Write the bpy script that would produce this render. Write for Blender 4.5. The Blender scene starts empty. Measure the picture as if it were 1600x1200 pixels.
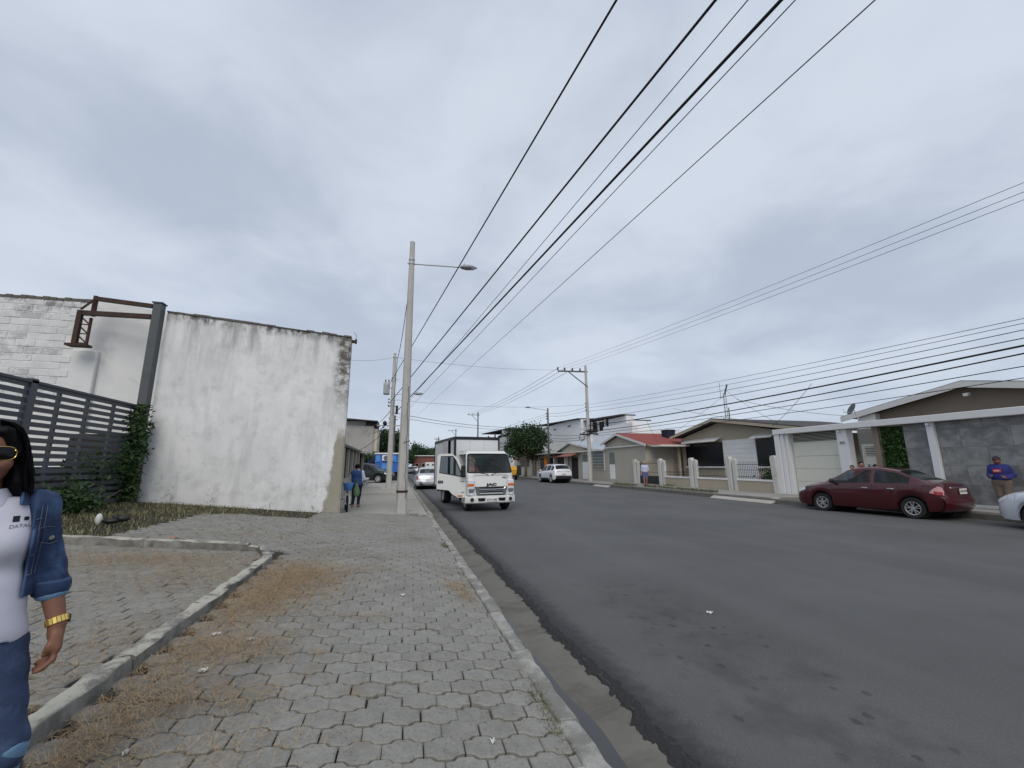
import bpy, math, random
import numpy as np
from mathutils import Vector, Matrix
R = math.radians
SC = bpy.context.scene
COL = SC.collection
# ------------------------------------------------------------------ camera, sky, sun, exposure
cam_d = bpy.data.cameras.new('camera'); cam = bpy.data.objects.new('camera', cam_d); COL.objects.link(cam)
cam_d.sensor_fit = 'HORIZONTAL'; cam_d.sensor_width = 36.0; cam_d.lens = 655.0/1600*36
cam_d.clip_start = 0.05; cam_d.clip_end = 4000
_p, _y, _r = math.atan(127/655.0), R(15.2), R(0.35)
r0 = Vector((math.cos(_y), -math.sin(_y), 0))
f0 = Vector((math.sin(_y)*math.cos(_p), math.cos(_y)*math.cos(_p), math.sin(_p)))
u0 = r0.cross(f0)
rr = r0*math.cos(_r) - u0*math.sin(_r); uu = r0*math.sin(_r) + u0*math.cos(_r)
cam.matrix_world = Matrix(((rr.x, uu.x, -f0.x, 0), (rr.y, uu.y, -f0.y, 0), (rr.z, uu.z, -f0.z, 1.6), (0, 0, 0, 1)))
SC.camera = cam
SC.view_settings.view_transform = 'Standard'; SC.view_settings.look = 'None'
SC.view_settings.exposure = 0.32; SC.view_settings.gamma = 1.0; SC.view_settings.use_curve_mapping = False
SUN_EL, SUN_AZ = R(44), R(192)          # azimuth clockwise from +Y
W = bpy.data.worlds.new('World'); SC.world = W; W.use_nodes = True
nt = W.node_tree; N = nt.nodes; Lk = nt.links; N.clear()
def wn(t, **k):
    n = N.new(t)
    for a, b in k.items(): setattr(n, a, b)
    return n
out = wn('ShaderNodeOutputWorld'); bg = wn('ShaderNodeBackground'); bg.inputs['Strength'].default_value = 0.1
Lk.new(bg.outputs[0], out.inputs[0])
sky = wn('ShaderNodeTexSky', sky_type='NISHITA'); sky.sun_disc = False
sky.sun_elevation = SUN_EL; sky.sun_rotation = SUN_AZ
tc = wn('ShaderNodeTexCoord'); sx = wn('ShaderNodeSeparateXYZ'); Lk.new(tc.outputs['Generated'], sx.inputs[0])
def wm(op, a, b=None, c=None, clamp=False):
    n = wn('ShaderNodeMath', operation=op); n.use_clamp = clamp
    for i, v in enumerate((a, b, c)):
        if v is None: continue
        if isinstance(v, (int, float)): n.inputs[i].default_value = v
        else: Lk.new(v, n.inputs[i])
    return n.outputs[0]
zc = wm('MAXIMUM', sx.outputs[2], 0.0); den = wm('ADD', zc, 0.22)
cx = wm('DIVIDE', sx.outputs[0], den); cy = wm('DIVIDE', sx.outputs[1], den)
cv = wn('ShaderNodeCombineXYZ'); Lk.new(cx, cv.inputs[0]); Lk.new(cy, cv.inputs[1])
def wnoise(scale, detail, rough, dist=0.0, off=(0, 0, 0)):
    mp = wn('ShaderNodeMapping'); mp.inputs['Location'].default_value = off; Lk.new(cv.outputs[0], mp.inputs[0])
    n = wn('ShaderNodeTexNoise'); n.inputs['Scale'].default_value = scale; n.inputs['Detail'].default_value = detail
    n.inputs['Roughness'].default_value = rough; n.inputs['Distortion'].default_value = dist
    Lk.new(mp.outputs[0], n.inputs[0]); return n.outputs[0]
n1 = wnoise(0.9, 5, 0.5, 0.25, (3.1, 1.7, 0)); n2 = wnoise(3.0, 6, 0.58, 0.5, (0.4, 5.2, 2))
nn = wm('ADD', wm('MULTIPLY', n1, 0.74), wm('MULTIPLY', n2, 0.26))
mr = wn('ShaderNodeMapRange'); mr.interpolation_type = 'SMOOTHSTEP'; Lk.new(nn, mr.inputs[0])
mr.inputs[1].default_value = 0.37; mr.inputs[2].default_value = 0.61
mixc = wn('ShaderNodeMix', data_type='RGBA'); Lk.new(mr.outputs[0], mixc.inputs['Factor'])
mixc.inputs[6].default_value = (3.9, 4.4, 5.3, 1); mixc.inputs[7].default_value = (5.5, 5.98, 6.8, 1)
# low sky goes evenly hazy and a little bluer
hz = wn('ShaderNodeMapRange'); Lk.new(zc, hz.inputs[0]); hz.inputs[1].default_value = 0.0; hz.inputs[2].default_value = 0.42
hz.inputs[3].default_value = 0.55; hz.inputs[4].default_value = 0.0
mixh = wn('ShaderNodeMix', data_type='RGBA'); Lk.new(hz.outputs[0], mixh.inputs['Factor'])
Lk.new(mixc.outputs[2], mixh.inputs[6]); mixh.inputs[7].default_value = (4.45, 5.1, 6.1, 1)
mixs = wn('ShaderNodeMix', data_type='RGBA'); mixs.inputs['Factor'].default_value = 0.92
Lk.new(sky.outputs[0], mixs.inputs[6]); Lk.new(mixh.outputs[2], mixs.inputs[7])
Lk.new(mixs.outputs[2], bg.inputs['Color'])
sd = bpy.data.lights.new('sun', 'SUN'); sd.energy = 1.25; sd.angle = R(38); sd.color = (1, 0.93, 0.84)
so = bpy.data.objects.new('sun', sd); COL.objects.link(so)
so.rotation_euler = (Vector((math.sin(SUN_AZ)*math.cos(SUN_EL), math.cos(SUN_AZ)*math.cos(SUN_EL), math.sin(SUN_EL)))).to_track_quat('Z', 'Y').to_euler()
so.location = (0, -20, 40)

# ------------------------------------------------------------------ materials
MATS = {}
def _mk(name):
    m = bpy.data.materials.new(name); m.use_nodes = True; MATS[name] = m
    t = m.node_tree; b = t.nodes['Principled BSDF']; return m, t, b
class NB:                                   # small node helper
    def __init__(s, t): s.t = t
    def n(s, ty, ins=None, **k):
        x = s.t.nodes.new(ty)
        for a, v in k.items(): setattr(x, a, v)
        for i, v in (ins or {}).items(): s.set(x.inputs[i], v)
        return x
    def set(s, sock, v):
        if isinstance(v, bpy.types.NodeSocket): s.t.links.new(v, sock)
        elif isinstance(v, tuple) and len(v) == 3 and sock.type == 'RGBA': sock.default_value = (*v, 1)
        else: sock.default_value = v
    def math(s, op, a, b=0.0, clamp=False):
        x = s.n('ShaderNodeMath', {0: a, 1: b}, operation=op); x.use_clamp = clamp; return x.outputs[0]
    def noise(s, vec, scale, detail=4, rough=.55, dist=0., col=False):
        x = s.n('ShaderNodeTexNoise', {'Vector': vec, 'Scale': scale, 'Detail': detail, 'Roughness': rough, 'Distortion': dist}); return x.outputs[0]
    def ramp(s, v, lo, hi, a=0., b=1.):
        x = s.n('ShaderNodeMapRange', {0: v, 1: lo, 2: hi, 3: a, 4: b}); x.interpolation_type = 'SMOOTHSTEP'; return x.outputs[0]
    def mix(s, f, a, b, mode='MIX'):
        x = s.n('ShaderNodeMix', {'Factor': f, 6: a, 7: b}, data_type='RGBA', blend_type=mode); return x.outputs[2]
    def mapv(s, vec, scale=(1, 1, 1), loc=(0, 0, 0)):
        return s.n('ShaderNodeMapping', {0: vec, 'Scale': scale, 'Location': loc}).outputs[0]
    def pos(s): return s.n('ShaderNodeNewGeometry').outputs['Position']
    def obj(s): return s.n('ShaderNodeTexCoord').outputs['Object']
    def rnd(s): return s.n('ShaderNodeObjectInfo').outputs['Random']
    def xyz(s, v): return s.n('ShaderNodeSeparateXYZ', {0: v}).outputs
    def bump(s, b, h, strength=.3, dist=.01):
        x = s.n('ShaderNodeBump', {'Height': h, 'Strength': strength, 'Distance': dist}); s.t.links.new(x.outputs[0], b.inputs['Normal'])
def M(name, col, rough=.75, var=.12, scale=4., bump=0., bscale=60., metal=0., spec=.4, rnd=0., dirt=None, coat=0., emit=None):
    m, t, b = _mk(name); q = NB(t); p = q.pos()
    c = (*col, 1)
    if var or rnd or dirt:
        f = q.math('ADD', q.math('MULTIPLY', q.noise(p, scale, 6, .6), 2*var), 1-var)
        if rnd: f = q.math('MULTIPLY', f, q.math('ADD', q.math('MULTIPLY', q.rnd(), 2*rnd), 1-rnd))
        cc = q.mix(1.0, c, q.n('ShaderNodeCombineColor', {0: f, 1: f, 2: f}).outputs[0], 'MULTIPLY')
        if dirt:
            dcol, dsc, lo, hi, amt = dirt
            cc = q.mix(q.ramp(q.noise(p, dsc, 6, .62, .3), lo, hi, 0, amt), cc, (*dcol, 1))
        t.links.new(cc, b.inputs['Base Color'])
    else: b.inputs['Base Color'].default_value = c
    b.inputs['Roughness'].default_value = rough; b.inputs['Metallic'].default_value = metal
    b.inputs['Specular IOR Level'].default_value = spec
    if coat: b.inputs['Coat Weight'].default_value = coat; b.inputs['Coat Roughness'].default_value = .04
    if bump: q.bump(b, q.noise(p, bscale, 5, .6), bump)
    return m
def glass(name, col=(.02, .025, .03), alpha=.45, rough=.03):
    m, t, b = _mk(name); q = NB(t)
    b.inputs['Base Color'].default_value = (*col, 1); b.inputs['Roughness'].default_value = rough
    b.inputs['Specular IOR Level'].default_value = .6
    tr = q.n('ShaderNodeBsdfTransparent', {0: (.75, .82, .84, 1)})
    mx = q.n('ShaderNodeMixShader', {0: alpha}); t.links.new(tr.outputs[0], mx.inputs[1]); t.links.new(b.outputs[0], mx.inputs[2])
    t.links.new(mx.outputs[0], t.nodes['Material Output'].inputs[0]); return m

# ------------------------------------------------------------------ mesh builder
class MB:
    def __init__(s): s.v = []; s.f = []; s.m = []; s.cm = 0
    def _add(s, vs, fs):
        o = len(s.v); s.v += [tuple(map(float, x)) for x in vs]
        for f in fs: s.f.append(tuple(i+o for i in f)); s.m.append(s.cm)
        return s
    def box(s, x0, x1, y0, y1, z0, z1):
        return s._add([(x0,y0,z0),(x1,y0,z0),(x1,y1,z0),(x0,y1,z0),(x0,y0,z1),(x1,y0,z1),(x1,y1,z1),(x0,y1,z1)],
                      [(0,3,2,1),(4,5,6,7),(0,1,5,4),(1,2,6,5),(2,3,7,6),(3,0,4,7)])
    def bbox(s, x0, x1, y0, y1, z0, z1, b=.01):       # box with bevelled (chamfered) edges
        X, Y, Z = (x0, x1), (y0, y1), (z0, z1); vs = []; idx = {}
        for i in (0, 1):
            for j in (0, 1):
                for k in (0, 1):
                    sx_, sy_, sz_ = (1-2*i)*b, (1-2*j)*b, (1-2*k)*b
                    for a, p in enumerate(((X[i], Y[j]+sy_, Z[k]+sz_), (X[i]+sx_, Y[j], Z[k]+sz_), (X[i]+sx_, Y[j]+sy_, Z[k]))):
                        idx[i, j, k, a] = len(vs); vs.append(p)
        g = lambda i, j, k, a: idx[i, j, k, a]
        F = []
        for i in (0, 1):
            q = [g(i,0,0,0), g(i,1,0,0), g(i,1,1,0), g(i,0,1,0)]; F.append(q if i else q[::-1])
            q = [g(0,i,0,1), g(0,i,1,1), g(1,i,1,1), g(1,i,0,1)]; F.append(q if i else q[::-1])
            q = [g(0,0,i,2), g(1,0,i,2), g(1,1,i,2), g(0,1,i,2)]; F.append(q if i else q[::-1])
        for i in (0, 1):
            for j in (0, 1):
                q = [g(i,j,0,0), g(i,j,1,0), g(i,j,1,1), g(i,j,0,1)]; F.append(q if (i+j) % 2 else q[::-1])
                q = [g(i,0,j,0), g(i,1,j,0), g(i,1,j,2), g(i,0,j,2)]; F.append(q[::-1] if (i+j) % 2 else q)
                q = [g(0,i,j,1), g(1,i,j,1), g(1,i,j,2), g(0,i,j,2)]; F.append(q if (i+j) % 2 else q[::-1])
        for i in (0, 1):
            for j in (0, 1):
                for k in (0, 1):
                    q = [g(i,j,k,0), g(i,j,k,1), g(i,j,k,2)]; F.append(q if (i+j+k) % 2 else q[::-1])
        return s._add(vs, F)
    def bar(s, a, b, w, h=None, up=(0, 0, 1)):
        h = h or w; a = Vector(a); b = Vector(b); d = (b-a).normalized(); u = Vector(up)
        if abs(d.dot(u)) > .98: u = Vector((1, 0, 0))
        r = d.cross(u).normalized()*w/2; u = r.cross(d).normalized()*h/2
        vs = [a-r-u, a+r-u, a+r+u, a-r+u, b-r-u, b+r-u, b+r+u, b-r+u]
        return s._add(vs, [(0,1,2,3),(7,6,5,4),(0,4,5,1),(1,5,6,2),(2,6,7,3),(3,7,4,0)])
    def tube(s, pts, rad, n=8, cap=True):
        pts = [Vector(p) for p in pts]; rad = rad if hasattr(rad, '__len__') else [rad]*len(pts)
        vs = []; fs = []; pu = None
        for i, p in enumerate(pts):
            d = (pts[min(i+1, len(pts)-1)]-pts[max(i-1, 0)]).normalized()
            if pu is None: pu = Vector((0, 0, 1)) if abs(d.z) < .9 else Vector((1, 0, 0))
            r = d.cross(pu).normalized(); u = r.cross(d).normalized(); pu = u
            for k in range(n):
                a = 2*math.pi*k/n; vs.append(p+(r*math.cos(a)+u*math.sin(a))*rad[i])
        for i in range(len(pts)-1):
            for k in range(n):
                fs.append((i*n+k, i*n+(k+1) % n, (i+1)*n+(k+1) % n, (i+1)*n+k))
        if cap: fs.append(tuple(range(n))[::-1]); fs.append(tuple((len(pts)-1)*n+k for k in range(n)))
        return s._add(vs, fs)
    def cyl(s, a, b, r, n=12): return s.tube([a, b], r, n)
    def lathe(s, prof, c=(0, 0, 0), axis='z', n=20):          # prof (radius, height)
        vs = []; fs = []; m = len(prof)
        for k in range(n):
            a = 2*math.pi*k/n
            for r, h in prof:
                x, y = r*math.cos(a), r*math.sin(a)
                p = (x, y, h) if axis == 'z' else ((h, x, y) if axis == 'x' else (y, h, x))
                vs.append((p[0]+c[0], p[1]+c[1], p[2]+c[2]))
        for k in range(n):
            for j in range(m-1):
                fs.append((k*m+j, ((k+1) % n)*m+j, ((k+1) % n)*m+j+1, k*m+j+1))
        return s._add(vs, fs)
    def prism(s, poly, axis, a, b):            # poly 2-D; axis 'x': poly is (y,z); 'y': (x,z); 'z': (x,y)
        n = len(poly)
        def P(q, h): return (h, q[0], q[1]) if axis == 'x' else ((q[0], h, q[1]) if axis == 'y' else (q[0], q[1], h))
        vs = [P(q, a) for q in poly]+[P(q, b) for q in poly]
        return s._add(vs, [tuple(range(n))[::-1], tuple(range(n, 2*n))]+[(i, (i+1) % n, n+(i+1) % n, n+i) for i in range(n)])
    def quad(s, a, b, c, d): return s._add([a, b, c, d], [(0, 1, 2, 3)])
    def grid(s, P):                             # P[i][j] points
        n, m = len(P), len(P[0])
        return s._add([p for r in P for p in r], [(i*m+j, i*m+j+1, (i+1)*m+j+1, (i+1)*m+j) for i in range(n-1) for j in range(m-1)])
    def ell(s, c, r, n=12, m=8, rot=None):
        vs = []; 
        for i in range(m+1):
            th = math.pi*i/m
            for k in range(n):
                a = 2*math.pi*k/n
                v = Vector((r[0]*math.sin(th)*math.cos(a), r[1]*math.sin(th)*math.sin(a), r[2]*math.cos(th)))
                if rot: v = rot @ v
                vs.append(v+Vector(c))
        return s._add(vs, [(i*n+k, (i+1)*n+k, (i+1)*n+(k+1) % n, i*n+(k+1) % n) for i in range(m) for k in range(n)])
    def mesh(s, name, mats, smooth=False):
        me = bpy.data.meshes.new(name); me.from_pydata(s.v, [], s.f)
        for m in (mats if isinstance(mats, (list, tuple)) else [mats]): me.materials.append(MATS[m] if isinstance(m, str) else m)
        if max(s.m, default=0): me.polygons.foreach_set('material_index', s.m)
        if smooth: me.polygons.foreach_set('use_smooth', [True]*len(s.f))
        return me
    def build(s, name, mats, parent=None, smooth=False, world=False, **kw):
        if world and parent is not None:
            l = Vector((0, 0, 0)); pp = parent
            while pp is not None: l += pp.location; pp = pp.parent
            s.v = [(a-l[0], b-l[1], c-l[2]) for a, b, c in s.v]
        me = s.mesh(name, mats, smooth)
        o = bpy.data.objects.new(name, me); COL.objects.link(o)
        if parent is not None: o.parent = parent
        tag(o, **kw)
        return o
def smooth_angle(o, deg=35):
    me = o.data; me.polygons.foreach_set('use_smooth', [True]*len(me.polygons)); me.set_sharp_from_angle(angle=R(deg)); return o
def tag(o, label=None, cat=None, group=None, kind=None):
    if label: o['label'] = label
    if cat: o['category'] = cat
    if group: o['group'] = group
    if kind: o['kind'] = kind
    return o
def thing(name, label, cat, loc=(0, 0, 0), rz=0., group=None):
    o = bpy.data.objects.new(name, None); COL.objects.link(o); o.location = loc; o.rotation_euler = (0, 0, rz); o.empty_display_size = .2
    return tag(o, label, cat, group)
def link_copy(me, name, parent, loc, rot=(0, 0, 0), scale=None):
    o = bpy.data.objects.new(name, me); COL.objects.link(o); o.parent = parent; o.location = loc; o.rotation_euler = rot
    if scale: o.scale = scale
    return o
def text_part(txt, name, mat, parent, loc, rot, size, depth=.002, align='CENTER', label=None, bold=0.):
    cu = bpy.data.curves.new(name, 'FONT'); cu.body = txt; cu.size = size; cu.extrude = depth; cu.align_x = align; cu.align_y = 'CENTER'; cu.offset = bold
    t = bpy.data.objects.new(name+'_c', cu); COL.objects.link(t)
    dg = bpy.context.evaluated_depsgraph_get(); me = bpy.data.meshes.new_from_object(t.evaluated_get(dg))
    bpy.data.objects.remove(t)
    me.materials.clear(); me.materials.append(MATS[mat]); me.name = name
    o = bpy.data.objects.new(name, me); COL.objects.link(o); o.parent = parent; o.location = loc; o.rotation_euler = rot
    return tag(o, label)
# ------------------------------------------------------------------ implicit surfaces for people
def sdf_mesh(fn, lo, hi, res):
    lo = np.array(lo, float); hi = np.array(hi, float); n = np.ceil((hi-lo)/res).astype(int)+1
    ax = [lo[i]+res*np.arange(n[i]) for i in range(3)]
    G = np.stack(np.meshgrid(*ax, indexing='ij'), -1); V = fn(G)
    s = V < 0; a = s[:-1, :-1, :-1]
    cor = [(i, j, k) for i in (0, 1) for j in (0, 1) for k in (0, 1)]
    def sl(A, c): return A[c[0]:A.shape[0]-1+c[0], c[1]:A.shape[1]-1+c[1], c[2]:A.shape[2]-1+c[2]]
    cnt = sum(sl(s, c).astype(int) for c in cor); act = (cnt > 0) & (cnt < 8)
    ii = np.argwhere(act); idm = -np.ones(act.shape, int); idm[act] = np.arange(len(ii))
    vals = {c: V[ii[:, 0]+c[0], ii[:, 1]+c[1], ii[:, 2]+c[2]] for c in cor}
    acc = np.zeros((len(ii), 3)); w = np.zeros(len(ii))
    for c in cor:
        for d in range(3):
            if c[d]: continue
            e = list(c); e[d] = 1; e = tuple(e); va, vb = vals[c], vals[e]
            cr = (va < 0) != (vb < 0); t = np.where(cr, va/np.where(va-vb == 0, 1, va-vb), 0)
            P = np.tile(np.array(c, float), (len(ii), 1)); P[:, d] = t
            acc[cr] += P[cr]; w[cr] += 1
    vs = lo+res*(ii+acc/np.maximum(w, 1)[:, None])
    fs = []
    for d in range(3):
        u, v = (d+1) % 3, (d+2) % 3
        A = np.moveaxis(s, (d, u, v), (0, 1, 2)); I = np.moveaxis(idm, (d, u, v), (0, 1, 2))
        cr = np.argwhere(A[:-1, 1:-1, 1:-1] != A[1:, 1:-1, 1:-1])
        if not len(cr): continue
        i, j, k = cr[:, 0], cr[:, 1]+1, cr[:, 2]+1
        q = np.stack([I[i, j-1, k-1], I[i, j, k-1], I[i, j, k], I[i, j-1, k]], 1)
        inside = A[i, j, k]; q[~inside] = q[~inside][:, ::-1]
        fs.append(q)
    return vs, np.concatenate(fs)
def rc(p, a, b, ra, rb=None, sq=None):              # round cone
    rb = ra if rb is None else rb; a = np.array(a, float); b = np.array(b, float)
    q = p-a; ba = b-a
    if sq is not None: q = q/np.array(sq); ba = ba/np.array(sq)
    t = np.clip((q@ba)/max(ba@ba, 1e-9), 0, 1); return np.linalg.norm(q-t[..., None]*ba, axis=-1)-(ra+t*(rb-ra))
def el(p, c, r):
    r = np.array(r, float); k = (p-np.array(c))/r; l = np.linalg.norm(k, axis=-1); return (l-1)*r.min()
def smin(ds, k=.02):
    o = ds[0]
    for d in ds[1:]:
        h = np.clip(.5+.5*(d-o)/k, 0, 1); o = d+(o-d)*h-k*h*(1-h)
    return o
def sdf_obj(name, fn, lo, hi, res, mat, parent, **kw):
    vs, fs = sdf_mesh(fn, lo, hi, res)
    me = bpy.data.meshes.new(name); me.from_pydata(vs.tolist(), [], fs.tolist()); me.materials.append(MATS[mat])
    me.polygons.foreach_set('use_smooth', [True]*len(fs))
    o = bpy.data.objects.new(name, me); COL.objects.link(o); o.parent = parent; return tag(o, **kw)
# ------------------------------------------------------------------ material set
M('concrete', (.42, .41, .38), .9, .18, 3, .25, 90, dirt=((.2, .19, .17), 2.2, .5, .75, .6))
M('concrete_pole', (.46, .45, .42), .9, .14, 2.5, .2, 70, dirt=((.25, .24, .22), 1.2, .5, .8, .5))
M('slab', (.33, .315, .28), .92, .16, 1.5, .2, 120, rnd=.16, dirt=((.2, .19, .17), 1.1, .52, .75, .5))
M('slab_right', (.28, .27, .25), .92, .16, 1.5, .2, 120, rnd=.10, dirt=((.17, .165, .15), .9, .48, .75, .6))
M('gutter_concrete', (.145, .138, .12), .9, .28, 5, .4, 120, dirt=((.085, .08, .07), 2.5, .46, .68, .8))
M('dark_dirt', (.13, .12, .10), .95, .25, 8, .5, 60)
M('lot_soil', (.034, .030, .023), .95, .3, 3, .6, 60, dirt=((.09, .073, .05), 1.3, .56, .74, .7))
M('ground_soil', (.18, .17, .15), .95, .2, .5)
M('water_dark', (.03, .03, .03), .06, 0, spec=.5)
M('straw', (.40, .285, .155), .85, .3, 6)
M('straw_dark', (.21, .14, .07), .85, .3, 6)
M('grass', (.115, .122, .056), .8, .35, 2.5)
M('grass_dry', (.29, .255, .14), .85, .3, 2.5)
M('leaf_dark', (.020, .046, .014), .65, .35, 1.5)
M('leaf_mid', (.036, .075, .020), .6, .35, 2.0)
M('leaf_ivy', (.055, .115, .030), .55, .35, 9)
M('bark', (.16, .13, .10), .9, .25, 8, .5, 40)
M('white_paint', (.72, .72, .70), .7, .05, 2, dirt=((.45, .44, .4), 1.3, .55, .8, .35))
M('white_trim', (.76, .76, .75), .6, .04, 2, dirt=((.5, .49, .46), 2.2, .6, .85, .3))
M('cream_door', (.68, .67, .58), .6, .05, 2)
M('beige_wall', (.42, .365, .275), .85, .09, 1.2, .1, 150, dirt=((.27, .25, .21), .8, .5, .8, .5))
M('greige_wall', (.41, .38, .32), .85, .07, .8, .1, 150, dirt=((.3, .285, .26), .7, .5, .8, .4))
M('brown_wall', (.25, .20, .155), .85, .1, 1.5, .1, 120, dirt=((.16, .13, .1), .9, .5, .8, .5))
M('grey_wall', (.35, .34, .32), .9, .15, .7, .15, 60, dirt=((.2, .19, .18), .5, .5, .75, .7))
M('white_wall_far', (.70, .715, .73), .8, .07, .5, dirt=((.52, .53, .54), .35, .5, .8, .5))
M('cream_wall', (.55, .51, .40), .85, .08, .6)
M('brick_red', (.20, .085, .07), .85, .2, 1)
M('pink_wall', (.42, .27, .25), .85, .1, 1)
M('roof_dark', (.055, .05, .05), .85, .3, 1.5, .2, 30, dirt=((.12, .11, .1), 1.2, .5, .8, .6))
M('roof_red', (.33, .10, .085), .8, .12, 1.2, .15, 30, dirt=((.2, .08, .07), .8, .5, .8, .5))
M('roof_tin', (.62, .66, .71), .45, .1, 1.0, metal=.3, dirt=((.35, .33, .31), .9, .55, .8, .5))
M('awning_red', (.32, .13, .10), .8, .1, 2)
M('fascia_white', (.66, .65, .62), .75, .06, 2)
M('black_void', (.012, .012, .014), .7, 0)
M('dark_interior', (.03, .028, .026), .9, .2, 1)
M('window_black', (.006, .006, .008), .18, 0, spec=.25)
M('blue_paint', (.035, .15, .50), .6, .12, 3)
M('blue_light', (.09, .27, .62), .6, .1, 3)
M('blue_navy', (.012, .018, .09), .7, .1, 3)
M('steel_grey', (.085, .095, .10), .6, .12, 2, dirt=((.05, .05, .05), 2, .5, .8, .5))
M('fence_grey', (.070, .078, .092), .6, .12, 2, rnd=.1)
M('rust', (.050, .030, .024), .85, .3, 5, .2, 60, dirt=((.09, .045, .028), 4, .5, .7, .5))
M('iron_dark', (.02, .02, .022), .6, .1, 3)
M('iron_white', (.6, .6, .6), .6, .1, 3)
M('galv', (.42, .43, .44), .5, .1, 3, metal=.5)
M('lamp_grey', (.30, .32, .33), .5, .1, 4, metal=.3)
M('lamp_lens', (.55, .57, .55), .2, 0)
M('cable_black', (.014, .014, .015), .6, 0)
M('cable_grey', (.09, .095, .11), .6, 0)
M('ceramic', (.12, .05, .035), .3, .1, 3)
M('transformer_grey', (.42, .45, .47), .5, .08, 2)
M('rubber', (.018, .018, .019), .85, .15, 10)
M('rim_alloy', (.50, .50, .51), .35, .05, 5, metal=.7)
M('rim_steel', (.55, .56, .58), .4, .05, 5, metal=.4)
M('well_black', (.008, .008, .009), .9, 0)
M('paint_maroon', (.055, .005, .009), .3, .05, 2, coat=.75, spec=.3)
M('paint_white', (.74, .75, .77), .3, .03, 1, coat=1.)
M('paint_silver', (.52, .54, .57), .32, .03, 1, metal=.35, coat=.8)
M('paint_bluesilver', (.66, .69, .74), .3, .03, 1, metal=.15, coat=1.)
M('paint_darkgreen', (.010, .018, .018), .35, .03, 1, coat=.4, spec=.25)
M('paint_dark', (.03, .032, .036), .3, .03, 1, coat=1.)
M('paint_truck', (.70, .71, .685), .4, .04, 1.2, coat=.5, dirt=((.5, .49, .45), 2.2, .55, .85, .3))
M('box_white', (.64, .65, .66), .6, .05, 1.5, dirt=((.45, .44, .42), 1.5, .52, .8, .4))
M('box_panel', (.50, .50, .51), .6, .1, 1.5)
M('trim_black', (.016, .016, .018), .5, .1, 4)
M('grille_grey', (.16, .165, .175), .45, .05, 4, metal=.3)
M('chrome', (.75, .76, .78), .15, 0, metal=1.)
M('lens_clear', (.70, .72, .74), .12, .25, 25, spec=.6)
M('lens_amber', (.62, .16, .03), .2, .1, 20)
M('lens_tail', (.56, .30, .30), .15, .3, 14, spec=.6)
M('pillar_white', (.58, .57, .53), .8, .08, 2, dirt=((.36, .34, .3), 1.8, .5, .78, .5))
M('lens_red', (.40, .015, .02), .18, .2, 12)
M('plate_white', (.74, .74, .72), .5, .05, 10)
M('plate_ink', (.05, .05, .06), .6, 0)
M('yellow_paint', (.60, .30, .02), .45, .1, 2)
M('orange_cloth', (.62, .18, .02), .7, .15, 6)
M('seat_grey', (.07, .07, .075), .9, .1, 6)
M('paper', (.62, .62, .6), .7, .04, 8)
glass('glass_car', (.012, .015, .016), .5)
glass('glass_truck', (.03, .04, .04), .28)
glass('glass_clear', (.05, .06, .06), .14)
glass('glass_pale', (.16, .20, .20), .75)
M('glass_block', (.16, .19, .19), .15, .25, 3, spec=.6)
M('skin_brown', (.19, .085, .052), .55, .1, 30, .05, 300)
M('skin_tan', (.34, .18, .12), .6, .08, 30)
M('hair_black', (.0035, .0035, .005), .55, .2, 30, spec=.12)
M('hair_blond', (.42, .31, .17), .6, .2, 30)
M('cloth_white', (.55, .55, .63), .85, .04, 12, .1, 500)
M('shirt_white', (.62, .65, .72), .85, .05, 12)
M('shirt_pale', (.50, .53, .68), .85, .15, 25)
M('shirt_blue', (.03, .075, .23), .85, .15, 10)
M('shirt_royal', (.028, .034, .17), .85, .3, 14)
M('cloth_red', (.55, .05, .035), .85, .1, 10)
M('shirt_plaid', (.42, .16, .15), .85, .4, 40)
M('pants_navy', (.016, .018, .036), .9, .15, 8)
M('pants_khaki', (.17, .13, .10), .9, .15, 8)
M('shorts_blue', (.09, .11, .24), .85, .15, 8)
M('shoe_dark', (.02, .018, .018), .7, .1, 8)
M('sandal_red', (.25, .04, .05), .7, .1, 8)
M('gold', (.85, .60, .18), .28, .05, 60, metal=1.)
M('lens_sun', (.006, .005, .007), .15, 0, spec=.25)
M('logo_black', (.012, .012, .016), .8, 0)
M('logo_grey', (.18, .17, .2), .8, 0)
M('button_metal', (.35, .33, .3), .35, 0, metal=1.)
M('stitch', (.13, .15, .20), .9, .1, 40)
M('denim_faded', (.12, .22, .34), .9, .2, 18)
M('bag_green', (.13, .22, .11), .5, .1, 6)
M('bike_yellow', (.36, .36, .05), .5, .1, 6)
M('pink_scrap', (.55, .25, .16), .8, .2, 20)
def denim(name, base, fade, s=9):
    m, t, b = _mk(name); q = NB(t); o = q.obj()
    f = q.ramp(q.noise(o, s, 5, .6), .42, .72)
    c = q.mix(f, (*base, 1), (*fade, 1)); w = q.noise(q.mapv(o, (400, 400, 120)), 1, 2, .5)
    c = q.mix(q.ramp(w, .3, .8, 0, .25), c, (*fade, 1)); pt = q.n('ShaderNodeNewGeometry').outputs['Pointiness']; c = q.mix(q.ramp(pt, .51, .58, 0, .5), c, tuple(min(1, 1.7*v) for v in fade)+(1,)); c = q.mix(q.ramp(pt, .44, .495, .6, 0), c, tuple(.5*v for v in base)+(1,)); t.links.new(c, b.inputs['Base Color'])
    b.inputs['Roughness'].default_value = .9; q.bump(b, q.math('ADD', q.noise(o, 22, 4, .6), q.math('MULTIPLY', w, .15)), .5, .01)
denim('denim_jacket', (.010, .024, .072), (.052, .10, .20)); denim('denim_jeans', (.020, .036, .085), (.045, .075, .145), 14)
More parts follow.
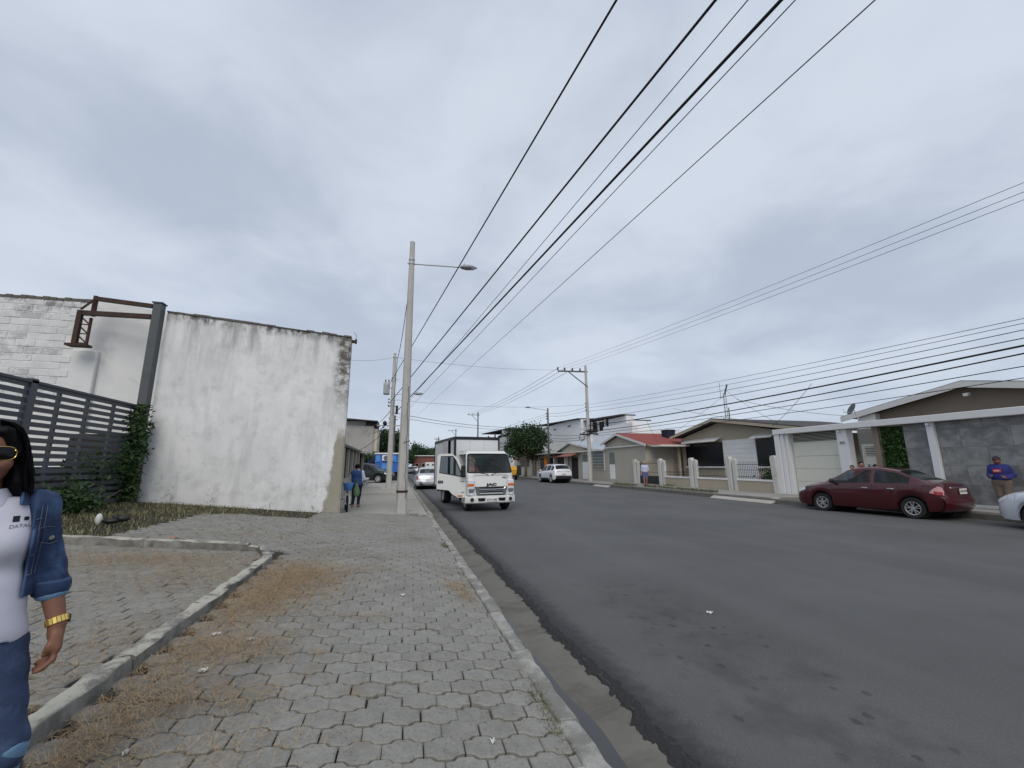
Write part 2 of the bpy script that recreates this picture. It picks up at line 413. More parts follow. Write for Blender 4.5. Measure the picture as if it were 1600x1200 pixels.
def mat_paver():
    m, t, b = _mk('paver'); q = NB(t); p = q.pos()
    at = q.n('ShaderNodeAttribute', attribute_name='tint').outputs['Fac']
    rn = q.math('ADD', q.rnd(), at)                                    # one of the two is nonzero
    rn = q.math('FRACT', q.math('MULTIPLY', rn, 7.31))
    base = q.mix(rn, (.222, .218, .198, 1), (.258, .253, .230, 1))
    f = q.math('ADD', q.math('MULTIPLY', q.noise(p, 11, 7, .7), .8), .60)
    c = q.mix(1., base, q.n('ShaderNodeCombineColor', {0: f, 1: f, 2: f}).outputs[0], 'MULTIPLY')
    c = q.mix(q.ramp(q.noise(p, 46, 3, .6), .54, .70, 0, .45), c, (.09, .087, .078, 1))
    c = q.mix(q.ramp(q.noise(q.mapv(p, loc=(3, 9, 1)), 60, 3, .6), .56, .70, 0, .45), c, (.33, .325, .30, 1))
    c = q.mix(q.ramp(q.noise(p, 190, 2, .5), .60, .72, 0, .5), c, (.055, .055, .05, 1))
    c = q.mix(q.ramp(q.noise(p, .9, 5, .6, .4), .50, .72, 0, .38), c, (.125, .115, .095, 1))
    c = q.mix(q.ramp(q.noise(q.mapv(p, loc=(1, 4, 0)), 2.3, 6, .65), .50, .70, 0, .40), c, (.30, .29, .26, 1))
    c = q.mix(q.ramp(q.noise(q.mapv(p, loc=(7, 3, 0)), 1.7, 5, .65), .58, .72, 0, .55), c, (.20, .155, .105, 1))
    t.links.new(c, b.inputs['Base Color']); b.inputs['Roughness'].default_value = .95; b.inputs['Specular IOR Level'].default_value = .25
    q.bump(b, q.math('ADD', q.noise(p, 60, 6, .7), q.math('MULTIPLY', q.noise(p, 9, 3, .5), 1.2)), .7, .008)
mat_paver()
def mat_asphalt():
    m, t, b = _mk('asphalt'); q = NB(t); p = q.pos()
    c = q.mix(q.ramp(q.noise(p, .35, 5, .55), .3, .7), (.074, .0745, .075, 1), (.100, .1005, .101, 1))
    c = q.mix(q.ramp(q.noise(p, 1.6, 6, .65), .5, .75, 0, .45), c, (.064, .064, .064, 1)); c = q.mix(q.ramp(q.noise(p, 75, 3, .6), .52, .68, 0, .7), c, (.15, .15, .15, 1)); c = q.mix(q.ramp(q.noise(q.mapv(p, (1, .12, 1)), .8, 4, .6), .5, .7, 0, .35), c, (.098, .098, .10, 1)); c = q.mix(q.ramp(q.noise(p, 240, 2, .6), .55, .8, 0, .6), c, (.15, .15, .155, 1))
    c = q.mix(q.ramp(q.noise(p, 110, 2, .6), .6, .75, 0, .6), c, (.022, .023, .025, 1))
    xe = q.xyz(p)[0]; ed = q.math('ADD', xe, q.math('MULTIPLY', q.noise(p, 9, 5, .7), .35)); c = q.mix(q.ramp(ed, 1.84, 2.12, .85, 0), c, (.026, .027, .029, 1))
    # oil drips scattered where cars have stood
    vo = q.n('ShaderNodeTexVoronoi', {'Vector': q.mapv(p, (1.0, .78, 1)), 'Scale': 7.5, 'Randomness': 1.}, feature='F1')
    spot = q.ramp(q.math('ADD', vo.outputs['Distance'], q.math('MULTIPLY', q.noise(p, 22, 3, .6), .30)), .35, .42, 1, 0)
    sel = q.ramp(q.xyz(vo.outputs['Color'])[0], .12, .30)
    xx = q.xyz(p); dx = q.math('SUBTRACT', q.math('SUBTRACT', xx[0], 2.72), q.math('MULTIPLY', q.math('SUBTRACT', xx[1], 3.2), .10))
    lane = q.ramp(q.math('ABSOLUTE', q.math('ADD', dx, q.math('MULTIPLY', q.math('SUBTRACT', q.noise(p, 1.3, 3, .6), .5), 1.3))), .30, .75, 1, 0)
    lane = q.math('MULTIPLY', lane, q.ramp(xx[1], 4.6, 6.3, 1, 0))
    f = q.math('MULTIPLY', q.math('MULTIPLY', spot, sel), q.math('ADD', q.math('MULTIPLY', lane, .85), .0))
    f = q.math('MULTIPLY', f, q.math('ADD', q.math('MULTIPLY', q.xyz(vo.outputs['Color'])[1], .75), .15)); c = q.mix(f, c, (.018, .018, .018, 1))
    tr = q.ramp(q.math('ABSOLUTE', q.math('SUBTRACT', q.math('ABSOLUTE', q.math('SUBTRACT', q.math('PINGPONG', q.math('SUBTRACT', xx[0], 1.4), 3.4), 1.75)), .85)), .05, .45, .35, 0); tr = q.math('MULTIPLY', tr, q.ramp(q.noise(q.mapv(p, (1, .15, 1)), 1.4, 4, .6), .3, .7)); c = q.mix(tr, c, (.125, .125, .125, 1))
    big = q.math('MULTIPLY', lane, q.ramp(q.noise(p, 2.2, 4, .6), .42, .68, 0, .5)); c = q.mix(big, c, (.042, .042, .041, 1))
    t.links.new(c, b.inputs['Base Color']); b.inputs['Roughness'].default_value = .82; b.inputs['Specular IOR Level'].default_value = .35
    q.bump(b, q.noise(p, 170, 4, .7), .5, .005)
mat_asphalt()
M('asphalt_rough', (.036, .036, .037), .95, .5, 60, .8, 120, spec=.2)
def mat_kerb():
    m, t, b = _mk('kerb_stone'); q = NB(t); p = q.pos()
    c = q.mix(q.ramp(q.noise(p, 6, 6, .65), .35, .7), (.22, .215, .198, 1), (.40, .39, .36, 1))
    c = q.mix(q.ramp(q.noise(p, 2.6, 5, .65, .5), .48, .64, 0, .8), c, (.17, .165, .15, 1))
    c = q.mix(q.ramp(q.noise(p, 45, 3, .6), .6, .75, 0, .6), c, (.12, .115, .1, 1))
    t.links.new(c, b.inputs['Base Color']); b.inputs['Roughness'].default_value = .93; q.bump(b, q.noise(p, 38, 6, .7), .8, .012)
mat_kerb()
def mat_border():                                  # worn cream paint on top, bare mossy concrete on the sides
    m, t, b = _mk('border_kerb'); q = NB(t); p = q.pos(); o = q.obj()
    bare = q.mix(q.ramp(q.noise(p, 7, 6, .65), .35, .7), (.13, .125, .11, 1), (.235, .225, .20, 1))
    bare = q.mix(q.ramp(q.noise(p, 3.1, 5, .6), .5, .68, 0, .85), bare, (.055, .055, .05, 1))
    nz = q.xyz(q.n('ShaderNodeNewGeometry').outputs['Normal'])[2]
    wear = q.ramp(q.noise(p, 3.4, 6, .7, .3), .40, .56)
    paint = q.mix(q.noise(p, 14, 5, .6), (.34, .33, .27, 1), (.50, .48, .41, 1))
    c = q.mix(q.math('MULTIPLY', wear, q.ramp(nz, .5, .85)), bare, paint)
    t.links.new(c, b.inputs['Base Color']); b.inputs['Roughness'].default_value = .93; q.bump(b, q.noise(p, 35, 6, .7), .7, .012)
mat_border()
def mat_stucco():                                  # big weathered gable wall
    m, t, b = _mk('stucco'); q = NB(t); p = q.pos(); x = q.xyz(p)
    c = q.mix(q.ramp(q.noise(p, .7, 5, .6), .3, .7), (.68, .685, .68, 1), (.80, .80, .795, 1))
    c = q.mix(q.ramp(q.noise(p, 2.6, 6, .65), .46, .76, 0, .6), c, (.47, .475, .455, 1)); c = q.mix(q.ramp(q.noise(q.mapv(p, (2.4, 1, .35)), 1.3, 6, .65, .3), .46, .72, 0, .45), c, (.44, .445, .43, 1)); c = q.mix(q.ramp(q.noise(p, 11, 6, .7), .58, .72, 0, .35), c, (.36, .36, .34, 1))
    # height below the sloping top edge: z_top = 5.62 at x=-6.1 falling to 5.33 at x=-1.45
    ztop = q.math('SUBTRACT', 5.19, q.math('MULTIPLY', x[0], .078))
    dep = q.math('SUBTRACT', ztop, x[2])
    st = q.mapv(p, (1.6, 1, .22))
    run = q.ramp(q.noise(st, 2.2, 6, .65, .2), .42, .68)
    c = q.mix(q.math('MULTIPLY', run, q.ramp(dep, .0, 1.5, .75, 0)), c, (.22, .22, .20, 1))
    blk = q.math('MULTIPLY', q.ramp(q.noise(q.mapv(p, (2, 1, .9)), 1.9, 6, .7), .40, .62), q.ramp(dep, .03, .30, 1, 0)); c = q.mix(blk, c, (.05, .05, .045, 1))
    # mould running down the street corner
    ex = q.math('ADD', x[0], q.math('MULTIPLY', q.noise(q.mapv(p, (1, 1, .6)), 3.5, 5, .65), .34))
    edge = q.ramp(ex, -1.72, -1.52)
    mould = q.math('MULTIPLY', q.math('MULTIPLY', edge, q.ramp(q.noise(p, 6.5, 6, .7), .34, .58)), q.ramp(x[2], 2.7, 4.3)); c = q.mix(mould, c, (.115, .11, .095, 1))
    # bare cement strip low at the corner
    lim = q.math('SUBTRACT', -1.66, q.math('MULTIPLY', q.ramp(x[2], .3, 2.4, 1, 0), .18))
    strip = q.math('MULTIPLY', q.ramp(q.math('SUBTRACT', ex, lim), .13, .20), q.ramp(q.math('ADD', x[2], q.math('MULTIPLY', q.noise(p, 3, 4, .6), .8)), 3.1, 2.7))
    c = q.mix(strip, c, q.mix(q.noise(p, 5, 5, .6), (.27, .25, .195, 1), (.38, .36, .30, 1)))
    # flaking paint near the foot of the wall
    low = q.ramp(q.math('ADD', x[2], q.math('MULTIPLY', q.noise(p, 1.4, 3, .5), .9)), .75, 2.3, 1, 0)
    fl = q.math('MULTIPLY', q.math('MULTIPLY', q.ramp(q.noise(p, 5.2, 7, .72, .6), .535, .60), low), q.ramp(q.noise(q.mapv(p, loc=(2.5, 0, 1)), 1.1, 3, .5), .45, .60)); c = q.mix(q.math('MULTIPLY', fl, .8), c, (.29, .275, .245, 1))
    smz = q.math('MULTIPLY', q.ramp(q.noise(p, 2.1, 6, .7), .46, .72, 0, .55), low); c = q.mix(smz, c, (.42, .415, .39, 1))
    t.links.new(c, b.inputs['Base Color']); b.inputs['Roughness'].default_value = .92
    q.bump(b, q.math('ADD', q.noise(p, 14, 6, .65), q.math('MULTIPLY', fl, -.8)), .35, .015)
mat_stucco()
def mat_block():
    m, t, b = _mk('painted_block'); q = NB(t); p = q.pos(); rn = q.rnd()
    c = q.mix(q.ramp(q.noise(p, 1.8, 6, .65), .3, .7), (.62, .625, .62, 1), (.76, .76, .755, 1))
    w = q.math('ADD', q.noise(p, 4.0, 6, .7), q.math('MULTIPLY', rn, .34))
    c = q.mix(q.ramp(w, .70, .86, 0, .6), c, (.34, .345, .34, 1))
    d = q.math('MULTIPLY', q.ramp(q.noise(p, 2.3, 6, .7), .5, .68), q.ramp(q.xyz(p)[2], 4.9, 5.9)); c = q.mix(q.math('MULTIPLY', d, .75), c, (.09, .09, .085, 1))
    t.links.new(c, b.inputs['Base Color']); b.inputs['Roughness'].default_value = .93; q.bump(b, q.noise(p, 25, 6, .65), .5, .015)
mat_block()
M('plaster_back', (.72, .72, .71), .92, .10, 1.2, .3, 30, dirt=((.44, .44, .43), 1.6, .54, .78, .55))
def mat_tile():
    m, t, b = _mk('stone_tile'); q = NB(t); o = q.pos(); rn = q.rnd()
    v = q.n('ShaderNodeVectorMath', {0: o, 1: q.n('ShaderNodeCombineXYZ', {0: 0., 1: q.math('MULTIPLY', rn, 37.), 2: q.math('MULTIPLY', rn, 11.)}).outputs[0]}, operation='ADD').outputs[0]
    n = q.noise(q.mapv(v, (1, 1, 1.25)), 2.0, 7, .66, .25)
    c = q.mix(q.ramp(n, .36, .64), (.165, .166, .162, 1), (.30, .297, .285, 1))
    c = q.mix(q.ramp(q.noise(v, 4.0, 6, .65, .3), .54, .68, 0, .35), c, (.36, .355, .34, 1))
    t.links.new(c, b.inputs['Base Color']); b.inputs['Roughness'].default_value = .6; q.bump(b, n, .3, .02)
mat_tile()
def zl(x): return .14+.095*(.95-x)                  # the left verge climbs away from the kerb
# ------------------------------------------------------------------ ground, road, gutter, kerbs
def sheet(name, x0, x1, y0, y1, z, mat, nx=1, ny=1, zf=None, **k):
    mb = MB(); mb.grid([[(x0+(x1-x0)*i/nx, y0+(y1-y0)*j/ny, (zf(x0+(x1-x0)*i/nx, y0+(y1-y0)*j/ny) if zf else z)) for i in range(nx+1)] for j in range(ny+1)])
    mb.f = [f for f in mb.f]; return mb.build(name, mat, kind='structure', **k)
sheet('ground', -1500, 1500, -1500, 1500, -.12, 'ground_soil')
rng = random.Random(5); rn = np.random.RandomState(7)
def wob(y, a, seed, f=1.0):
    return a*(math.sin(y*3.1*f+seed)+.6*math.sin(y*7.7*f+seed*2.3)+.4*math.sin(y*17.3*f+seed*3.7)+.3*math.sin(y*37*f+seed))
# road: ragged left edge, straight right kerb side
ys = np.concatenate([np.arange(-12, 14, .05), np.arange(14, 60, .5), np.arange(60, 260, 10)])
mb = MB(); mb.grid([[(1.60+wob(y, .016, 1), y, -.003), (2.1, y, 0), (16.35, y, 0)] for y in ys])
road = mb.build('road', 'asphalt', kind='structure')
mb = MB(); P = []
for y in np.arange(-3, 16, .035):
    row = []
    for i, xx in enumerate(np.linspace(0, 1, 9)):
        w_ = .20+.03*math.sin(y*.9+1)
        row.append((1.49+wob(y, .018, 4)+xx*w_+rng.uniform(-.012, .012), y+rng.uniform(-.006, .006), -.034+.034*min(1, i/4)+(rng.uniform(-.006, .006) if 0 < i < 8 else (-.012 if i == 8 else 0))))
    P.append(row)
mb.grid(P); mb.build('broken_road_edge', 'asphalt_rough', road)
mb = MB(); mb.grid([[(1.10, y, -.035), (1.25, y, -.04), (1.45, y, -.022), (1.60+wob(y, .02, 9), y, -.012), (1.75, y, -.045)] for y in np.arange(-12, 100, .12)])
gut = mb.build('gutter', 'gutter_concrete', kind='structure')
mb = MB()
for y in np.arange(-1.5, 24, 1.47): mb.grid([[(1.12, y-.005+k*.01, -.0333), (1.25, y-.005+k*.01, -.0383), (1.45, y-.005+k*.01, -.0203), (1.58, y-.005+k*.01, -.0113)] for k in (0, 1)])
mb.build('gutter_joint', 'dark_dirt', gut)
mb = MB(); P = []
for y in np.arange(-3, 13.5, .06):
    w_ = max(.02, .17*math.exp(-max(0, y-1.8)/3.2)+.03+.02*math.sin(y*2.7+.4)+.012*math.sin(y*7.3))
    P.append([(1.115, y, -.0295), (1.125+w_, y, -.0295)])
mb.grid(P); mb.build('gutter_water', 'water_dark', kind='structure')
# kerb stones (each its own)
kerb = bpy.data.objects.new('kerb', None); COL.objects.link(kerb); tag(kerb, kind='structure')
def kerb_stone(x0, x1, y0, y1, zt, zb, seed, jit=.008, n=10):
    q = random.Random(seed); mb = MB(); P = []
    prof = [(x0, zb), (x0, zt-.015), (x0+.02, zt), (x1-.035, zt-.004), (x1-.008, zt-.035), (x1, zb)]
    for i in range(n+1):
        y = y0+(y1-y0)*i/n
        P.append([(px+q.uniform(-jit, jit), y+(q.uniform(-jit, jit) if 0 < i < n else 0), pz+q.uniform(-jit, jit)*(.8 if k not in (0, 5) else 0)) for k, (px, pz) in enumerate(prof)])
    mb.grid(P); m = len(prof)
    o = 0; mb.f.append(tuple(range(m))); mb.m.append(0); mb.f.append(tuple(n*m+k for k in range(m))[::-1]); mb.m.append(0)
    return mb
y = -1.2; i = 0
while y < 60:
    L = rng.uniform(.75, 1.15) if y < 20 else 2.4
    dx = rng.uniform(-.008, .008); dz = rng.uniform(-.012, .008)
    zt = .14+dz if y < 13 else .2+dz
    o = kerb_stone(.97+dx+wob(y, .004, 2), 1.125+dx, y+.006, y+L-.008, zt, -.08, i, .010 if y < 12 else .004, 9 if y < 14 else 3).build('kerb_stone', 'kerb_stone', kerb); smooth_angle(o, 50)
    y += L; i += 1
rk = bpy.data.objects.new('kerb', None); COL.objects.link(rk); tag(rk, kind='structure')
y = 3.
while y < 62:
    L = 2.0; mb = kerb_stone(14.99, 15.16, y+.005, y+L-.005, .19, -.08, 100+int(y), .006, 4)
    for k, v in enumerate(mb.v): mb.v[k] = (30.15-v[0]+(1.2 if y < 12.9 else 0), v[1], v[2])
    mb.build('kerb_stone', 'gutter_concrete', rk); y += L
# right pavement slabs
mb = MB(); mb.quad((15.12, 13., .16), (17.9, 13., .16), (17.9, 220, .16), (15.12, 220, .16)); mb.quad((16.32, -5, .16), (17.9, -5, .16), (17.9, 13., .16), (16.32, 13., .16)); rp = mb.build('pavement', 'dark_dirt', kind='structure')
kerb_stone(16.2, 16.35, 0, 0, 0, 0, 0) if False else None
mb = MB(); mb.bbox(15.0, 16.3, 12.9, 13.04, -.08, .19, .02); mb.build('kerb_stone', 'gutter_concrete', rk)
y = 4.
while y < 60:
    L = rng.uniform(1.8, 2.3); mb = MB(); mb.bbox(15.17 if y > 12.95 else 16.37, 17.68, max(y+.008, 13.05) if y > 12.95 else y+.008, min(y+L-.008, 12.98) if y <= 12.95 else y+L-.008, .1, .215+rng.uniform(-.008, .008), .01); mb.build('slab', 'slab_right', rp); y += L
mb = MB(); mb.prism([(14.75, .004), (15.25, .224), (15.25, .1), (14.75, -.02)], 'y', 14.3, 17.8); mb.build('kerb_ramp', 'slab', rp)
mb = MB(); mb.prism([(14.75, .004), (15.25, .224), (15.25, .1), (14.75, -.02)], 'y', 28.2, 30.6); mb.build('kerb_ramp', 'slab', rp)
mb = MB(); mb.box(16.4, 260, -40, 4, -.1, .2); mb.box(17.9, 260, 4, 220, -.1, .18); mb.build('right_plots', 'ground_soil', kind='structure')
# left paved verge: base sheet + pavers
def zv(x, y): return zl(max(x, -9))-.032
verge = sheet('paved_verge', -40, .985, -8, 13.15, 0, 'lot_soil', 60, 20, zv)
PW, PP, PB = .2040, .1560, .0175
def paver_poly(g=.0042, sc=1.):
    a = PW/2-.0026; h = PP/2-.0105
    f = [(a, -(h-PB)), (a, h-PB), (a*.60, h-PB*.55), (a*.36, h+PB), (-a*.36, h+PB), (-a*.60, h-PB*.55), (-a, h-PB), (-a, -(h-PB)), (-a*.60, -(h-PB*.55)), (-a*.36, -(h+PB)), (a*.36, -(h+PB)), (a*.60, -(h-PB*.55))]
    return f
def clip_poly(poly, lim):                            # keep x < lim
    o = []
    for i, p in enumerate(poly):
        q = poly[(i+1) % len(poly)]
        if p[0] <= lim: o.append(p)
        if (p[0] <= lim) != (q[0] <= lim):
            t = (lim-p[0])/(q[0]-p[0]); o.append((lim, p[1]+t*(q[1]-p[1])))
    return o
def paver_geo(poly, H=.05, bev=.009):
    n = len(poly); cxm = sum(p[0] for p in poly)/n; cym = sum(p[1] for p in poly)/n
    def ins(p, d):
        v = Vector((cxm-p[0], cym-p[1])); L = v.length; return (p[0]+v.x/L*min(d, L*.4), p[1]+v.y/L*min(d, L*.4))
    vs = [(p[0], p[1], -H) for p in poly]+[(p[0], p[1], -bev*.62) for p in poly]+[(*ins(p, bev), 0.) for p in poly]
    fs = [(i, (i+1) % n, n+(i+1) % n, n+i) for i in range(n)]+[(n+i, n+(i+1) % n, 2*n+(i+1) % n, 2*n+i) for i in range(n)]+[tuple(2*n+i for i in range(n))]
    return vs, fs
def geo_mesh(name, vs, fs, mat):
    mb = MB(); mb._add(vs, fs); return mb.mesh(name, mat)
ROT = R(-1.3); ca, sa = math.cos(ROT), math.sin(ROT)
full = paver_poly(); vs, fs = paver_geo(full); paver_me = geo_mesh('paver', vs, fs, 'paver')
cand = []
for r in range(-12, 80):
    for c in range(-52, 10):
        gx = (c+(.5 if r % 2 else 0))*PW+.03; gy = r*PP+1.5
        x = gx*ca-gy*sa; y = gx*sa+gy*ca
        x += .012*math.sin(y*1.1)+rng.uniform(-.004, .004); y += .010*math.sin(x*2.3+y*.7)
        if x > .97+PW*.38 or y > 13.05 or x < -9 or y < .2: continue
        if -1.67 < x < -1.50 and y < 7.3: continue
        if 7.1 < y < 7.25 and x < -1.6: continue
        if x < -1.9 and y > 10.9+.4*math.sin(x*1.3)+.5*(x+3): continue
        if y > 12.62 and x < -1.3: continue
        if x < -4.0 and y > 7.3 : continue
        cand.append((x, y))
slope = math.atan(.095)
cand.sort(key=lambda p: (p[0]-0)**2+(p[1])**2)
fx, fy = math.sin(R(15.2)), math.cos(R(15.2))
def vis(x, y):
    d = x*fx+y*fy; l = x*fy-y*fx
    return d > .5 and -1.30 < l/d < 1.25 and d > 1.75
near = [p for p in cand if vis(*p)][:300]; ns = set(near)
tv, tf, tint = [], [], []
for (x, y) in cand:
    jz = rng.uniform(-.0025, .0025)+.010*math.sin(x*1.9+y*.8)*math.sin(y*1.3)-(.012 if rng.random() < .02 else 0); rx = rng.uniform(-.012, .012); ry = slope+rng.uniform(-.014, .014); rz = ROT+rng.uniform(-.012, .012)
    z = zl(x)+jz; lim = (.955-x)
    clipped = lim < PW/2
    if (x, y) in ns:
        if clipped: me = geo_mesh('paver', *paver_geo(clip_poly(full, lim)), 'paver')
        else: me = paver_me
        link_copy(me, 'paver', verge, (x, y, z), (rx, ry, rz))
    else:
        v_, f_ = paver_geo(clip_poly(full, lim)) if clipped else (vs, fs)
        rm = np.array(Matrix.Rotation(rz, 3, 'Z') @ Matrix.Rotation(ry, 3, 'Y')); A = np.array(v_)@rm.T+np.array((x, y, z))
        o = len(tv); tv += A.tolist(); tf += [tuple(i+o for i in f) for f in f_]; tint += [rng.uniform(.02, 1)]*len(v_)
mb = MB(); mb._add(tv, tf); o = mb.build('distant_pavers', 'paver', verge, kind='stuff')
at = o.data.attributes.new('tint', 'FLOAT', 'POINT'); at.data.foreach_set('value', tint)
# mortar fillets beside the kerb
for i in range(26):
    y = 1.6+i*.42+rng.uniform(-.1, .1); L = rng.uniform(.08, .28); mb = MB(); mb.bbox(.915, .965, y, y+L, .08, .140+rng.uniform(-.004, .004), .008); mb.build('mortar_fillet', 'kerb_stone', verge)
# concrete pavement beyond the verge
def zs(x): return .175+.018*(.95-x)
pave = bpy.data.objects.new('pavement', None); COL.objects.link(pave); tag(pave, kind='structure')
y = 13.15
while y < 36:
    L = rng.uniform(1.15, 1.5)
    for (x0, x1) in ((-2.25, .2), (.2, .965)):
        d = rng.uniform(-.006, .006); mb = MB()
        mb._add([(x0+.004, y+.006, -.1), (x1-.004, y+.006, -.1), (x1-.004, y+L-.006, -.1), (x0+.004, y+L-.006, -.1), (x0+.004, y+.006, zs(x0)+d), (x1-.004, y+.006, zs(x1)+d), (x1-.004, y+L-.006, zs(x1)+d), (x0+.004, y+L-.006, zs(x0)+d)],
                [(0,3,2,1),(4,5,6,7),(0,1,5,4),(1,2,6,5),(2,3,7,6),(3,0,4,7)])
        mb.build('slab', 'slab', pave)
    y += L
sheet('left_pavement_far', -40, .97, 36, 220, .14, 'slab'); sheet('left_plots', -60, -2.2, 13.1, 90, .12, 'ground_soil')
for i in range(16):                                   # broken concrete at the lip of the slab
    x = rng.uniform(.35, .95); s_ = rng.uniform(.03, .08); mb = MB(); mb.bbox(-s_, s_, -s_*.7, s_*.7, -s_*.5, s_*.5, s_*.25)
    o = mb.build('rubble', 'kerb_stone', pave); o.location = (x, 13.06+rng.uniform(-.12, .06), zl(x)+.02); o.rotation_euler = (rng.uniform(-.5, .5), rng.uniform(-.5, .5), rng.uniform(0, 3))
# low border kerb round the bed
bd = thing('border_kerb', 'low concrete border with worn cream paint, bent round the weedy paved bed', 'border', (-1.6, 7.1, zl(-1.6)))
def border_piece(a, b, seed, w=.112, h=.07):
    q = random.Random(seed); a = Vector((*a, 0)); b = Vector((*b, 0)); d = (b-a); L = d.length; d.normalize(); r = Vector((d.y, -d.x, 0)); n = max(3, int(L/.12)); P = []
    for i in range(n+1):
        c = a+d*L*i/n; row = []
        for (u, hh) in ((-w*.56, -.12), (-w*.5, h*.85), (-w*.36, h), (w*.36, h), (w*.5, h*.86), (w*.56, -.12)):
            p = c+r*(u+q.uniform(-.009, .009)); row.append((p.x, p.y, zl(p.x)+hh+(q.uniform(-.012, .006) if hh > 0 else 0)))
        P.append(row)
    mb = MB(); mb.grid(P); mb.f.append(tuple(range(6))); mb.f.append(tuple(n*6+k for k in range(6))[::-1]); mb.m += [0, 0]
    return smooth_angle(mb.build('border_stone', 'border_kerb', bd, world=True), 55)
y = -1.; i = 0
while y < 6.45: L = min(rng.uniform(.9, 1.3), 6.5-y); border_piece((-1.585, y+.004), (-1.585, y+L-.004), i); y += L; i += 1
border_piece((-1.585, 6.5), (-1.80, 7.12), 77); border_piece((-1.80, 7.13), (-2.0, 7.17), 78)
x = -2.0
while x > -9: L = rng.uniform(1.0, 1.4); border_piece((x-.004, 7.17), (x-L+.004, 7.17), i, .12, .105); x -= L; i += 1
# ------------------------------------------------------------------ grass and straw
def blades(name, pts, mat, hlo, hhi, w, lean, parent=None, flat=False, **k):
    n = len(pts); P = np.array(pts); az = rn.uniform(0, 2*np.pi, n); h = rn.uniform(hlo, hhi, n); ln = rn.uniform(lean*.3, lean, n)
    d = np.stack([np.cos(az), np.sin(az), np.zeros(n)], 1); s = np.stack([-np.sin(az), np.cos(az), np.zeros(n)], 1)*w/2
    if flat:
        up = rn.uniform(0.002, .022, n); a = P-d*h[:, None]/2+np.array((0, 0, 1))*rn.uniform(.002, .012, n)[:, None]; t = P+d*h[:, None]/2+np.array((0, 0, 1))*up[:, None]; m = (a+t)/2+np.array((0, 0, 1))*rn.uniform(0, .02, n)[:, None]+s*rn.uniform(-6, 6, n)[:, None]
    else:
        a = P; m = P+d*(ln*h*.35)[:, None]+np.array((0, 0, 1))*(h*.6)[:, None]; t = P+d*(ln*h)[:, None]+np.array((0, 0, 1))*h[:, None]
    V = np.stack([a-s, a+s, m+s*.8, m-s*.8, t], 1).reshape(-1, 3)
    F = []
    for i in range(n): o = i*5; F.append((o, o+1, o+2, o+3)); F.append((o+3, o+2, o+4))
    mb = MB(); mb._add(V.tolist(), F); return mb.build(name, mat, parent, kind='stuff', **k)
def gnoise(x, y): return .5+.25*(math.sin(x*2.1+y*1.3+1)+math.sin(x*3.7-y*2.9)*.6+math.sin(x*6.1+y*5.3)*.4)
pts = []; pts2 = []
while len(pts) < 9500:
    x = rng.uniform(-9, -1.55); y = rng.uniform(7.3, 12.6)
    edge = 10.6+.4*math.sin(x*1.3)+.5*(x+3)
    dens = 1 if y > edge else (.75 if x < -3.9 else .12*gnoise(x, y)*2)
    if y < 7.9 and x > -4.5: dens *= .8
    dens *= .25+.75*min(1, max(0, (-x-1.6)/3.2))
    if rng.random() < dens*(.15+.85*gnoise(x, y)): (pts if rng.random() < .58 else pts2).append((x, y, zl(x)-.03))
blades('verge_grass', pts, 'grass', .02, .085, .010, .9, label='short green grass growing along the foot of the white wall', cat='grass')
blades('dry_grass', pts2, 'grass_dry', .02, .08, .010, 1.1, label='yellowing dry grass mixed through the strip before the wall', cat='grass')
pts = [(rng.gauss(1.0-.085, .03)+.0, rng.choice((2.45, 2.6, 2.85, 2.95, 2.7, 6.05, 8.2, 8.35))+rng.gauss(0, .10), .115) for _ in range(1300)]
blades('kerb_weeds', pts, 'grass', .015, .055, .006, 1.2, label='small weeds sprouting between pavers and kerb', cat='weeds')
pts = []; pts2 = []
PT = [(-1.12, 5.35, .30, .55, 4500), (-1.0, 5.9, .35, .35, 1800), (-1.25, 4.6, .18, .4, 1500), (-1.05, 3.7, .25, .16, 900), (-1.32, 3.1, .13, .5, 1300), (-.95, 3.0, .25, .12, 400), (-1.28, 2.3, .14, .35, 900), (-.8, 2.55, .25, .13, 220), (-.6, 2.15, .3, .12, 120),
      (-2.7, 6.4, .7, .28, 2600), (-2.2, 5.6, .3, .35, 1100), (-3.6, 5.9, .6, .5, 1500), (-1.95, 3.6, .2, .5, 700), (-2.9, 4.7, .5, .5, 500), (-1.9, 2.6, .18, .3, 700), (-.2, 6.2, .25, .08, 120), (.82, 5.15, .06, .22, 260), (.75, 5.5, .10, .12, 160), (-.2, 4.35, .2, .06, 90), (-.9, 7.2, .4, .15, 200), (-2.2, 8.3, .8, .3, 500), (-1.1, 9.6, .3, .2, 200)]
for (x, y, sx_, sy_, n) in PT:
    for _ in range(int(n*1.7)):
        a, b = rng.gauss(x, sx_), rng.gauss(y, sy_)
        if -1.68 < a < -1.5 or a > .95: continue
        (pts if rng.random() < .7 else pts2).append((a, b, zl(a)+.004))
blades('dry_straw', pts, 'straw', .025, .12, .0022, 0, flat=True, label='loose pale brown straw strewn along the low border', cat='straw')
blades('dark_straw', pts2, 'straw_dark', .025, .11, .0026, 0, flat=True, label='darker brown straw matted among the pale straw', cat='straw')
pts = []
for (x, y0, y1, n) in ((15.35, 18, 22.5, 900), (15.4, 22.8, 24.4, 350), (15.35, 25.5, 28.2, 600), (17.2, 24, 25, 100)):
    for _ in range(n): pts.append((rng.gauss(x, .12), rng.uniform(y0, y1), .2))
blades('roadside_weeds', pts, 'grass', .05, .2, .02, .9, label='tufts of weeds along the far pavement edge', cat='weeds')
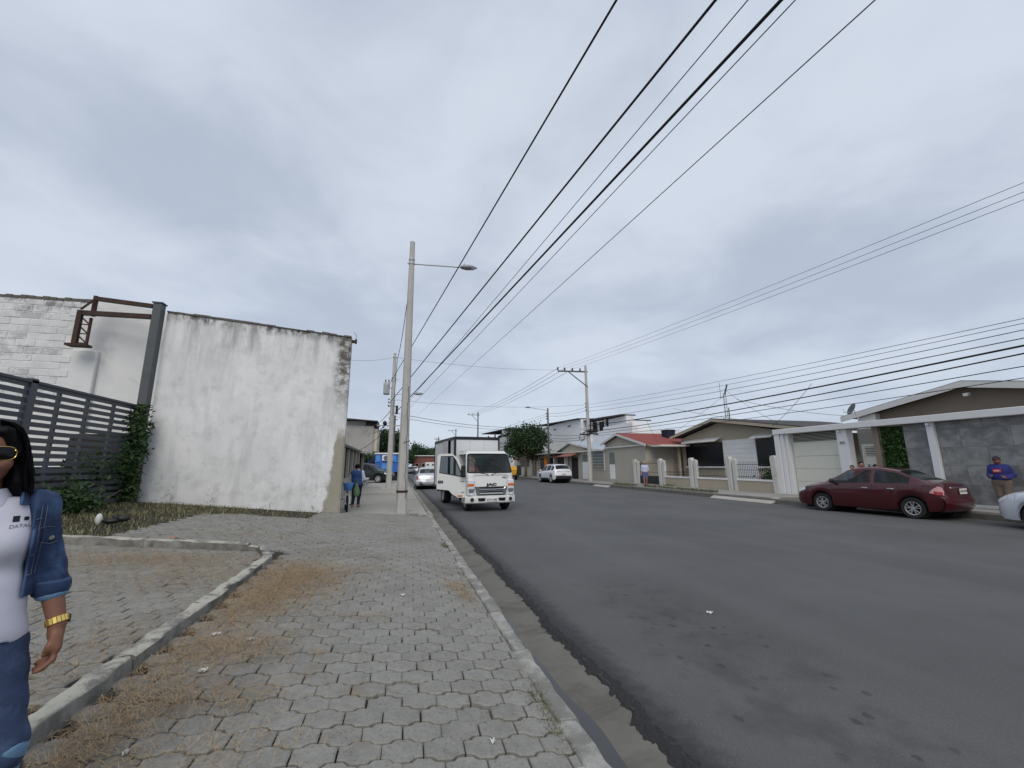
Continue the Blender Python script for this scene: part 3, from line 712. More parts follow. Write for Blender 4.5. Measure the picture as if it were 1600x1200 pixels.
# litter
def scrap(x, y, z, sx_, sy_, mat, label, cat='litter', name='paper_scrap', group=None):
    mb = MB(); n = 4; mb.grid([[(sx_*(i/n-.5)*(1+.2*math.sin(j*2+x*9)), sy_*(j/n-.5)*(1+.2*math.cos(i*2+y*7)), .012+.012*math.sin(i*2.1+j*1.7+x*11)) for i in range(n+1)] for j in range(n+1)])
    k = len(mb.v); mb.v += [(a, b, c-.004) for a, b, c in mb.v]; mb.f += [tuple(reversed([i+k for i in f])) for f in mb.f]; mb.m += [0]*(len(mb.f)-len(mb.m))
    o = mb.build(name, mat, label=label, cat=cat, group=group); o.scale = (.7, .7, .7); o.location = (x, y, z); o.rotation_euler = (0, slope if x < .9 else 0, rng.uniform(0, 3)); return o
scrap(3.38, 4.24, .002, .085, .06, 'paper', 'small white paper scrap lying alone on the asphalt')
scrap(-1.27, 3.95, zl(-1.27), .09, .05, 'paper', 'flattened white cup lying right beside the border')
scrap(-1.0, 3.85, zl(-1.0), .055, .05, 'paper', 'crumpled white paper on pavers right of the flattened cup')
scrap(-1.12, 3.35, zl(-1.12), .07, .05, 'paper', 'white torn wrapper lying on the straw nearer the camera')
scrap(-1.12, 2.55, zl(-1.12), .05, .02, 'paper', 'tiny pale paper strip between the nearest pavers')
scrap(.13, 5.05, zl(.13), .06, .04, 'paper', 'small white scrap in the middle of the pavers')
scrap(1.01, 11.3, .15, .12, .05, 'paper', 'white litter on the kerb near the lamp post')
scrap(-3.2, 7.75, zl(-3.2)+.02, .22, .10, 'pink_scrap', 'reddish brown scrap lying in grass behind the border')
scrap(.55, 2.45, zl(.55), .05, .03, 'paper', 'white fleck on the last paver by the kerb weeds')
b_ = thing('rubbish_bag', 'dark rubbish bag with a white end lying in the grass', 'litter', (-4.62, 8.8, zl(-4.62)))
mb = MB(); mb.ell((.06, 0, .06), (.13, .09, .05), 9, 5); mb.ell((.2, .03, .09), (.11, .07, .06), 7, 5); mb.ell((.10, .05, .10), (.06, .06, .07), 6, 4); smooth_angle(mb.build('bag', 'trim_black', b_), 60)
mb = MB(); mb.ell((-.10, -.02, .09), (.05, .05, .10), 7, 5); smooth_angle(mb.build('white_end', 'paper', b_), 60)
# ------------------------------------------------------------------ left: roofless warehouse
def leaves(name, pts, size, mat, parent=None, seed=1, up=.3, **k):
    q = np.random.RandomState(seed); n = len(pts); P = np.array(pts, float)
    nrm = q.normal(size=(n, 3)); nrm[:, 2] += up; nrm /= np.linalg.norm(nrm, axis=1)[:, None]
    t = np.cross(nrm, q.normal(size=(n, 3))); t /= np.linalg.norm(t, axis=1)[:, None]; b = np.cross(nrm, t)
    s = size*q.uniform(.6, 1.3, n)[:, None]
    V = np.stack([P-t*s, P+b*s*.45+nrm*s*.1, P+t*s, P-b*s*.45+nrm*s*.1], 1).reshape(-1, 3)
    mb = MB(); mb._add(V.tolist(), [(4*i, 4*i+1, 4*i+2, 4*i+3) for i in range(n)]); return mb.build(name, mat, parent, **k)
wh = thing('warehouse', 'weathered white roofless warehouse with rusty steel frame and flaking gable wall', 'building', (-3.8, 12.7, zl(-3.8)))
mb = MB(); P = []
def ztop(x): return 5.19-.078*x
pr = [(-6.08, .3), (-1.47, .1), (-1.47, ztop(-1.47)), (-6.08, ztop(-6.08))]
mb.prism(pr, 'y', 12.65, 12.88); mb.build('gable_wall', 'stucco', wh, world=True)
mb = MB(); mb.box(-1.467, -1.44, 12.66, 12.9, .1, ztop(-1.4)+.0); mb.build('corner_pier', 'stucco', wh, world=True)
mb = MB()
xs = np.linspace(-6.08, -1.44, 24)
for a, b in zip(xs[:-1], xs[1:]):
    h = rng.uniform(.025, .06); mb.prism([(a, ztop(a)+.003), (b-.004, ztop(b)+.003), (b-.004, ztop(b)+h), (a, ztop(a)+h)], 'y', 12.63-rng.uniform(0, .02), 12.9)
mb.build('coping', 'dark_dirt', wh, world=True)
mb = MB(); mb.bar((-1.44, 12.75, 5.22), (-1.30, 12.75, 5.22), .07, .08); mb.bar((-1.32, 12.75, 5.16), (-1.32, 12.75, 5.30), .05); mb.tube([(-1.33, 12.75, 5.3), (-1.31, 12.75, 5.4), (-1.36, 12.75, 5.47), (-1.4, 12.75, 5.5)], .006, 5); mb.build('rusty_bracket', 'rust', wh, world=True)
mb = MB(); mb.bbox(-6.31, -6.11, 12.40, 12.62, .6, 5.82, .015); mb.box(-6.33, -6.09, 12.38, 12.64, 5.82, 5.85); mb.build('steel_column', 'steel_grey', wh, world=True)
mb = MB(); mb.bar((-6.34, 12.5, 5.46), (-8.05, 12.9, 5.56), .09, .12); mb.build('lower_beam', 'rust', wh, world=True)
mb = MB(); mb.bar((-6.34, 12.5, 5.75), (-7.86, 12.95, 5.99), .08, .11); mb.build('rafter', 'rust', wh, world=True)
mb = MB(); mb.bar((-8.10, 12.9, 4.72), (-8.10, 12.9, 5.62), .10, .10); mb.bar((-7.88, 12.95, 4.72), (-7.88, 12.95, 5.45), .05); mb.bar((-7.86, 12.95, 5.5), (-7.86, 12.95, 6.06), .08)
for i in range(3): z = 4.76+i*.25; mb.bar((-8.1, 12.92, z+.22), (-7.88, 12.94, z), .03); mb.bar((-8.1, 12.92, z), (-7.88, 12.94, z), .025)
mb.bar((-8.1, 12.9, 5.66), (-7.84, 12.95, 6.02), .04); mb.bar((-8.05, 12.8, 5.62), (-7.8, 12.85, 5.95), .03); mb.box(-8.25, -7.8, 12.8, 13.05, 4.66, 4.72); mb.build('truss', 'rust', wh, world=True)
mb = MB(); mb.bbox(-8.34, -7.80, 13.27, 13.39, .8, 4.66, .02); mb.build('pilaster', 'plaster_back', wh, world=True)
mb = MB(); mb.prism([(-15, .8), (-6.1, .6), (-6.1, 5.84), (-8.0, 6.12), (-8.3, 6.08), (-15, 6.0)], 'y', 13.40, 13.65); bw = mb.build('back_wall', 'plaster_back', wh, world=True)
blk = MB().bbox(-.197, .197, -.03, .02, -.0895, .0895, .009).mesh('block', 'painted_block')
for r in range(15):
    for c in range(15):
        x = -8.62-c*.405-(.2 if r % 2 else 0); z = 5.93-r*.19
        o = link_copy(blk, 'block', bw, (x-wh.location.x, 13.412-wh.location.y+rng.uniform(0, .012), z-wh.location.z), (0, rng.uniform(-.006, .006), 0))
mb = MB()
for i in range(60):
    a = -15+i*.155; hh = rng.uniform(.01, .05)
    if a > -8.2: break
    mb.box(a, a+.14, 13.37, 13.66, 6.08-.08*(-8.2-a)/6.8-.06, 6.09-.08*(-8.2-a)/6.8+hh-.03)
mb.build('coping', 'dark_dirt', wh, world=True)
# slatted fence (each slat a part)
fe = thing('slat_fence', 'tall dark grey horizontal slat fence beside the white warehouse wall', 'fence', (-6.2, 9.5, zl(-6.2)))
fz = zl(-6.2)
for (ya, yb) in ((5.0, 9.05), (9.2, 12.36)):
    me = MB().bbox(-.008, .008, -(yb-ya)/2, (yb-ya)/2, -.042, .042, .003).mesh('slat', 'fence_grey')
    for i in range(17): link_copy(me, 'slat', fe, (rng.uniform(-.004, .004), (ya+yb)/2-9.5, .06+i*.134), (rng.uniform(-.002, .002), 0, 0))
me = MB().bbox(-.03, .03, -.028, .028, 0, 2.26, .005).mesh('upright', 'fence_grey')
for y in (6.0, 7.0, 8.2, 9.84, 10.62, 11.46, 12.28): link_copy(me, 'upright', fe, (-.05, y-9.5, 0))
me = MB().bbox(-.05, .05, -.075, .075, 0, 2.32, .006).mesh('post', 'fence_grey'); link_copy(me, 'post', fe, (-.01, 9.125-9.5, 0))
mb = MB(); mb.box(-6.25, -6.16, 5, 12.36, 3.03+.03, 3.03+.075); mb.build('top_rail', 'fence_grey', fe, world=True)
mb = MB(); mb.box(-6.42, -6.32, 5, 12.4, .5, 1.62); mb.build('backing_board', 'fence_grey', fe, world=True)
# climbing vine and bush
def vine_pts(n):
    P = []
    while len(P) < n:
        z = rng.uniform(.85, 3.12); w = .12+.07*math.sin(z*3.1)+.12*math.exp(-((z-1.7)/.4)**2)
        y = 12.28-abs(rng.gauss(0, w)); x = -6.08+rng.gauss(0, .09)
        if rng.random() < .9: P.append((x, y, z))
    for _ in range(420): P.append((-6.1+rng.gauss(0, .04), 12.2-abs(rng.gauss(0, .8)), rng.gauss(1.6, .25)))
    for _ in range(160): P.append((-6.02+rng.gauss(0, .06), 12.5+rng.uniform(0, .12)-.1, rng.uniform(1.9, 2.7)))
    return P
vn = thing('climbing_vine', 'dark green vine climbing the grey steel column at the fence end', 'vine', (-6.1, 12.2, fz))
leaves('foliage', [(a+6.1, b-12.2, c-fz) for a, b, c in vine_pts(2000)], .055, 'leaf_mid', vn, 3, kind='stuff')
mb = MB(); mb.tube([(0, .05, 0), (.05, .02, .8), (0, .08, 1.5), (.06, 0, 2.2)], [.03, .025, .02, .01], 6); mb.build('stem', 'bark', vn)
bu = thing('leafy_bush', 'green weedy bush growing against the foot of the slat fence', 'bush', (-5.85, 10.1, zl(-5.85)))
P = []
for _ in range(1300):
    a = rng.gauss(0, .16); b = rng.gauss(0, .30); P.append((a, b, abs(rng.gauss(0, .22))+.02))
leaves('foliage', P, .05, 'leaf_mid', bu, 9, kind='stuff')
mb = MB()
for i in range(7): mb.tube([(rng.gauss(0, .05), rng.gauss(0, .1), 0), (rng.gauss(0, .12), rng.gauss(0, .3), .35)], [.01, .004], 5)
mb.build('stems', 'bark', bu)
# ------------------------------------------------------------------ poles on the left pavement
lp = thing('lamp_pole', 'tall tapered concrete street lamp pole standing at the end of the pavers', 'lamp pole', (.2, 13.75, zl(.2)))
mb = MB(); mb.tube([(0, 0, -.3), (0, 0, 0), (0, 0, 4.5), (0, 0, 9.0)], [.175, .170, .125, .082], 8); smooth_angle(mb.build('pole', 'concrete_pole', lp), 20)
mb = MB(); mb.tube([(.08, 0, 8.19), (.9, 0, 8.23), (1.75, 0, 8.27)], .022, 8); mb.build('arm', 'galv', lp)
mb = MB(); mb.lathe([(.098, -.04), (.104, -.04), (.104, .04), (.098, .04)], (0, 0, 8.2), n=12); mb.lathe([(.095, -.03), (.102, -.03), (.102, .03), (.095, .03)], (0, 0, 8.34), n=12); mb.bar((-.15, 0, 8.2), (-.09, 0, 8.2), .03); mb.build('clamp', 'galv', lp)
def lamp_head(par, at, rot=0.):
    mb = MB(); P = []
    for i in range(9):
        t = i/8; w = .035+.10*math.sin(math.pi*min(1, t*1.08+.05))**.6; h = .03+.06*math.sin(math.pi*min(1, t+.05))**.7
        P.append([(t*.58, w*math.cos(a), h*math.sin(a)) for a in np.linspace(0, 2*math.pi, 13)])
    mb.grid(P); mb.ell((.14, 0, .09), (.035, .035, .05), 8, 6)
    hd = mb.build('lamp_head', 'lamp_grey', par, smooth=True); hd.location = at; hd.rotation_euler = (0, R(-3), rot)
    mb = MB(); mb.ell((.34, 0, -.05), (.18, .085, .035), 12, 6); mb.build('lens', 'lamp_lens', hd, smooth=True)
lamp_head(lp, (1.68, 0, 8.28))
mb = MB(); pts = [(.09+.018*math.sin(i*.9)+.012*math.sin(i*2.3)-.004*i*0, -.155+.02*math.cos(i*1.3)+.0028*i, i*.14+.4) for i in range(26)]
pts = [(x*(1-.012*i), -(.172-.0105*z)*math.sqrt(max(.15, 1-(x/.19)**2))-.008, z) for i, (x, y, z) in enumerate(pts)]
mb.tube(pts, .007, 5); mb.tube([(-.02, -.17, 2.1), (.16, -.08, 2.16), (.18, .05, 2.2)], .008, 5)
mb.build('loose_wire', 'cable_black', lp)
mb = MB(); mb.lathe([(.168, -.035), (.174, -.035), (.174, .035), (.168, .035)], (0, 0, .62), n=8); mb.build('rust_band', 'rust', lp)
up_ = thing('utility_pole', 'slim concrete utility pole carrying a grey transformer on the left pavement', 'utility pole', (-.42, 28.1, zs(-.4)))
mb = MB(); mb.tube([(0, 0, -.3), (0, 0, 0), (0, 0, 8.55)], [.2, .19, .105], 10); mb.lathe([(.13, 0), (.10, .08), (.05, .14), (.09, .2), (.07, .28), (0, .3)], (0, 0, 8.5), n=10); mb.box(-.42, .42, -.4, .4, 0, .06); smooth_angle(mb.build('pole', 'concrete_pole', up_), 25)
mb = MB(); mb.bbox(-.62, -.22, -.32, .1, 5.95, 6.75, .05)
for i in range(5): mb.box(-.6+.08*i, -.58+.08*i, -.36, -.32, 6.0, 6.6)
tr = mb.build('transformer', 'transformer_grey', up_)
mb = MB()
for i in range(2): mb.lathe([(.03, 0), (.05, .05), (.03, .1), (.05, .15), (.02, .2)], (-.5+.2*i, -.1, 6.75), n=8)
mb.build('bushing', 'ceramic', tr)
mb = MB(); mb.bar((-.9, 0, 3.95), (.62, 0, 3.95), .07); mb.bar((-.25, -.12, 6.4), (0, 0, 6.4), .06); mb.bar((-.3, 0, 5.2), (.25, 0, 5.2), .05); mb.bar((-.2, 0, 7.0), (.3, 0, 7.0), .04)
for z in (5.3, 5.45, 5.6, 6.9, 7.1): mb.box(-.14, .14, -.14, .14, z-.02, z+.02)
mb.build('crossarm', 'galv', up_)
mb = MB()
for x in (-.85, .58): mb.lathe([(.03, 0), (.055, .05), (.03, .1), (.05, .14), (0, .17)], (x, 0, 3.98), n=8)
for z in (5.25, 5.45, 5.65): mb.ell((-.24, -.08, z), (.05, .05, .06), 8, 6)
mb.build('insulator', 'ceramic', up_)
mb = MB(); mb.ell((-.42, -.1, 4.1), (.13, .13, .15), 10, 8); mb.bar((.28, -.05, 4.7), (.28, -.05, 5.25), .16); mb.build('splice_box', 'trim_black', up_)
mb = MB(); mb.tube([(.1, 0, 6.0), (.9, 0, 6.05), (1.4, 0, 6.08)], .02, 6); mb.build('arm', 'galv', up_); lamp_head(up_, (1.35, 0, 6.08))
# ------------------------------------------------------------------ left: houses down the street
ph = thing('porch_house', 'low house with dark barred porch and lean-to roof behind the warehouse corner', 'house', (-3.6, 22, .2))
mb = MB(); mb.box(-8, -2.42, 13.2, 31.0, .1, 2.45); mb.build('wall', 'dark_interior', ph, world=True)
mb = MB(); mb.prism([(-2.1, 2.42), (-2.1, 2.52), (-5.5, 3.25), (-5.5, 3.15)], 'y', 13.2, 27.5); mb.build('roof', 'steel_grey', ph, world=True)
mb = MB(); mb.prism([(-2.0, 2.3), (-2.0, 2.38), (-5.5, 3.2), (-5.5, 3.1)], 'y', 27.6, 31.3); mb.build('roof', 'roof_dark', ph, world=True)
mb = MB(); mb.box(-2.44, -2.22, 13.2, 31, .1, 1.05); mb.build('parapet_wall', 'grey_wall', ph, world=True)
for y in (14.2, 16.1, 18.0, 19.9, 21.8, 23.7, 25.6, 27.5, 30.8):
    mb = MB(); mb.bbox(-2.42, -2.2, y-.1, y+.1, .15, 2.44, .015); mb.build('column', 'greige_wall', ph, world=True)
k = 0
for y in np.arange(13.5, 30.8, .2):
    mb = MB(); mb.bar((-2.34, y, 1.05), (-2.34, y, 2.44), .016); mb.build('grille_bar', 'iron_dark', ph, world=True)
lw = thing('low_wall', 'low concrete garden wall past the porch on the left pavement', 'wall', (-2.3, 34.5, .2))
mb = MB(); mb.box(-2.42, -2.15, 31.4, 37.5, .05, .58); mb.build('wall', 'grey_wall', lw, world=True)
mb = MB(); mb.bbox(-2.46, -2.11, 31.3, 37.6, .58, .66, .01); mb.build('coping', 'concrete', lw, world=True)
def windows(par, face, pos, rects, fmat='fascia_white', gmat='window_black', world=True, d=.05, f=.06):
    # face 'x-': pane in plane x=pos looking to -x, rect (y0,y1,z0,z1); 'y-': plane y=pos, rect (x0,x1,z0,z1)
    for (a, b, c, e) in rects:
        def bx(mb, u0, u1, w0, w1, q0, q1):
            if face == 'x-': mb.box(q0, q1, u0, u1, w0, w1)
            elif face == 'x+': mb.box(-q1+2*pos, -q0+2*pos, u0, u1, w0, w1)
            else: mb.box(u0, u1, q0, q1, w0, w1)
        mb = MB(); bx(mb, a, b, c, c+f, pos-d, pos+.02); bx(mb, a, b, e-f, e, pos-d, pos+.02); bx(mb, a, a+f, c+f, e-f, pos-d, pos+.02); bx(mb, b-f, b, c+f, e-f, pos-d, pos+.02)
        w = mb.build('window', fmat, par, world=world)
        mb = MB(); bx(mb, a+f, b-f, c+f, e-f, pos-d*.4, pos-.004); mb.build('pane', gmat, w, world=world)
gb = thing('apartment_block', 'stained grey three storey block with dark overhanging roof on the left', 'building', (-5, 58, .2))
mb = MB(); mb.box(-8.5, -2.95, 55, 64, .1, 6.5); mb.build('wall', 'grey_wall', gb, world=True)
mb = MB(); mb.box(-2.95, -2.5, 55.4, 64, 3.4, 6.2); mb.build('balcony', 'cream_wall', gb, world=True)
mb = MB(); mb.box(-6.3, -3.9, 55.2, 60, 6.5, 7.1); mb.build('stair_house', 'grey_wall', gb, world=True)
mb = MB(); mb.prism([(-6.8, 7.25), (-2.45, 7.0), (-2.45, 7.1), (-6.8, 7.4)], 'y', 54.2, 62); mb.build('roof', 'roof_dark', gb, world=True)
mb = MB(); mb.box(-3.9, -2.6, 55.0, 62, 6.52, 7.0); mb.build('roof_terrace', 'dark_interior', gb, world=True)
windows(gb, 'x+', -2.48, [(56.5, 58, 4.3, 5.6), (60, 61.5, 4.3, 5.6)]); windows(gb, 'y-', 55, [(-7.6, -6.6, 1.2, 2.6)])
bk = thing('blue_kiosk', 'blue painted container kiosk with an air conditioner on its front', 'kiosk', (-1.0, 46, .2))
mb = MB(); mb.box(-2.1, .35, 45.1, 48.5, 1.0, 2.78)
for i in range(14): mb.box(-2.1+i*.175, -2.02+i*.175, 45.06, 45.1, 1.0, 2.0)
mb.build('wall', 'blue_paint', bk, world=True)
mb = MB(); mb.box(-2.12, .37, 45.0, 48.6, 2.02, 2.09); mb.box(-2.05, -1.62, 45.05, 45.1, 2.12, 2.7); mb.box(-.55, -.1, 45.05, 45.1, 2.12, 2.7); mb.box(-1.45, -.75, 45.02, 45.1, 1.3, 1.98); mb.build('panel', 'blue_light', bk, world=True)
mb = MB(); mb.bbox(-2.2, .45, 44.95, 48.7, 2.78, 2.92, .02); mb.build('roof', 'white_paint', bk, world=True)
mb = MB(); mb.bbox(-1.42, -.68, 44.7, 45.04, 2.12, 2.68, .03); ac = mb.build('air_conditioner', 'white_trim', bk, world=True)
mb = MB(); mb.lathe([(.0, 0), (.2, 0), (.22, .02), (.24, 0)], (-.15+-.9+1.0, -1.32, 2.2), 'y', 16); mb.build('fan_grille', 'grille_grey', ac)
mb = MB(); mb.box(-2.1, .35, 45.4, 48.5, .1, 1.0); mb.build('base', 'black_void', bk, world=True)
mb = MB(); mb.prism([(-2.15, 2.5), (-2.15, 2.25), (-3.2, 1.55), (-3.2, 1.75)], 'y', 45.0, 46.8); mb.build('awning', 'blue_navy', bk, world=True)
# ------------------------------------------------------------------ trees
def tree(name, label, loc, h_tr, cr, n, leaf, mat, seed, rx=None, group=None, clumps=26, low=.0):
    q = random.Random(seed); t = thing(name, label, 'tree', loc, 0, group); rx = rx or (cr, cr, cr*.8)
    mb = MB(); top = (q.uniform(-.2, .2), q.uniform(-.2, .2), h_tr)
    mb.tube([(0, 0, -.1), (.05, .03, h_tr*.5), top], [cr*.09, cr*.07, cr*.06], 8)
    cl = []
    for i in range(clumps):
        while True:
            v = Vector((q.uniform(-1, 1), q.uniform(-1, 1), q.uniform(-1, 1)))
            if .25 < v.length < 1: break
        c = Vector((v.x*rx[0], v.y*rx[1], v.z*rx[2]+h_tr+rx[2]*.75)); cl.append(c)
        if i < 9: mb.tube([top, (Vector(top)+c)/2+Vector((q.uniform(-.2, .2), q.uniform(-.2, .2), -.15)), c], [cr*.05, cr*.03, cr*.01], 6)
    mb.build('trunk', 'bark', t, smooth=True)
    P = []
    for i in range(n):
        c = q.choice(cl); s = cr*.21
        P.append((c.x+q.gauss(0, s), c.y+q.gauss(0, s), c.z+q.gauss(0, s*.75)))
    leaves('crown', P[:int(n*.72)], leaf, mat, t, seed, kind='stuff'); leaves('light_foliage', P[int(n*.72):], leaf*.9, 'leaf_mid', t, seed+1, kind='stuff'); return t
tree('street_tree', 'leafy dark green street tree on the right pavement behind the truck', (15.4, 50.5, .2), 2.6, 2.3, 9000, .17, 'leaf_dark', 4, (2.4, 2.4, 2.1), clumps=34)
tree('broad_tree', 'wide dark tree rising behind the blue kiosk', (-1.9, 66, .1), 3.6, 3.0, 6000, .22, 'leaf_dark', 8, (3.1, 3.0, 1.6))
tree('low_tree', 'small dark tree beside the blue kiosk awning', (-3.4, 47.5, .1), .9, 1.3, 3500, .13, 'leaf_mid', 11, (1.5, 1.3, 1.0))
for i, (x, y, s, lb) in enumerate(((1.0, 150, 4.2, 'leftmost distant tree closing the end of the street'), (7.2, 155, 4.6, 'distant tree closing the street just right of the leftmost one'), (13., 160, 4.0, 'third distant tree from the left at the street end'))):
    tree('distant_tree', lb, (x, y, 0), 2.8, s, 4500, .42, 'leaf_dark', 20+i, (s, s, s*.75), 'trees at the far end of the street')
# ------------------------------------------------------------------ right side: walled house with garage
def part(par, name, mat, *boxes, bev=0):
    mb = MB()
    for b in boxes: (mb.bbox(*b, bev) if bev else mb.box(*b))
    return mb.build(name, mat, par, world=True)
ha = thing('walled_house', 'modern house behind a grey stone clad wall with white beam and cream garage', 'house', (19, 10, .2))
fw = part(ha, 'street_wall', 'grey_wall', (17.76, 17.95, 4, 11.06, .2, 2.97), (17.76, 17.95, 11.84, 12.08, .2, 2.97))
tile = MB().bbox(-.02, .02, -.595, .595, -.297, .297, .004)
for r in range(5):
    y = 10.06; c = 0; z0 = .30+r*.6
    while y > 4.2:
        w = 1.2 if not (c == 0 and r % 2) else .6; ya = max(y-w, 4.0); zt = min(z0+.596, 2.968)
        mb = MB(); mb.bbox(17.725, 17.765, ya+.003, y-.003, z0, zt, .004); mb.build('stone_tile', 'stone_tile', fw, world=True); y -= w; c += 1
    mb = MB(); mb.bbox(17.725, 17.765, 10.29, 11.05, z0, min(z0+.596, 2.968), .004); mb.build('stone_tile', 'stone_tile', fw, world=True)
part(ha, 'plinth', 'white_trim', (17.66, 17.8, 4, 11.06, .2, .295))
part(ha, 'parapet_beam', 'white_trim', (17.46, 17.98, 4, 16.36, 2.97, 3.2), bev=.012)
part(ha, 'post', 'white_trim', (17.6, 17.79, 10.07, 10.28, .2, 2.968), bev=.01)
part(ha, 'pier', 'white_trim', (17.6, 17.95, 12.98, 13.40, .2, 2.968), bev=.01)
part(ha, 'pier', 'white_trim', (17.62, 17.95, 15.68, 15.86, .2, 2.968), bev=.01); part(ha, 'pier', 'white_trim', (17.56, 17.95, 15.88, 16.06, .2, 2.968), bev=.01); part(ha, 'pier', 'white_trim', (17.5, 17.95, 16.08, 16.34, .2, 2.968), bev=.01)
part(ha, 'brown_pier', 'brown_wall', (17.68, 17.95, 11.86, 12.07, .2, 2.968))
part(ha, 'recess_wall', 'grey_wall', (18.2, 18.35, 12.08, 12.98, .2, 2.968))
gd = part(ha, 'garage_door', 'cream_door', (17.84, 17.9, 13.4, 15.68, .22, 2.5))
for i in range(4): mb = MB(); mb.bbox(17.80, 17.84, 13.44, 15.64, .25+i*.56, .25+i*.56+.55, .008); mb.build('panel', 'cream_door', gd, world=True)
lv = part(ha, 'louvre_frame', 'cream_door', (17.84, 17.9, 13.4, 15.68, 2.5, 2.968))
for i in range(6): mb = MB(); mb.bar((17.81, 13.5, 2.60+i*.06), (17.81, 15.6, 2.60+i*.06), .05, .014); mb.build('louvre_slat', 'cream_door', lv, world=True)
mb = MB(); mb.box(17.83, 17.845, 13.5, 15.6, 2.57, 2.95); mb.build('louvre_shadow_gap', 'dark_interior', lv, world=True)
dr = part(ha, 'gate_door', 'cream_door', (17.98, 18.04, 12.12, 12.72, .22, 2.34))
for (a, b) in ((12.12, 12.17), (12.67, 12.72)): part(dr, 'door_frame', 'cream_door', (17.95, 17.98, a, b, .22, 2.34))
mb = MB(); mb.box(17.97, 17.98, 12.22, 12.62, 1.86, 2.24); mb.build('louvre_gap', 'dark_interior', dr, world=True)
for i in range(6): mb = MB(); mb.bar((17.965, 12.22, 1.88+i*.065), (17.965, 12.62, 1.88+i*.065), .03, .03); mb.build('louvre_slat', 'cream_door', dr, world=True)
mb = MB(); mb.bar((17.94, 12.55, 1.2), (17.94, 12.55, 1.55), .03); mb.build('handle', 'iron_dark', dr, world=True)
text_part('305', 'house_number', 'grille_grey', ha, (17.59-19, 13.19-10, 2.42-.2), (R(90), 0, R(-90)), .16, .004)
iv = thing('ivy_panel', 'tall panel of dense green ivy set in the grey stone wall', 'ivy', (17.8, 11.45, .3))
P = [(rng.gauss(0, .05), rng.uniform(-.38, .38), rng.uniform(0, 2.62)) for _ in range(3800)]
leaves('foliage', P, .06, 'leaf_ivy', iv, 5, kind='stuff'); mb = MB(); mb.box(.06, .1, -.39, .39, 0, 2.65); mb.build('trellis', 'dark_dirt', iv)
for y in (13.25, 10.18): part(ha, 'spot_lamp', 'white_paint', (17.5, 17.6, y-.05, y+.05, 2.86, 2.94), bev=.01)
# gabled house body behind the wall
def gable_roof(par, mat, x0, x1, yl, yp, yr, zl_, zp, zr, th=.10, fas='fascia_white', fw_=.16, corr=0):
    for (ya, za, yb, zb) in ((yl, zl_, yp, zp), (yp, zp, yr, zr)):
        mb = MB(); mb.prism([(ya, za), (yb, zb), (yb, zb+th), (ya, za+th)], 'x', x0, x1)
        if corr:
            n = int((x1-x0)/corr); dx_ = (x1-x0)/n; L = math.hypot(yb-ya, zb-za); 
            for i in range(n): mb.prism([(ya, za+th), (yb, zb+th), (yb, zb+th+.035), (ya, za+th+.035)], 'x', x0+i*dx_+dx_*.3, x0+i*dx_+dx_*.7)
        mb.build('roof', mat, par, world=True)
        mb = MB(); mb.prism([(ya, za-fw_), (yb, zb-fw_), (yb, zb+th*.7), (ya, za+th*.7)], 'x', x0-.05, x0-.005); mb.build('fascia', fas, par, world=True)
mb = MB(); mb.prism([(5.6, .2), (14.3, .2), (14.3, 3.65), (10.4, 4.42), (5.6, 3.5)], 'x', 20.5, 20.7); mb.build('gable_wall', 'brown_wall', ha, world=True)
part(ha, 'house_body', 'beige_wall', (20.7, 30, 5.6, 14.3, .2, 3.4)); part(ha, 'side_block', 'white_paint', (20.2, 20.5, 13.55, 14.3, .2, 3.75))
gable_roof(ha, 'roof_dark', 20.1, 30, 14.95, 10.4, 4.9, 3.66, 4.5, 3.4)
mb = MB(); mb.bar((20.3, 10.35, 4.1), (20.1, 10.35, 4.05), .12, .1); mb.build('spot_lamp', 'white_trim', ha, world=True)
ds = thing('satellite_dish', 'dark satellite dish on a short mast above the white beam', 'satellite dish', (17.8, 12.58, 3.2))
mb = MB(); mb.lathe([(0, 0), (.12, .015), (.24, .06), (.25, .065), (.24, .075), (.12, .03), (0, .015)], (0, 0, 0), n=18); d = mb.build('dish', 'steel_grey', ds, smooth=True); d.location = (-.1, .06, .52); d.rotation_euler = (R(-62), R(-15), R(55))
mb = MB(); mb.tube([(0, 0, 0), (0, 0, .2), (-.05, .05, .5)], .02, 6); mb.build('mast', 'galv', ds)
mb = MB(); mb.tube([(-.1, .06, .42), (-.38, .22, .42), (-.36, .24, .56)], .014, 5); mb.build('feed_arm', 'galv', ds)
# ------------------------------------------------------------------ right side: beige house with black windows
hb = thing('beige_house', 'beige gabled house with two large black windows and white board panel', 'house', (21, 22, .2))
mb = MB(); mb.prism([(18.6, .2), (27.2, .2), (27.2, 3.45), (23.2, 4.32), (18.6, 3.4)], 'x', 20.5, 20.7); mb.build('gable_wall', 'beige_wall', hb, world=True)
part(hb, 'house_body', 'beige_wall', (20.7, 29, 18.6, 27.2, .2, 3.35))
gable_roof(hb, 'roof_dark', 19.9, 29, 27.7, 23.2, 16.4, 3.52, 4.42, 3.25, .14, fas='beige_wall', fw_=.07)
for (a, b) in ((23.1, 24.9), (24.96, 26.7), (18.95, 20.35)):
    w = part(hb, 'window', 'iron_dark', (20.44, 20.5, a, b, 1.45, 3.02)); part(w, 'pane', 'window_black', (20.42, 20.438, a+.04, b-.04, 1.49, 2.98)); part(w, 'sill', 'white_trim', (20.36, 20.5, a-.05, b+.05, 1.36, 1.446))
for (a, b) in ((23.2, 24.85), (24.95, 26.6), (18.9, 20.4)):
    mb = MB(); mb.prism([(20.5, 3.28), (20.0, 3.06), (20.0, 3.1), (20.5, 3.34)], 'y', a, b); mb.build('awning', 'fascia_white', hb, world=True)
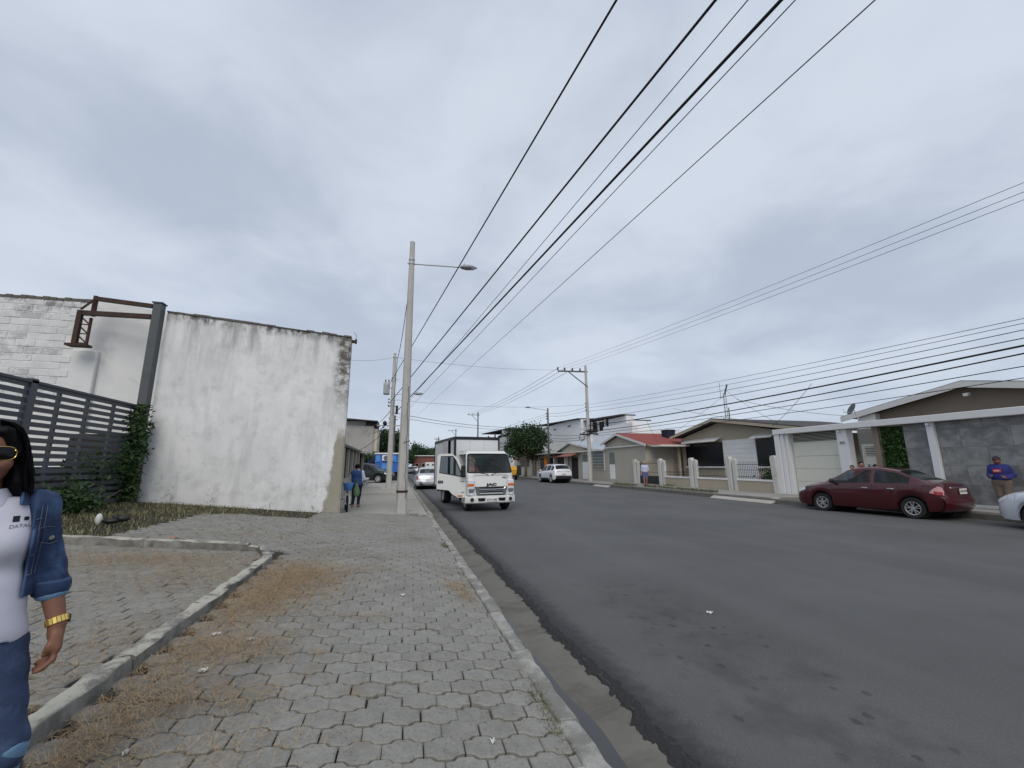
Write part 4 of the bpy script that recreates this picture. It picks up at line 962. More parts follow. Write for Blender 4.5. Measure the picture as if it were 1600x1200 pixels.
for i in range(9): mb = MB(); mb.bbox(20.46, 20.5, 20.42, 23.04, .5+i*.29, .5+i*.29+.282, .006); mb.build('board', 'white_trim', hb, world=True)
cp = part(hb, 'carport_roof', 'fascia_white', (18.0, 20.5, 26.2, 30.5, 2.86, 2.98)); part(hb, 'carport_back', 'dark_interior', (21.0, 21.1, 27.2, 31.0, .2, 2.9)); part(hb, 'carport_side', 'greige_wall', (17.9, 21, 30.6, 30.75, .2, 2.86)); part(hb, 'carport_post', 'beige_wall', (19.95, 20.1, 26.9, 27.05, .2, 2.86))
fb = thing('front_fence', 'low beige wall with slanted white pillars and iron railing before the beige house', 'fence', (17.55, 22, .2))
for y in (28.8, 25.6, 22.4, 19.3, 16.42):
    mb = MB(); mb.prism([(y-.13, .2), (y+.13, .2), (y+.20, 1.86), (y+.15, 1.97), (y-.02, 1.99), (y-.08, 1.9)], 'x', 17.38, 17.62); mb.build('pillar', 'pillar_white', fb, world=True)
    if y > 17: mb = MB(); mb.prism([(y-.45, .2), (y-.22, .2), (y-.2, 1.7), (y-.24, 1.88), (y-.42, 1.82)], 'x', 17.44, 17.6); mb.build('pillar', 'pillar_white', fb, world=True)
for (a, b) in ((16.55, 18.85), (19.43, 21.95), (22.53, 25.15)):
    part(fb, 'low_wall', 'beige_wall', (17.46, 17.6, a, b, .15, .74)); part(fb, 'coping', 'white_trim', (17.42, 17.64, a, b, .742, .83), bev=.01)
def railing(par, a, b, z0, z1, x, mat, step=.11):
    mb = MB(); mb.bar((x, a, z0+.12), (x, b, z0+.12), .025); mb.bar((x, a, z1-.18), (x, b, z1-.18), .025); mb.bar((x, a, (z0+z1)/2), (x, b, (z0+z1)/2), .02); mb.build('rail', mat, par, world=True)
    n = int((b-a)/step); me = MB().tube([(0, 0, z0-.2), (0, 0, z1-.2)], [.010, .006], 5).mesh('bar', mat)
    for i in range(1, n): link_copy(me, 'bar', par, (x-par.location.x, a+(b-a)*i/n-par.location.y, 0))
railing(fb, 16.55, 18.85, .83, 1.75, 17.53, 'iron_dark'); railing(fb, 19.43, 21.95, .83, 1.75, 17.53, 'iron_dark'); railing(fb, 22.53, 25.15, .83, 1.3, 17.53, 'iron_dark', .4)
gt = thing('iron_gate', 'dark iron bar gate between the two leftmost slanted white pillars', 'gate', (17.52, 27.1, .2))
railing(gt, 25.82, 28.3, .25, 1.85, 17.52, 'iron_dark', .12)
part(gt, 'kick_plate', 'iron_dark', (17.51, 17.53, 25.82, 28.3, .25, .8))
sh = thing('garden_shrub', 'dark shrub showing through the railing beside the garage', 'shrub', (18.6, 17.4, .2))
leaves('foliage', [(rng.gauss(0, .3), rng.gauss(0, .45), abs(rng.gauss(.5, .3))) for _ in range(1200)], .09, 'leaf_mid', sh, 12, kind='stuff')
mb = MB(); mb.tube([(0, 0, 0), (.1, .1, .5)], .02, 5); mb.build('stem', 'bark', sh)
ant = thing('aerial_mast', 'thin lattice aerial mast with dipoles standing on the beige house roof', 'aerial', (23, 25.2, 4.0))
mb = MB()
for (a, b) in ((-.1, 0), (.1, 0), (0, .14)): mb.bar((a, b, 0), (a, b, 2.7), .025)
for i in range(12): z = i*.22; mb.bar((-.1, 0, z), (.1, 0, z+.2), .015); mb.bar((.1, 0, z), (0, .14, z+.2), .015)
mb.build('mast', 'lamp_grey', ant)
mb = MB(); mb.bar((0, 0, 2.6), (.02, -.3, 3.3), .10, .05); mb.bar((-.1, .3, 2.3), (-.1, .3, 3.5), .02); mb.bar((0, .1, 2.4), (-.1, .3, 2.4), .02); mb.bar((0, -.25, .6), (0, -.25, 1.6), .05); mb.bar((0, .3, .2), (0, .3, .9), .05); mb.build('dipole', 'steel_grey', ant)
# ------------------------------------------------------------------ right side: red roofed house
hc = thing('red_roof_house', 'plain greige house front with a red corrugated gable roof', 'house', (19, 31, .2))
mb = MB(); mb.prism([(27.7, .15), (33.95, .15), (33.95, 3.35), (31.5, 3.95), (27.7, 3.02)], 'x', 17.7, 17.9); mb.build('street_wall', 'greige_wall', hc, world=True)
part(hc, 'house_body', 'greige_wall', (17.9, 26, 27.7, 33.9, .15, 3.0)); part(hc, 'ledge', 'fascia_white', (17.55, 17.698, 27.5, 33.95, 2.98, 3.08))
gable_roof(hc, 'roof_red', 17.45, 26, 34.3, 31.5, 27.2, 3.36, 4.08, 3.02, .08, fw_=.12, corr=.28)
d2 = part(hc, 'door', 'white_trim', (17.64, 17.7, 32.35, 33.15, .42, 1.62)); part(hc, 'door_light', 'glass_block', (17.65, 17.7, 32.35, 33.15, 1.64, 2.1)); part(hc, 'door_light', 'glass_block', (17.65, 17.7, 32.35, 33.15, 2.13, 2.62)); part(hc, 'door_step', 'slab', (17.3, 17.7, 32.2, 33.3, .2, .40))
tk = thing('water_tank', 'dark square water tank standing on the red roof', 'water tank', (21.2, 29.7, 3.55))
mb = MB(); mb.prism([(-.36, .1), (.36, .1), (.40, .75), (-.40, .75)], 'y', -.36, .36); mb.build('tank', 'pants_navy', tk)
mb = MB(); mb.bbox(-.43, .43, -.4, .4, .75, .80, .01); mb.build('lid', 'trim_black', tk); mb = MB(); mb.box(-.3, .3, -.3, .3, -.3, .1); mb.build('stand', 'steel_grey', tk)
# ------------------------------------------------------------------ right side: tin roofed house
hd_ = thing('tin_roof_house', 'small house with white tin gable roof and glass block window behind the concrete pole', 'house', (19, 40, .2))
part(hd_, 'street_wall', 'greige_wall', (17.7, 17.9, 34.0, 39.85, .15, 2.8), (17.7, 17.9, 41.6, 46, .15, 2.5)); part(hd_, 'house_body', 'cream_wall', (18.0, 26, 34, 46, .15, 3.0))
gw = part(hd_, 'glass_block_window', 'fascia_white', (17.64, 17.7, 34.1, 36.35, 1.12, 2.8))
gbm = MB().bbox(-.02, .02, -.165, .165, -.118, .118, .008).mesh('glass_block', 'glass_block')
for r in range(6):
    for c in range(6): link_copy(gbm, 'glass_block', gw, (17.635-19, 34.36+c*.356-40, 1.29+r*.268-.2))
part(hd_, 'door', 'white_trim', (17.64, 17.7, 37.4, 38.7, .25, 1.86)); dl = part(hd_, 'door_light', 'fascia_white', (17.66, 17.7, 37.4, 38.7, 1.88, 2.65))
for i in range(3): part(dl, 'pane', 'glass_block', (17.64, 17.658, 37.45+i*.42, 37.82+i*.42, 1.92, 2.6))
part(hd_, 'canopy', 'fascia_white', (17.3, 18.2, 34.0, 46, 2.82, 2.92)); part(hd_, 'doorway', 'black_void', (17.72, 17.8, 39.9, 41.5, .2, 2.3)); part(hd_, 'pillar', 'white_paint', (17.3, 17.6, 42.2, 42.5, .2, 2.6)); part(hd_, 'pillar', 'white_paint', (17.3, 17.6, 45.6, 45.9, .2, 2.6)); part(hd_, 'dark_window', 'window_black', (17.64, 17.7, 42.7, 45.3, 1.1, 2.45))
mb = MB(); mb.prism([(17.68, 2.78), (16.6, 2.42), (16.6, 2.5), (17.68, 2.88)], 'y', 39.4, 45.8); mb.build('awning', 'awning_red', hd_, world=True)
mb = MB(); mb.prism([(37.6, 2.9), (45.6, 2.9), (41.8, 3.85)], 'x', 17.9, 18.05); mb.build('gable_wall', 'cream_wall', hd_, world=True)
gable_roof(hd_, 'roof_tin', 17.5, 26, 46.2, 41.8, 35.5, 3.0, 3.95, 2.98, .06, fw_=.12, corr=.3)
part(hd_, 'porch_roof', 'roof_tin', (16.3, 17.28, 42.6, 50, 2.84, 2.92))
he = thing('shop_house', 'cream shop front with yellow barred window and brown door behind the white car', 'shop', (19, 53, .2))
part(he, 'street_wall', 'cream_wall', (17.7, 17.95, 46.4, 64, .15, 2.95)); part(he, 'house_body', 'cream_wall', (17.95, 27, 46.4, 64, .15, 3.3)); part(he, 'ledge', 'fascia_white', (17.3, 17.7, 46.4, 60, 2.96, 3.1))
part(he, 'shop_window', 'yellow_paint', (17.62, 17.7, 49.6, 52.5, .95, 2.6)); part(he, 'pane', 'window_black', (17.6, 17.618, 50.0, 51.2, 1.0, 2.5)); part(he, 'poster', 'paper', (17.58, 17.6, 51.25, 51.9, 1.2, 2.4)); part(he, 'shop_counter', 'white_paint', (17.5, 17.7, 49.6, 52.5, .2, .94))
part(he, 'door', 'brown_wall', (17.62, 17.7, 53.2, 54.8, .3, 2.55)); part(he, 'dark_window', 'window_black', (17.62, 17.7, 56.5, 60.5, 1.4, 2.3)); part(he, 'awning', 'awning_red', (16.9, 17.7, 55.6, 62, 2.4, 2.7)); part(he, 'upper_panel', 'roof_red', (18.2, 18.3, 52.5, 56.5, 3.35, 4.3))
part(he, 'dark_window', 'pants_navy', (17.62, 17.7, 46.6, 48.6, 1.3, 2.8))
hf = thing('white_apartment_block', 'tall white rendered block with a dark covered roof terrace above the small houses', 'building', (24, 45, .2))
part(hf, 'wall', 'white_wall_far', (21, 21.6, 34.8, 43.0, .2, 5.15), (21.6, 30, 38.5, 43.0, .2, 5.15)); part(hf, 'wall', 'white_wall_far', (20.5, 33, 43.0, 60, .2, 5.1)); part(hf, 'upper_wall', 'white_wall_far', (20.6, 30, 45.2, 60, 5.12, 7.0)); part(hf, 'upper_wall', 'white_wall_far', (21.4, 22.2, 36.4, 40.0, 5.17, 6.3))
part(hf, 'terrace', 'black_void', (21.6, 23, 40.05, 45.1, 5.2, 6.3))
mb = MB(); mb.prism([(36.6, 6.35), (45.2, 6.6), (45.2, 6.7), (36.6, 6.45)], 'x', 20.9, 22.6); mb.build('roof', 'roof_dark', hf, world=True)
mb = MB(); mb.prism([(45.2, 6.85), (60.5, 7.4), (60.5, 7.52), (45.2, 6.97)], 'x', 20.2, 30); mb.build('roof', 'roof_dark', hf, world=True)
for y in (40.6, 42.2, 43.8): part(hf, 'terrace_post', 'white_paint', (21.3, 21.45, y, y+.15, 5.15, 6.4))
part(hf, 'parapet', 'white_paint', (21.0, 21.2, 34.8, 40.5, 5.16, 5.5)); windows(hf, 'x-', 20.6, [(48, 49.2, 6.2, 6.5), (53, 54.2, 6.2, 6.5)])
hg = thing('balcony_block', 'two storey block with open dark roofed terrace beyond the street tree', 'building', (18, 74, .2))
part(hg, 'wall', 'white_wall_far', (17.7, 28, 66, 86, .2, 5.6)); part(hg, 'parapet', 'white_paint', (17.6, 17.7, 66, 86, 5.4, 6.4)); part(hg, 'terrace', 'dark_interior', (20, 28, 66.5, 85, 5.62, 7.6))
mb = MB(); mb.prism([(64.5, 7.3), (87, 8.0), (87, 8.15), (64.5, 7.45)], 'x', 16.9, 28); mb.build('roof', 'roof_dark', hg, world=True)
for y in (66.5, 72, 78, 84): part(hg, 'terrace_post', 'white_paint', (17.7, 17.95, y, y+.25, 6.4, 7.5))
windows(hg, 'x-', 17.7, [(68, 70.5, 1.2, 2.6), (73, 76, 1.2, 2.6), (68, 70.5, 3.6, 5), (74, 77, 3.6, 5)])
wd = thing('white_dish', 'white satellite dish on the terrace behind the street tree', 'satellite dish', (17.6, 68.5, 6.3)); mb = MB(); mb.lathe([(0, 0), (.35, .05), (.6, .18), (.35, .08), (0, .03)], n=16); d = mb.build('dish', 'white_trim', wd, smooth=True); d.location = (-.2, -.3, .8); d.rotation_euler = (R(75), 0, R(-30)); mb = MB(); mb.bar((0, 0, 0), (-.1, -.2, .8), .06); mb.build('mast', 'galv', wd)
# ------------------------------------------------------------------ far end of the street
def far_house(name, label, x0, x1, y0, y1, h, wall, roof, floors, face, group=None):
    t = thing(name, label, 'building', ((x0+x1)/2, (y0+y1)/2, .1)); part(t, 'wall', wall, (x0, x1, y0, y1, .1, h)); part(t, 'roof', roof, (x0-.5, x1+.5, y0-.6, y1+.4, h, h+.25))
    rects = [(x0+.6+i*2.2, x0+1.7+i*2.2, 1.2+f*2.8, 2.5+f*2.8) for f in range(floors) for i in range(max(1, int((x1-x0-1)/2.2)))]
    windows(t, 'y-', y0, rects, d=.06)
    if face: windows(t, face, x0 if face == 'x-' else x1, [(y0+1+i*3, y0+2.4+i*3, 1.1+f*2.8, 2.5+f*2.8) for f in range(floors) for i in range(int((y1-y0-1)/3))], d=.06)
    return t
t = far_house('far_block', 'three storey concrete block with flat overhanging roof far down the right side', 13.2, 22, 100, 112, 7.6, 'greige_wall', 'roof_dark', 2, 'x-'); part(t, 'balcony', 'grey_wall', (11.9, 13.2, 100.4, 111, 2.9, 3.9), (11.9, 13.2, 100.4, 111, 5.4, 6.1))
far_house('far_house', 'pinkish low house beyond the far concrete block', 12.6, 20, 116, 128, 4.4, 'pink_wall', 'roof_dark', 1, 'x-')
far_house('far_house', 'brown shabby house front seen over the silver sedan', 11.8, 19, 90.5, 98.8, 3.6, 'brown_wall', 'roof_dark', 1, 'x-')
far_house('far_house', 'red brick building with white band closing the street', 5.6, 12.5, 150, 158, 4.9, 'brick_red', 'white_paint', 1, None)
far_house('far_house', 'low white house front at the left end of the street', -2.5, 2.6, 138, 145, 3.2, 'white_wall_far', 'roof_tin', 1, None)
far_house('far_house', 'grey house on the left kerb beyond the utility pole', -9, -1.6, 74, 95, 4.6, 'grey_wall', 'roof_tin', 1, 'x+')
far_house('far_house', 'white painted house past the grey one on the left side', -9, -1.4, 98, 128, 4.2, 'white_wall_far', 'roof_dark', 1, 'x+')
# ------------------------------------------------------------------ right poles
rp_ = thing('concrete_power_pole', 'tall concrete power pole with long one-sided crossarm on the right pavement', 'power pole', (16.3, 34.2, .2))
mb = MB(); mb.tube([(0, 0, -.2), (0, 0, 0), (-.05, 0, 10.3)], [.2, .19, .10], 10); smooth_angle(mb.build('pole', 'concrete_pole', rp_), 25)
mb = MB(); mb.bar((.12, 0, 9.72), (-2.75, 0, 9.64), .10, .12); mb.bar((.04, -.1, 8.3), (-1.75, -.02, 9.62), .07); mb.build('crossarm', 'steel_grey', rp_)
mb = MB()
for x in (-2.75, -2.1, -1.35, -.6): mb.lathe([(.04, 0), (.09, .08), (.05, .14), (.09, .22), (.03, .3)], (x, 0, 9.72), n=8)
for z in (6.2, 6.5, 6.8): mb.ell((-.17, 0, z), (.07, .07, .09), 8, 6)
mb.build('insulator', 'ceramic', rp_)
mb = MB(); mb.tube([(-.9, -.2, 4.05), (-.3, -.2, 4.0), (.25, -.2, 4.1), (.8, -.2, 4.05)], .07, 6)
for i in range(9): mb.tube([(rng.uniform(-.9, .9), -.2, rng.uniform(4.0, 4.6)) for _ in range(4)], .018, 4)
mb.tube([(-.75+.25*math.cos(a), -.2, 3.75+.28*math.sin(a)) for a in np.linspace(0, 6.2, 12)], .025, 5); mb.build('cable_tangle', 'cable_black', rp_)
for i, (z) in enumerate((2.2, 2.5)): mb = MB(); mb.lathe([(.165, -.03), (.185, -.03), (.185, .03), (.165, .03)], (0, 0, z), n=10); mb.build('band', 'galv', rp_)
l2 = thing('lamp_post', 'slim dark street lamp post with arm over the road by the white car', 'lamp post', (16.2, 44.3, .2))
mb = MB(); mb.tube([(0, 0, 0), (0, 0, 7.7)], [.14, .09], 8); mb.build('pole', 'steel_grey', l2, smooth=True)
mb = MB(); mb.tube([(0, 0, 7.45), (-1.4, -.1, 7.6), (-2.2, -.15, 7.7)], .03, 6); mb.build('arm', 'galv', l2); lamp_head(l2, (-2.15, -.15, 7.7), math.pi)
mb = MB()
for z in (6.5, 6.8, 7.1): mb.ell((-.16, 0, z), (.09, .09, .08), 8, 6)
mb.build('insulator', 'ceramic', l2)
def far_pole(x, y, h, label, arm=1.6):
    t = thing('distant_power_pole', label, 'power pole', (x, y, .1)); mb = MB(); mb.tube([(0, 0, 0), (0, 0, h)], [.18, .11], 8); mb.build('pole', 'steel_grey', t)
    mb = MB(); mb.bar((-arm, 0, h-.6), (.4, 0, h-.6), .1); mb.bar((0, 0, h-2.0), (-arm*.6, 0, h-.65), .07); mb.build('crossarm', 'steel_grey', t)
    mb = MB()
    for k in (.05, .5, .95): mb.ell((-arm*k, 0, h-.42), (.09, .09, .12), 8, 6)
    mb.build('insulator', 'ceramic', t); return t
far_pole(15.6, 84, 12.2, 'distant power pole showing above the truck box', 2.1); far_pole(16.2, 122, 12.0, 'small distant power pole left of the truck box top', 2.2); far_pole(9.6, 104, 8.4, 'distant dark pole standing just above the silver sedan', .9); far_pole(-.5, 62, 8.6, 'distant pole right behind the transformer pole', .8)
# ------------------------------------------------------------------ overhead cables
def cable(name, label, pts, r, mat='cable_black', sag=0., group=None, n=14):
    P = []
    for s in range(len(pts)-1):
        a, b = Vector(pts[s]), Vector(pts[s+1])
        for i in range(n+(1 if s == len(pts)-2 else 0)):
            t = i/n; p = a.lerp(b, t); p.z -= sag*4*t*(1-t); P.append(p)
    mb = MB(); mb.tube(P, r, 6); return mb.build(name, mat, smooth=True, label=label, cat='cable', group=group)
def ext(far, nearp, y_end):                          # straight run continued past the camera
    f = Vector(far); n_ = Vector(nearp); t = (y_end-f.y)/(n_.y-f.y); return tuple(f+(n_-f)*t)
cable('overhead_cable', 'leftmost thick black cable running from the transformer over the lamp', [(-.78, 27.9, 6.62), ext((-.78, 27.9, 6.62), (2.31, 3.63, 7.1), -8)], .016)
cable('overhead_cable', 'second thick black cable from the left running overhead', [(-.6, 28.0, 5.6), ext((-.6, 28.0, 5.6), (3.47, 3.3, 7.1), -8)], .020)
cable('overhead_cable', 'thin grey cable just left of the thickest overhead cable', [(.3, 34, 6.1), ext((.3, 34, 6.1), (3.85, 3.19, 7.1), -8)], .008, 'cable_grey')
cable('overhead_cable', 'thickest black cable sweeping from utility pole to upper right', [(-.25, 28.1, 4.95), ext((-.25, 28.1, 4.95), (4.24, 3.08, 7.1), -8)], .024)
cable('overhead_cable', 'thin grey cable just right of the thickest overhead cable', [(.2, 36, 5.6), ext((.2, 36, 5.6), (4.40, 3.10, 7.1), -8)], .008, 'cable_grey')
cable('overhead_cable', 'rightmost thin cable of the overhead run crossing the sky', [(2.6, 62, 8.8), ext((2.6, 62, 8.8), (5.34, 2.8, 7.1), -8)], .009, 'cable_grey')
G2 = 'high wires from the long crossarm'
for i, (x, zn) in enumerate(((13.55, 8.22), (14.2, 7.99), (14.95, 7.80))):
    cable('power_wire', ('outer', 'middle', 'inner')[i]+' of three thin grey wires running from the long crossarm to the upper right', [(x, 34.2, 10.1), (14.3, 5.48, zn), (14.3, -6, zn+.4)], .007, 'cable_grey', .12, G2)
    cable('power_wire', ('outer', 'middle', 'inner')[i]+' of three thin grey wires running from the crossarm down the far street', [(x, 34.2, 10.1), (15.6-1.9+.9*i, 84, 11.9)], .016, 'cable_grey', .5, 'high wires down the far street')
G3 = 'lower wires along the right pavement'
for i, (zf, zn, r_) in enumerate(((6.9, 5.42, .009), (6.6, 5.29, .009), (6.3, 5.11, .012), (5.6, 4.89, .014), (5.0, 4.69, .030), (4.5, 4.48, .022), (4.25, 4.14, .014), (4.1, 3.83, .012))):
    lab = ('thick black cable bundle along the right pavement in front of the houses' if i == 4 else ('topmost', 'second highest', 'third highest', 'fourth highest', '', 'sixth highest', 'seventh highest', 'lowest')[i]+' of the wires strung along the right pavement before the houses')
    cable('street_wire' if i != 4 else 'cable_bundle', lab, [(16.25, 34.2, zf), (16.2, 6.9, zn), (16.2, -6, zn+.15)], r_, 'cable_black' if i > 2 else 'cable_grey', .16+.05*(i % 3), G3 if i != 4 else None)
for i, (zf, zn) in enumerate(((6.7, 7.3), (6.4, 7.0), (4.3, 5.0), (4.1, 4.6), (3.9, 4.3))):
    cable('street_wire', ('highest', 'second highest', 'middle', 'second lowest', 'lowest')[i]+' wire between the concrete power pole and the slim lamp post', [(16.25, 34.2, zf), (16.2, 44.3, zn), (15.8, 84, zn+.8)], .012 if i < 2 else .02, 'cable_grey' if i < 2 else 'cable_black', .2, 'wires between right poles')
cable('crossing_wire', 'thin wire crossing the street from the transformer pole top to the crossarm', [(-.42, 28.1, 8.7), (13.55, 34.2, 9.95)], .009, 'cable_grey', .25)
cable('crossing_wire', 'thin wire from the transformer pole top to the warehouse corner', [(-.42, 28.1, 8.7), (-2.6, 24, 7.35), (-5.2, 20, 6.9)], .008, 'cable_grey', .1)
for z, r_, m_ in ((5.0, .016, 'cable_black'), (4.78, .012, 'cable_black')):
    cable('crossing_wire', ('upper' if z > 4.9 else 'lower')+' dark wire crossing the street from transformer pole to slim lamp post', [(-.42, 28.1, z), (16.2, 44.3, z+.9)], r_, m_, .5, 'wires crossing the street low')
cable('crossing_wire', 'grey wire crossing the street at mid height of the transformer pole', [(-.42, 28.1, 5.85), (16.25, 34.2, 6.9)], .009, 'cable_grey', .35)
for i, (zz, b, r_) in enumerate(((5.1, (-3.0, 54.9, 6.6), .02), (4.4, (-3.4, 54.9, 5.6), .018), (4.2, (-2.6, 30, 2.6), .016))):
    cable('service_drop', ('upper cable from the transformer pole to the stained grey block', 'lower cable from the transformer pole to the stained grey block', 'cable dropping from the transformer pole to the porch house roof')[i], [(-.55, 28.1, zz), b], r_, 'cable_black', .25, 'service cables to the left houses')
cable('service_drop', 'loose dark cable hanging beside the tall lamp pole', [(.1, 13.9, 7.0), (-.18, 20, 6.6), (-.4, 28.1, 4.9)], .012, 'cable_black', .3)
for i, (a, b) in enumerate((((16.2, 22, 4.95), (19.9, 16.9, 3.5)), ((16.2, 17, 4.75), (20.2, 14.9, 3.8)), ((16.2, 25, 4.6), (19.5, 28.5, 3.1)), ((16.2, 13.0, 4.8), (20.2, 19, 3.6)), ((23, 25.2, 7.0), (20.5, 18.4, 3.6)), ((23, 25.2, 6.6), (21.5, 29.5, 4.1)), ((16.25, 34, 4.6), (17.6, 40, 3.2)))):
    cable('service_drop', ('service wire dropping to the right slope of the beige house roof', 'service wire dropping to the left eave of the walled house', 'service wire dropping to the carport of the beige house', 'slack service wire running back to the beige house roof end', 'stay wire from the aerial mast towards the garage', 'stay wire from the aerial mast towards the water tank', 'service wire from the power pole to the tin roof')[i], [a, b], .009, 'cable_black', .12, 'service wires to the right houses')
# ------------------------------------------------------------------ vehicles
def smooth_curve(ctrl, sig=.05):
    ys_, vs_ = np.array([c[0] for c in ctrl]), np.array([c[1] for c in ctrl]); o = np.argsort(ys_); ys_, vs_ = ys_[o], vs_[o]
    k = np.linspace(-2.2, 2.2, 15); w = np.exp(-k*k/2); w /= w.sum()
    return lambda y: float((np.interp(y+k*sig, ys_, vs_)*w).sum())
def wheel(par, at, r, w, side, rim='rim_alloy', spokes=5):
    mb = MB(); rr_ = r*.66
    mb.lathe([(rr_, -w*.42), (r*.92, -w*.5), (r, -w*.36), (r, w*.36), (r*.92, w*.5), (rr_, w*.42)], axis='x', n=28); wl = mb.build('wheel', 'rubber', par); smooth_angle(wl, 40); wl.location = at
    mb = MB(); s = side
    mb.lathe([(rr_*1.01, s*w*.40), (rr_*.97, s*w*.46), (rr_*.90, s*w*.42), (rr_*.86, s*w*.2), (rr_*.86, -s*w*.3)], axis='x', n=28)
    for i in range(spokes):
        for dd in ((-.16, .16) if spokes <= 5 else (0,)):
            a = 2*math.pi*i/spokes+.3+dd; b = 2*math.pi*i/spokes+.3+dd*1.5
            mb.bar((s*w*.36, rr_*.15*math.cos(a), rr_*.15*math.sin(a)), (s*w*.40, rr_*.93*math.cos(b), rr_*.93*math.sin(b)), rr_*.13, .02, up=(1, 0, 0))
    mb.lathe([(0, s*w*.44), (rr_*.2, s*w*.43), (rr_*.24, s*w*.36), (rr_*.24, s*w*.3)], axis='x', n=14)
    o = mb.build('rim', rim, wl); smooth_angle(o, 30)
    mb = MB(); mb.lathe([(0, s*w*.12), (rr_*.86, s*w*.12)], axis='x', n=20); mb.build('brake_disc', 'well_black', wl)
def car(name, label, loc, rz, S, paint, plate=None, group=None):
    t = thing(name, label, 'car', loc, rz, group)
    L = S['L']/2; fz_, fh, fb_, fo = smooth_curve(S['top'], S.get('sig', .045)), smooth_curve(S['hw'], .05), smooth_curve(S['belt'], .06), smooth_curve(S['bot'], .04)
    wy, wr, ar = S['wheels'], S['wr'], S['arch']; roof, rw = S['roof'], S['rw']
    ys_ = set(np.round(np.linspace(-L, L, 74), 4))
    for w in wy: ys_ |= set(np.round(w+ar*np.cos(np.linspace(0, math.pi, 17)), 4))
    marks = [S['ws'][0], S['ws'][1], S['rwn'][0], S['rwn'][1]]+[v for d in S['sidewin'] for v in d]+[v for d in S['doors'] for v in d]
    ys_ |= set(np.round(marks, 4)); ys_ = sorted(ys_)
    ys_ = [y for i, y in enumerate(ys_) if i == 0 or y-ys_[i-1] > .004 or y in np.round(marks, 4)]
    def sect(y):
        hw = fh(y); zt = fz_(y); zb = fb_(y); z0 = fo(y); flare = 0.
        zb = min(zb, zt-.012)
        for w in wy:
            d = abs(y-w)
            if d < ar: z0 = max(z0, wr+math.sqrt(ar*ar-d*d))
            if d < ar+.10: flare = .018*min(1, (ar+.10-d)/.10)
        g = min(1, max(0, (zt-zb)/(roof-zb)*1.02)); xr = hw*.86*(1-g)+min(rw, hw*.86)*g
        ze = zb+(zt-zb)*(.55*(1-g)+.90*g); xb = hw*.965
        zl_ = lambda f: z0+(zb-z0)*f
        pts = [(hw*.93+flare*.5, z0), (hw*.985+flare, max(z0+.02, min(zl_(.22), z0+.14))), (hw+flare*.6, zl_(.52)), (hw*.992, zl_(.82)), (xb, zb)]
        e5 = .07; e6 = .90
        pts += [(xb+(xr-xb)*e5, zb+(ze-zb)*e5), (xb+(xr-xb)*e6, zb+(ze-zb)*e6), (xr, ze), (xr*.90, ze+(zt-ze)*.45), (xr*.5, ze+(zt-ze)*.88), (0, zt)]
        return pts
    A = [sect(y) for y in ys_]; m = 11; n = len(ys_)
    V = []
    for i, y in enumerate(ys_):
        s = A[i]; e = y
        V.append([(x, e, z) for x, z in s]+[(-x, e, z) for x, z in s[-2::-1]])
    # round the nose and tail in plan: centre further out than the corners
    bulge = S.get('bulge', .10)
    for i in range(n):
        y = ys_[i]; k = max(0, (abs(y)-(L-.45))/.45)**1.6
        if k > 0:
            hw = fh(y); V[i] = [(x, y-math.copysign(1, y)*bulge*k*min(1.2, (abs(x)/S['W']*2))**2.2, z) for (x, yy, z) in V[i]]
    M2 = 2*m-1; groups = {}
    def put(key, f): groups.setdefault(key, []).append(f)
    for i in range(n-1):
        ym = (ys_[i]+ys_[i+1])/2
        for j in range(M2-1):
            jj = j if j < m-1 else M2-2-j; side = 'r' if j < m-1 else 'l'; key = 'body'
            if jj == 5:
                for d, (a, b) in enumerate(S['sidewin']):
                    if a < ym < b: key = 'side_window.%s%d' % (side, d)
            elif 8 <= jj <= 9:
                if S['ws'][0] < ym < S['ws'][1]: key = 'windscreen'
                elif S['rwn'][0] < ym < S['rwn'][1]: key = 'rear_window'
            if key == 'body' and 0 <= jj <= 4:
                for d, (a, b) in enumerate(S['doors']):
                    if a < ym < b and A[i][0][1] < .45: key = 'door.%s%d' % (side, d)
            put(key, (i*M2+j, i*M2+j+1, (i+1)*M2+j+1, (i+1)*M2+j))
    put('body', tuple(range(M2))); put('body', tuple((n-1)*M2+j for j in range(M2))[::-1])
    flat = [p for r in V for p in r]
    objs = {}
    for key, fs in groups.items():
        used = sorted({i for f in fs for i in f}); mp = {u: k for k, u in enumerate(used)}; mb = MB(); mb._add([flat[u] for u in used], [tuple(mp[i] for i in f) for f in fs])
        nm = key.split('.')[0]; o = mb.build(nm, 'glass_car' if 'win' in nm else paint, t); smooth_angle(o, 42); objs[key] = o
    def patch(name, mat, y0, y1, j0, j1, off=.006, side=1, par=None, zmin=None, zmax=None, fin=None):
        ysq = np.linspace(y0, y1, 14); P = []; J0, J1 = j0, j1
        for y in ysq:
            if fin: j0, j1 = np.interp(y, [q[0] for q in fin], [q[1] for q in fin]), np.interp(y, [q[0] for q in fin], [q[2] for q in fin])
            s = sect(y); k = max(0, (abs(y)-(L-.45))/.45)**1.6; row = []
            for f in np.linspace(j0, j1, 9):
                a = int(min(f, m-2)); u = f-a; x = s[a][0]*(1-u)+s[a+1][0]*u; z = s[a][1]*(1-u)+s[a+1][1]*u
                yy = y-math.copysign(1, y)*bulge*k*min(1.2, x/S['W']*2)**2.2
                row.append([x, yy, z])
            P.append(row)
        P = np.array(P); du = np.gradient(P, axis=0); dv = np.gradient(P, axis=1); nr = np.cross(du, dv); nr /= np.maximum(np.linalg.norm(nr, axis=2, keepdims=True), 1e-9)
        if nr[..., 0].mean() < 0: nr = -nr
        P = P+nr*off; P[..., 0] *= side
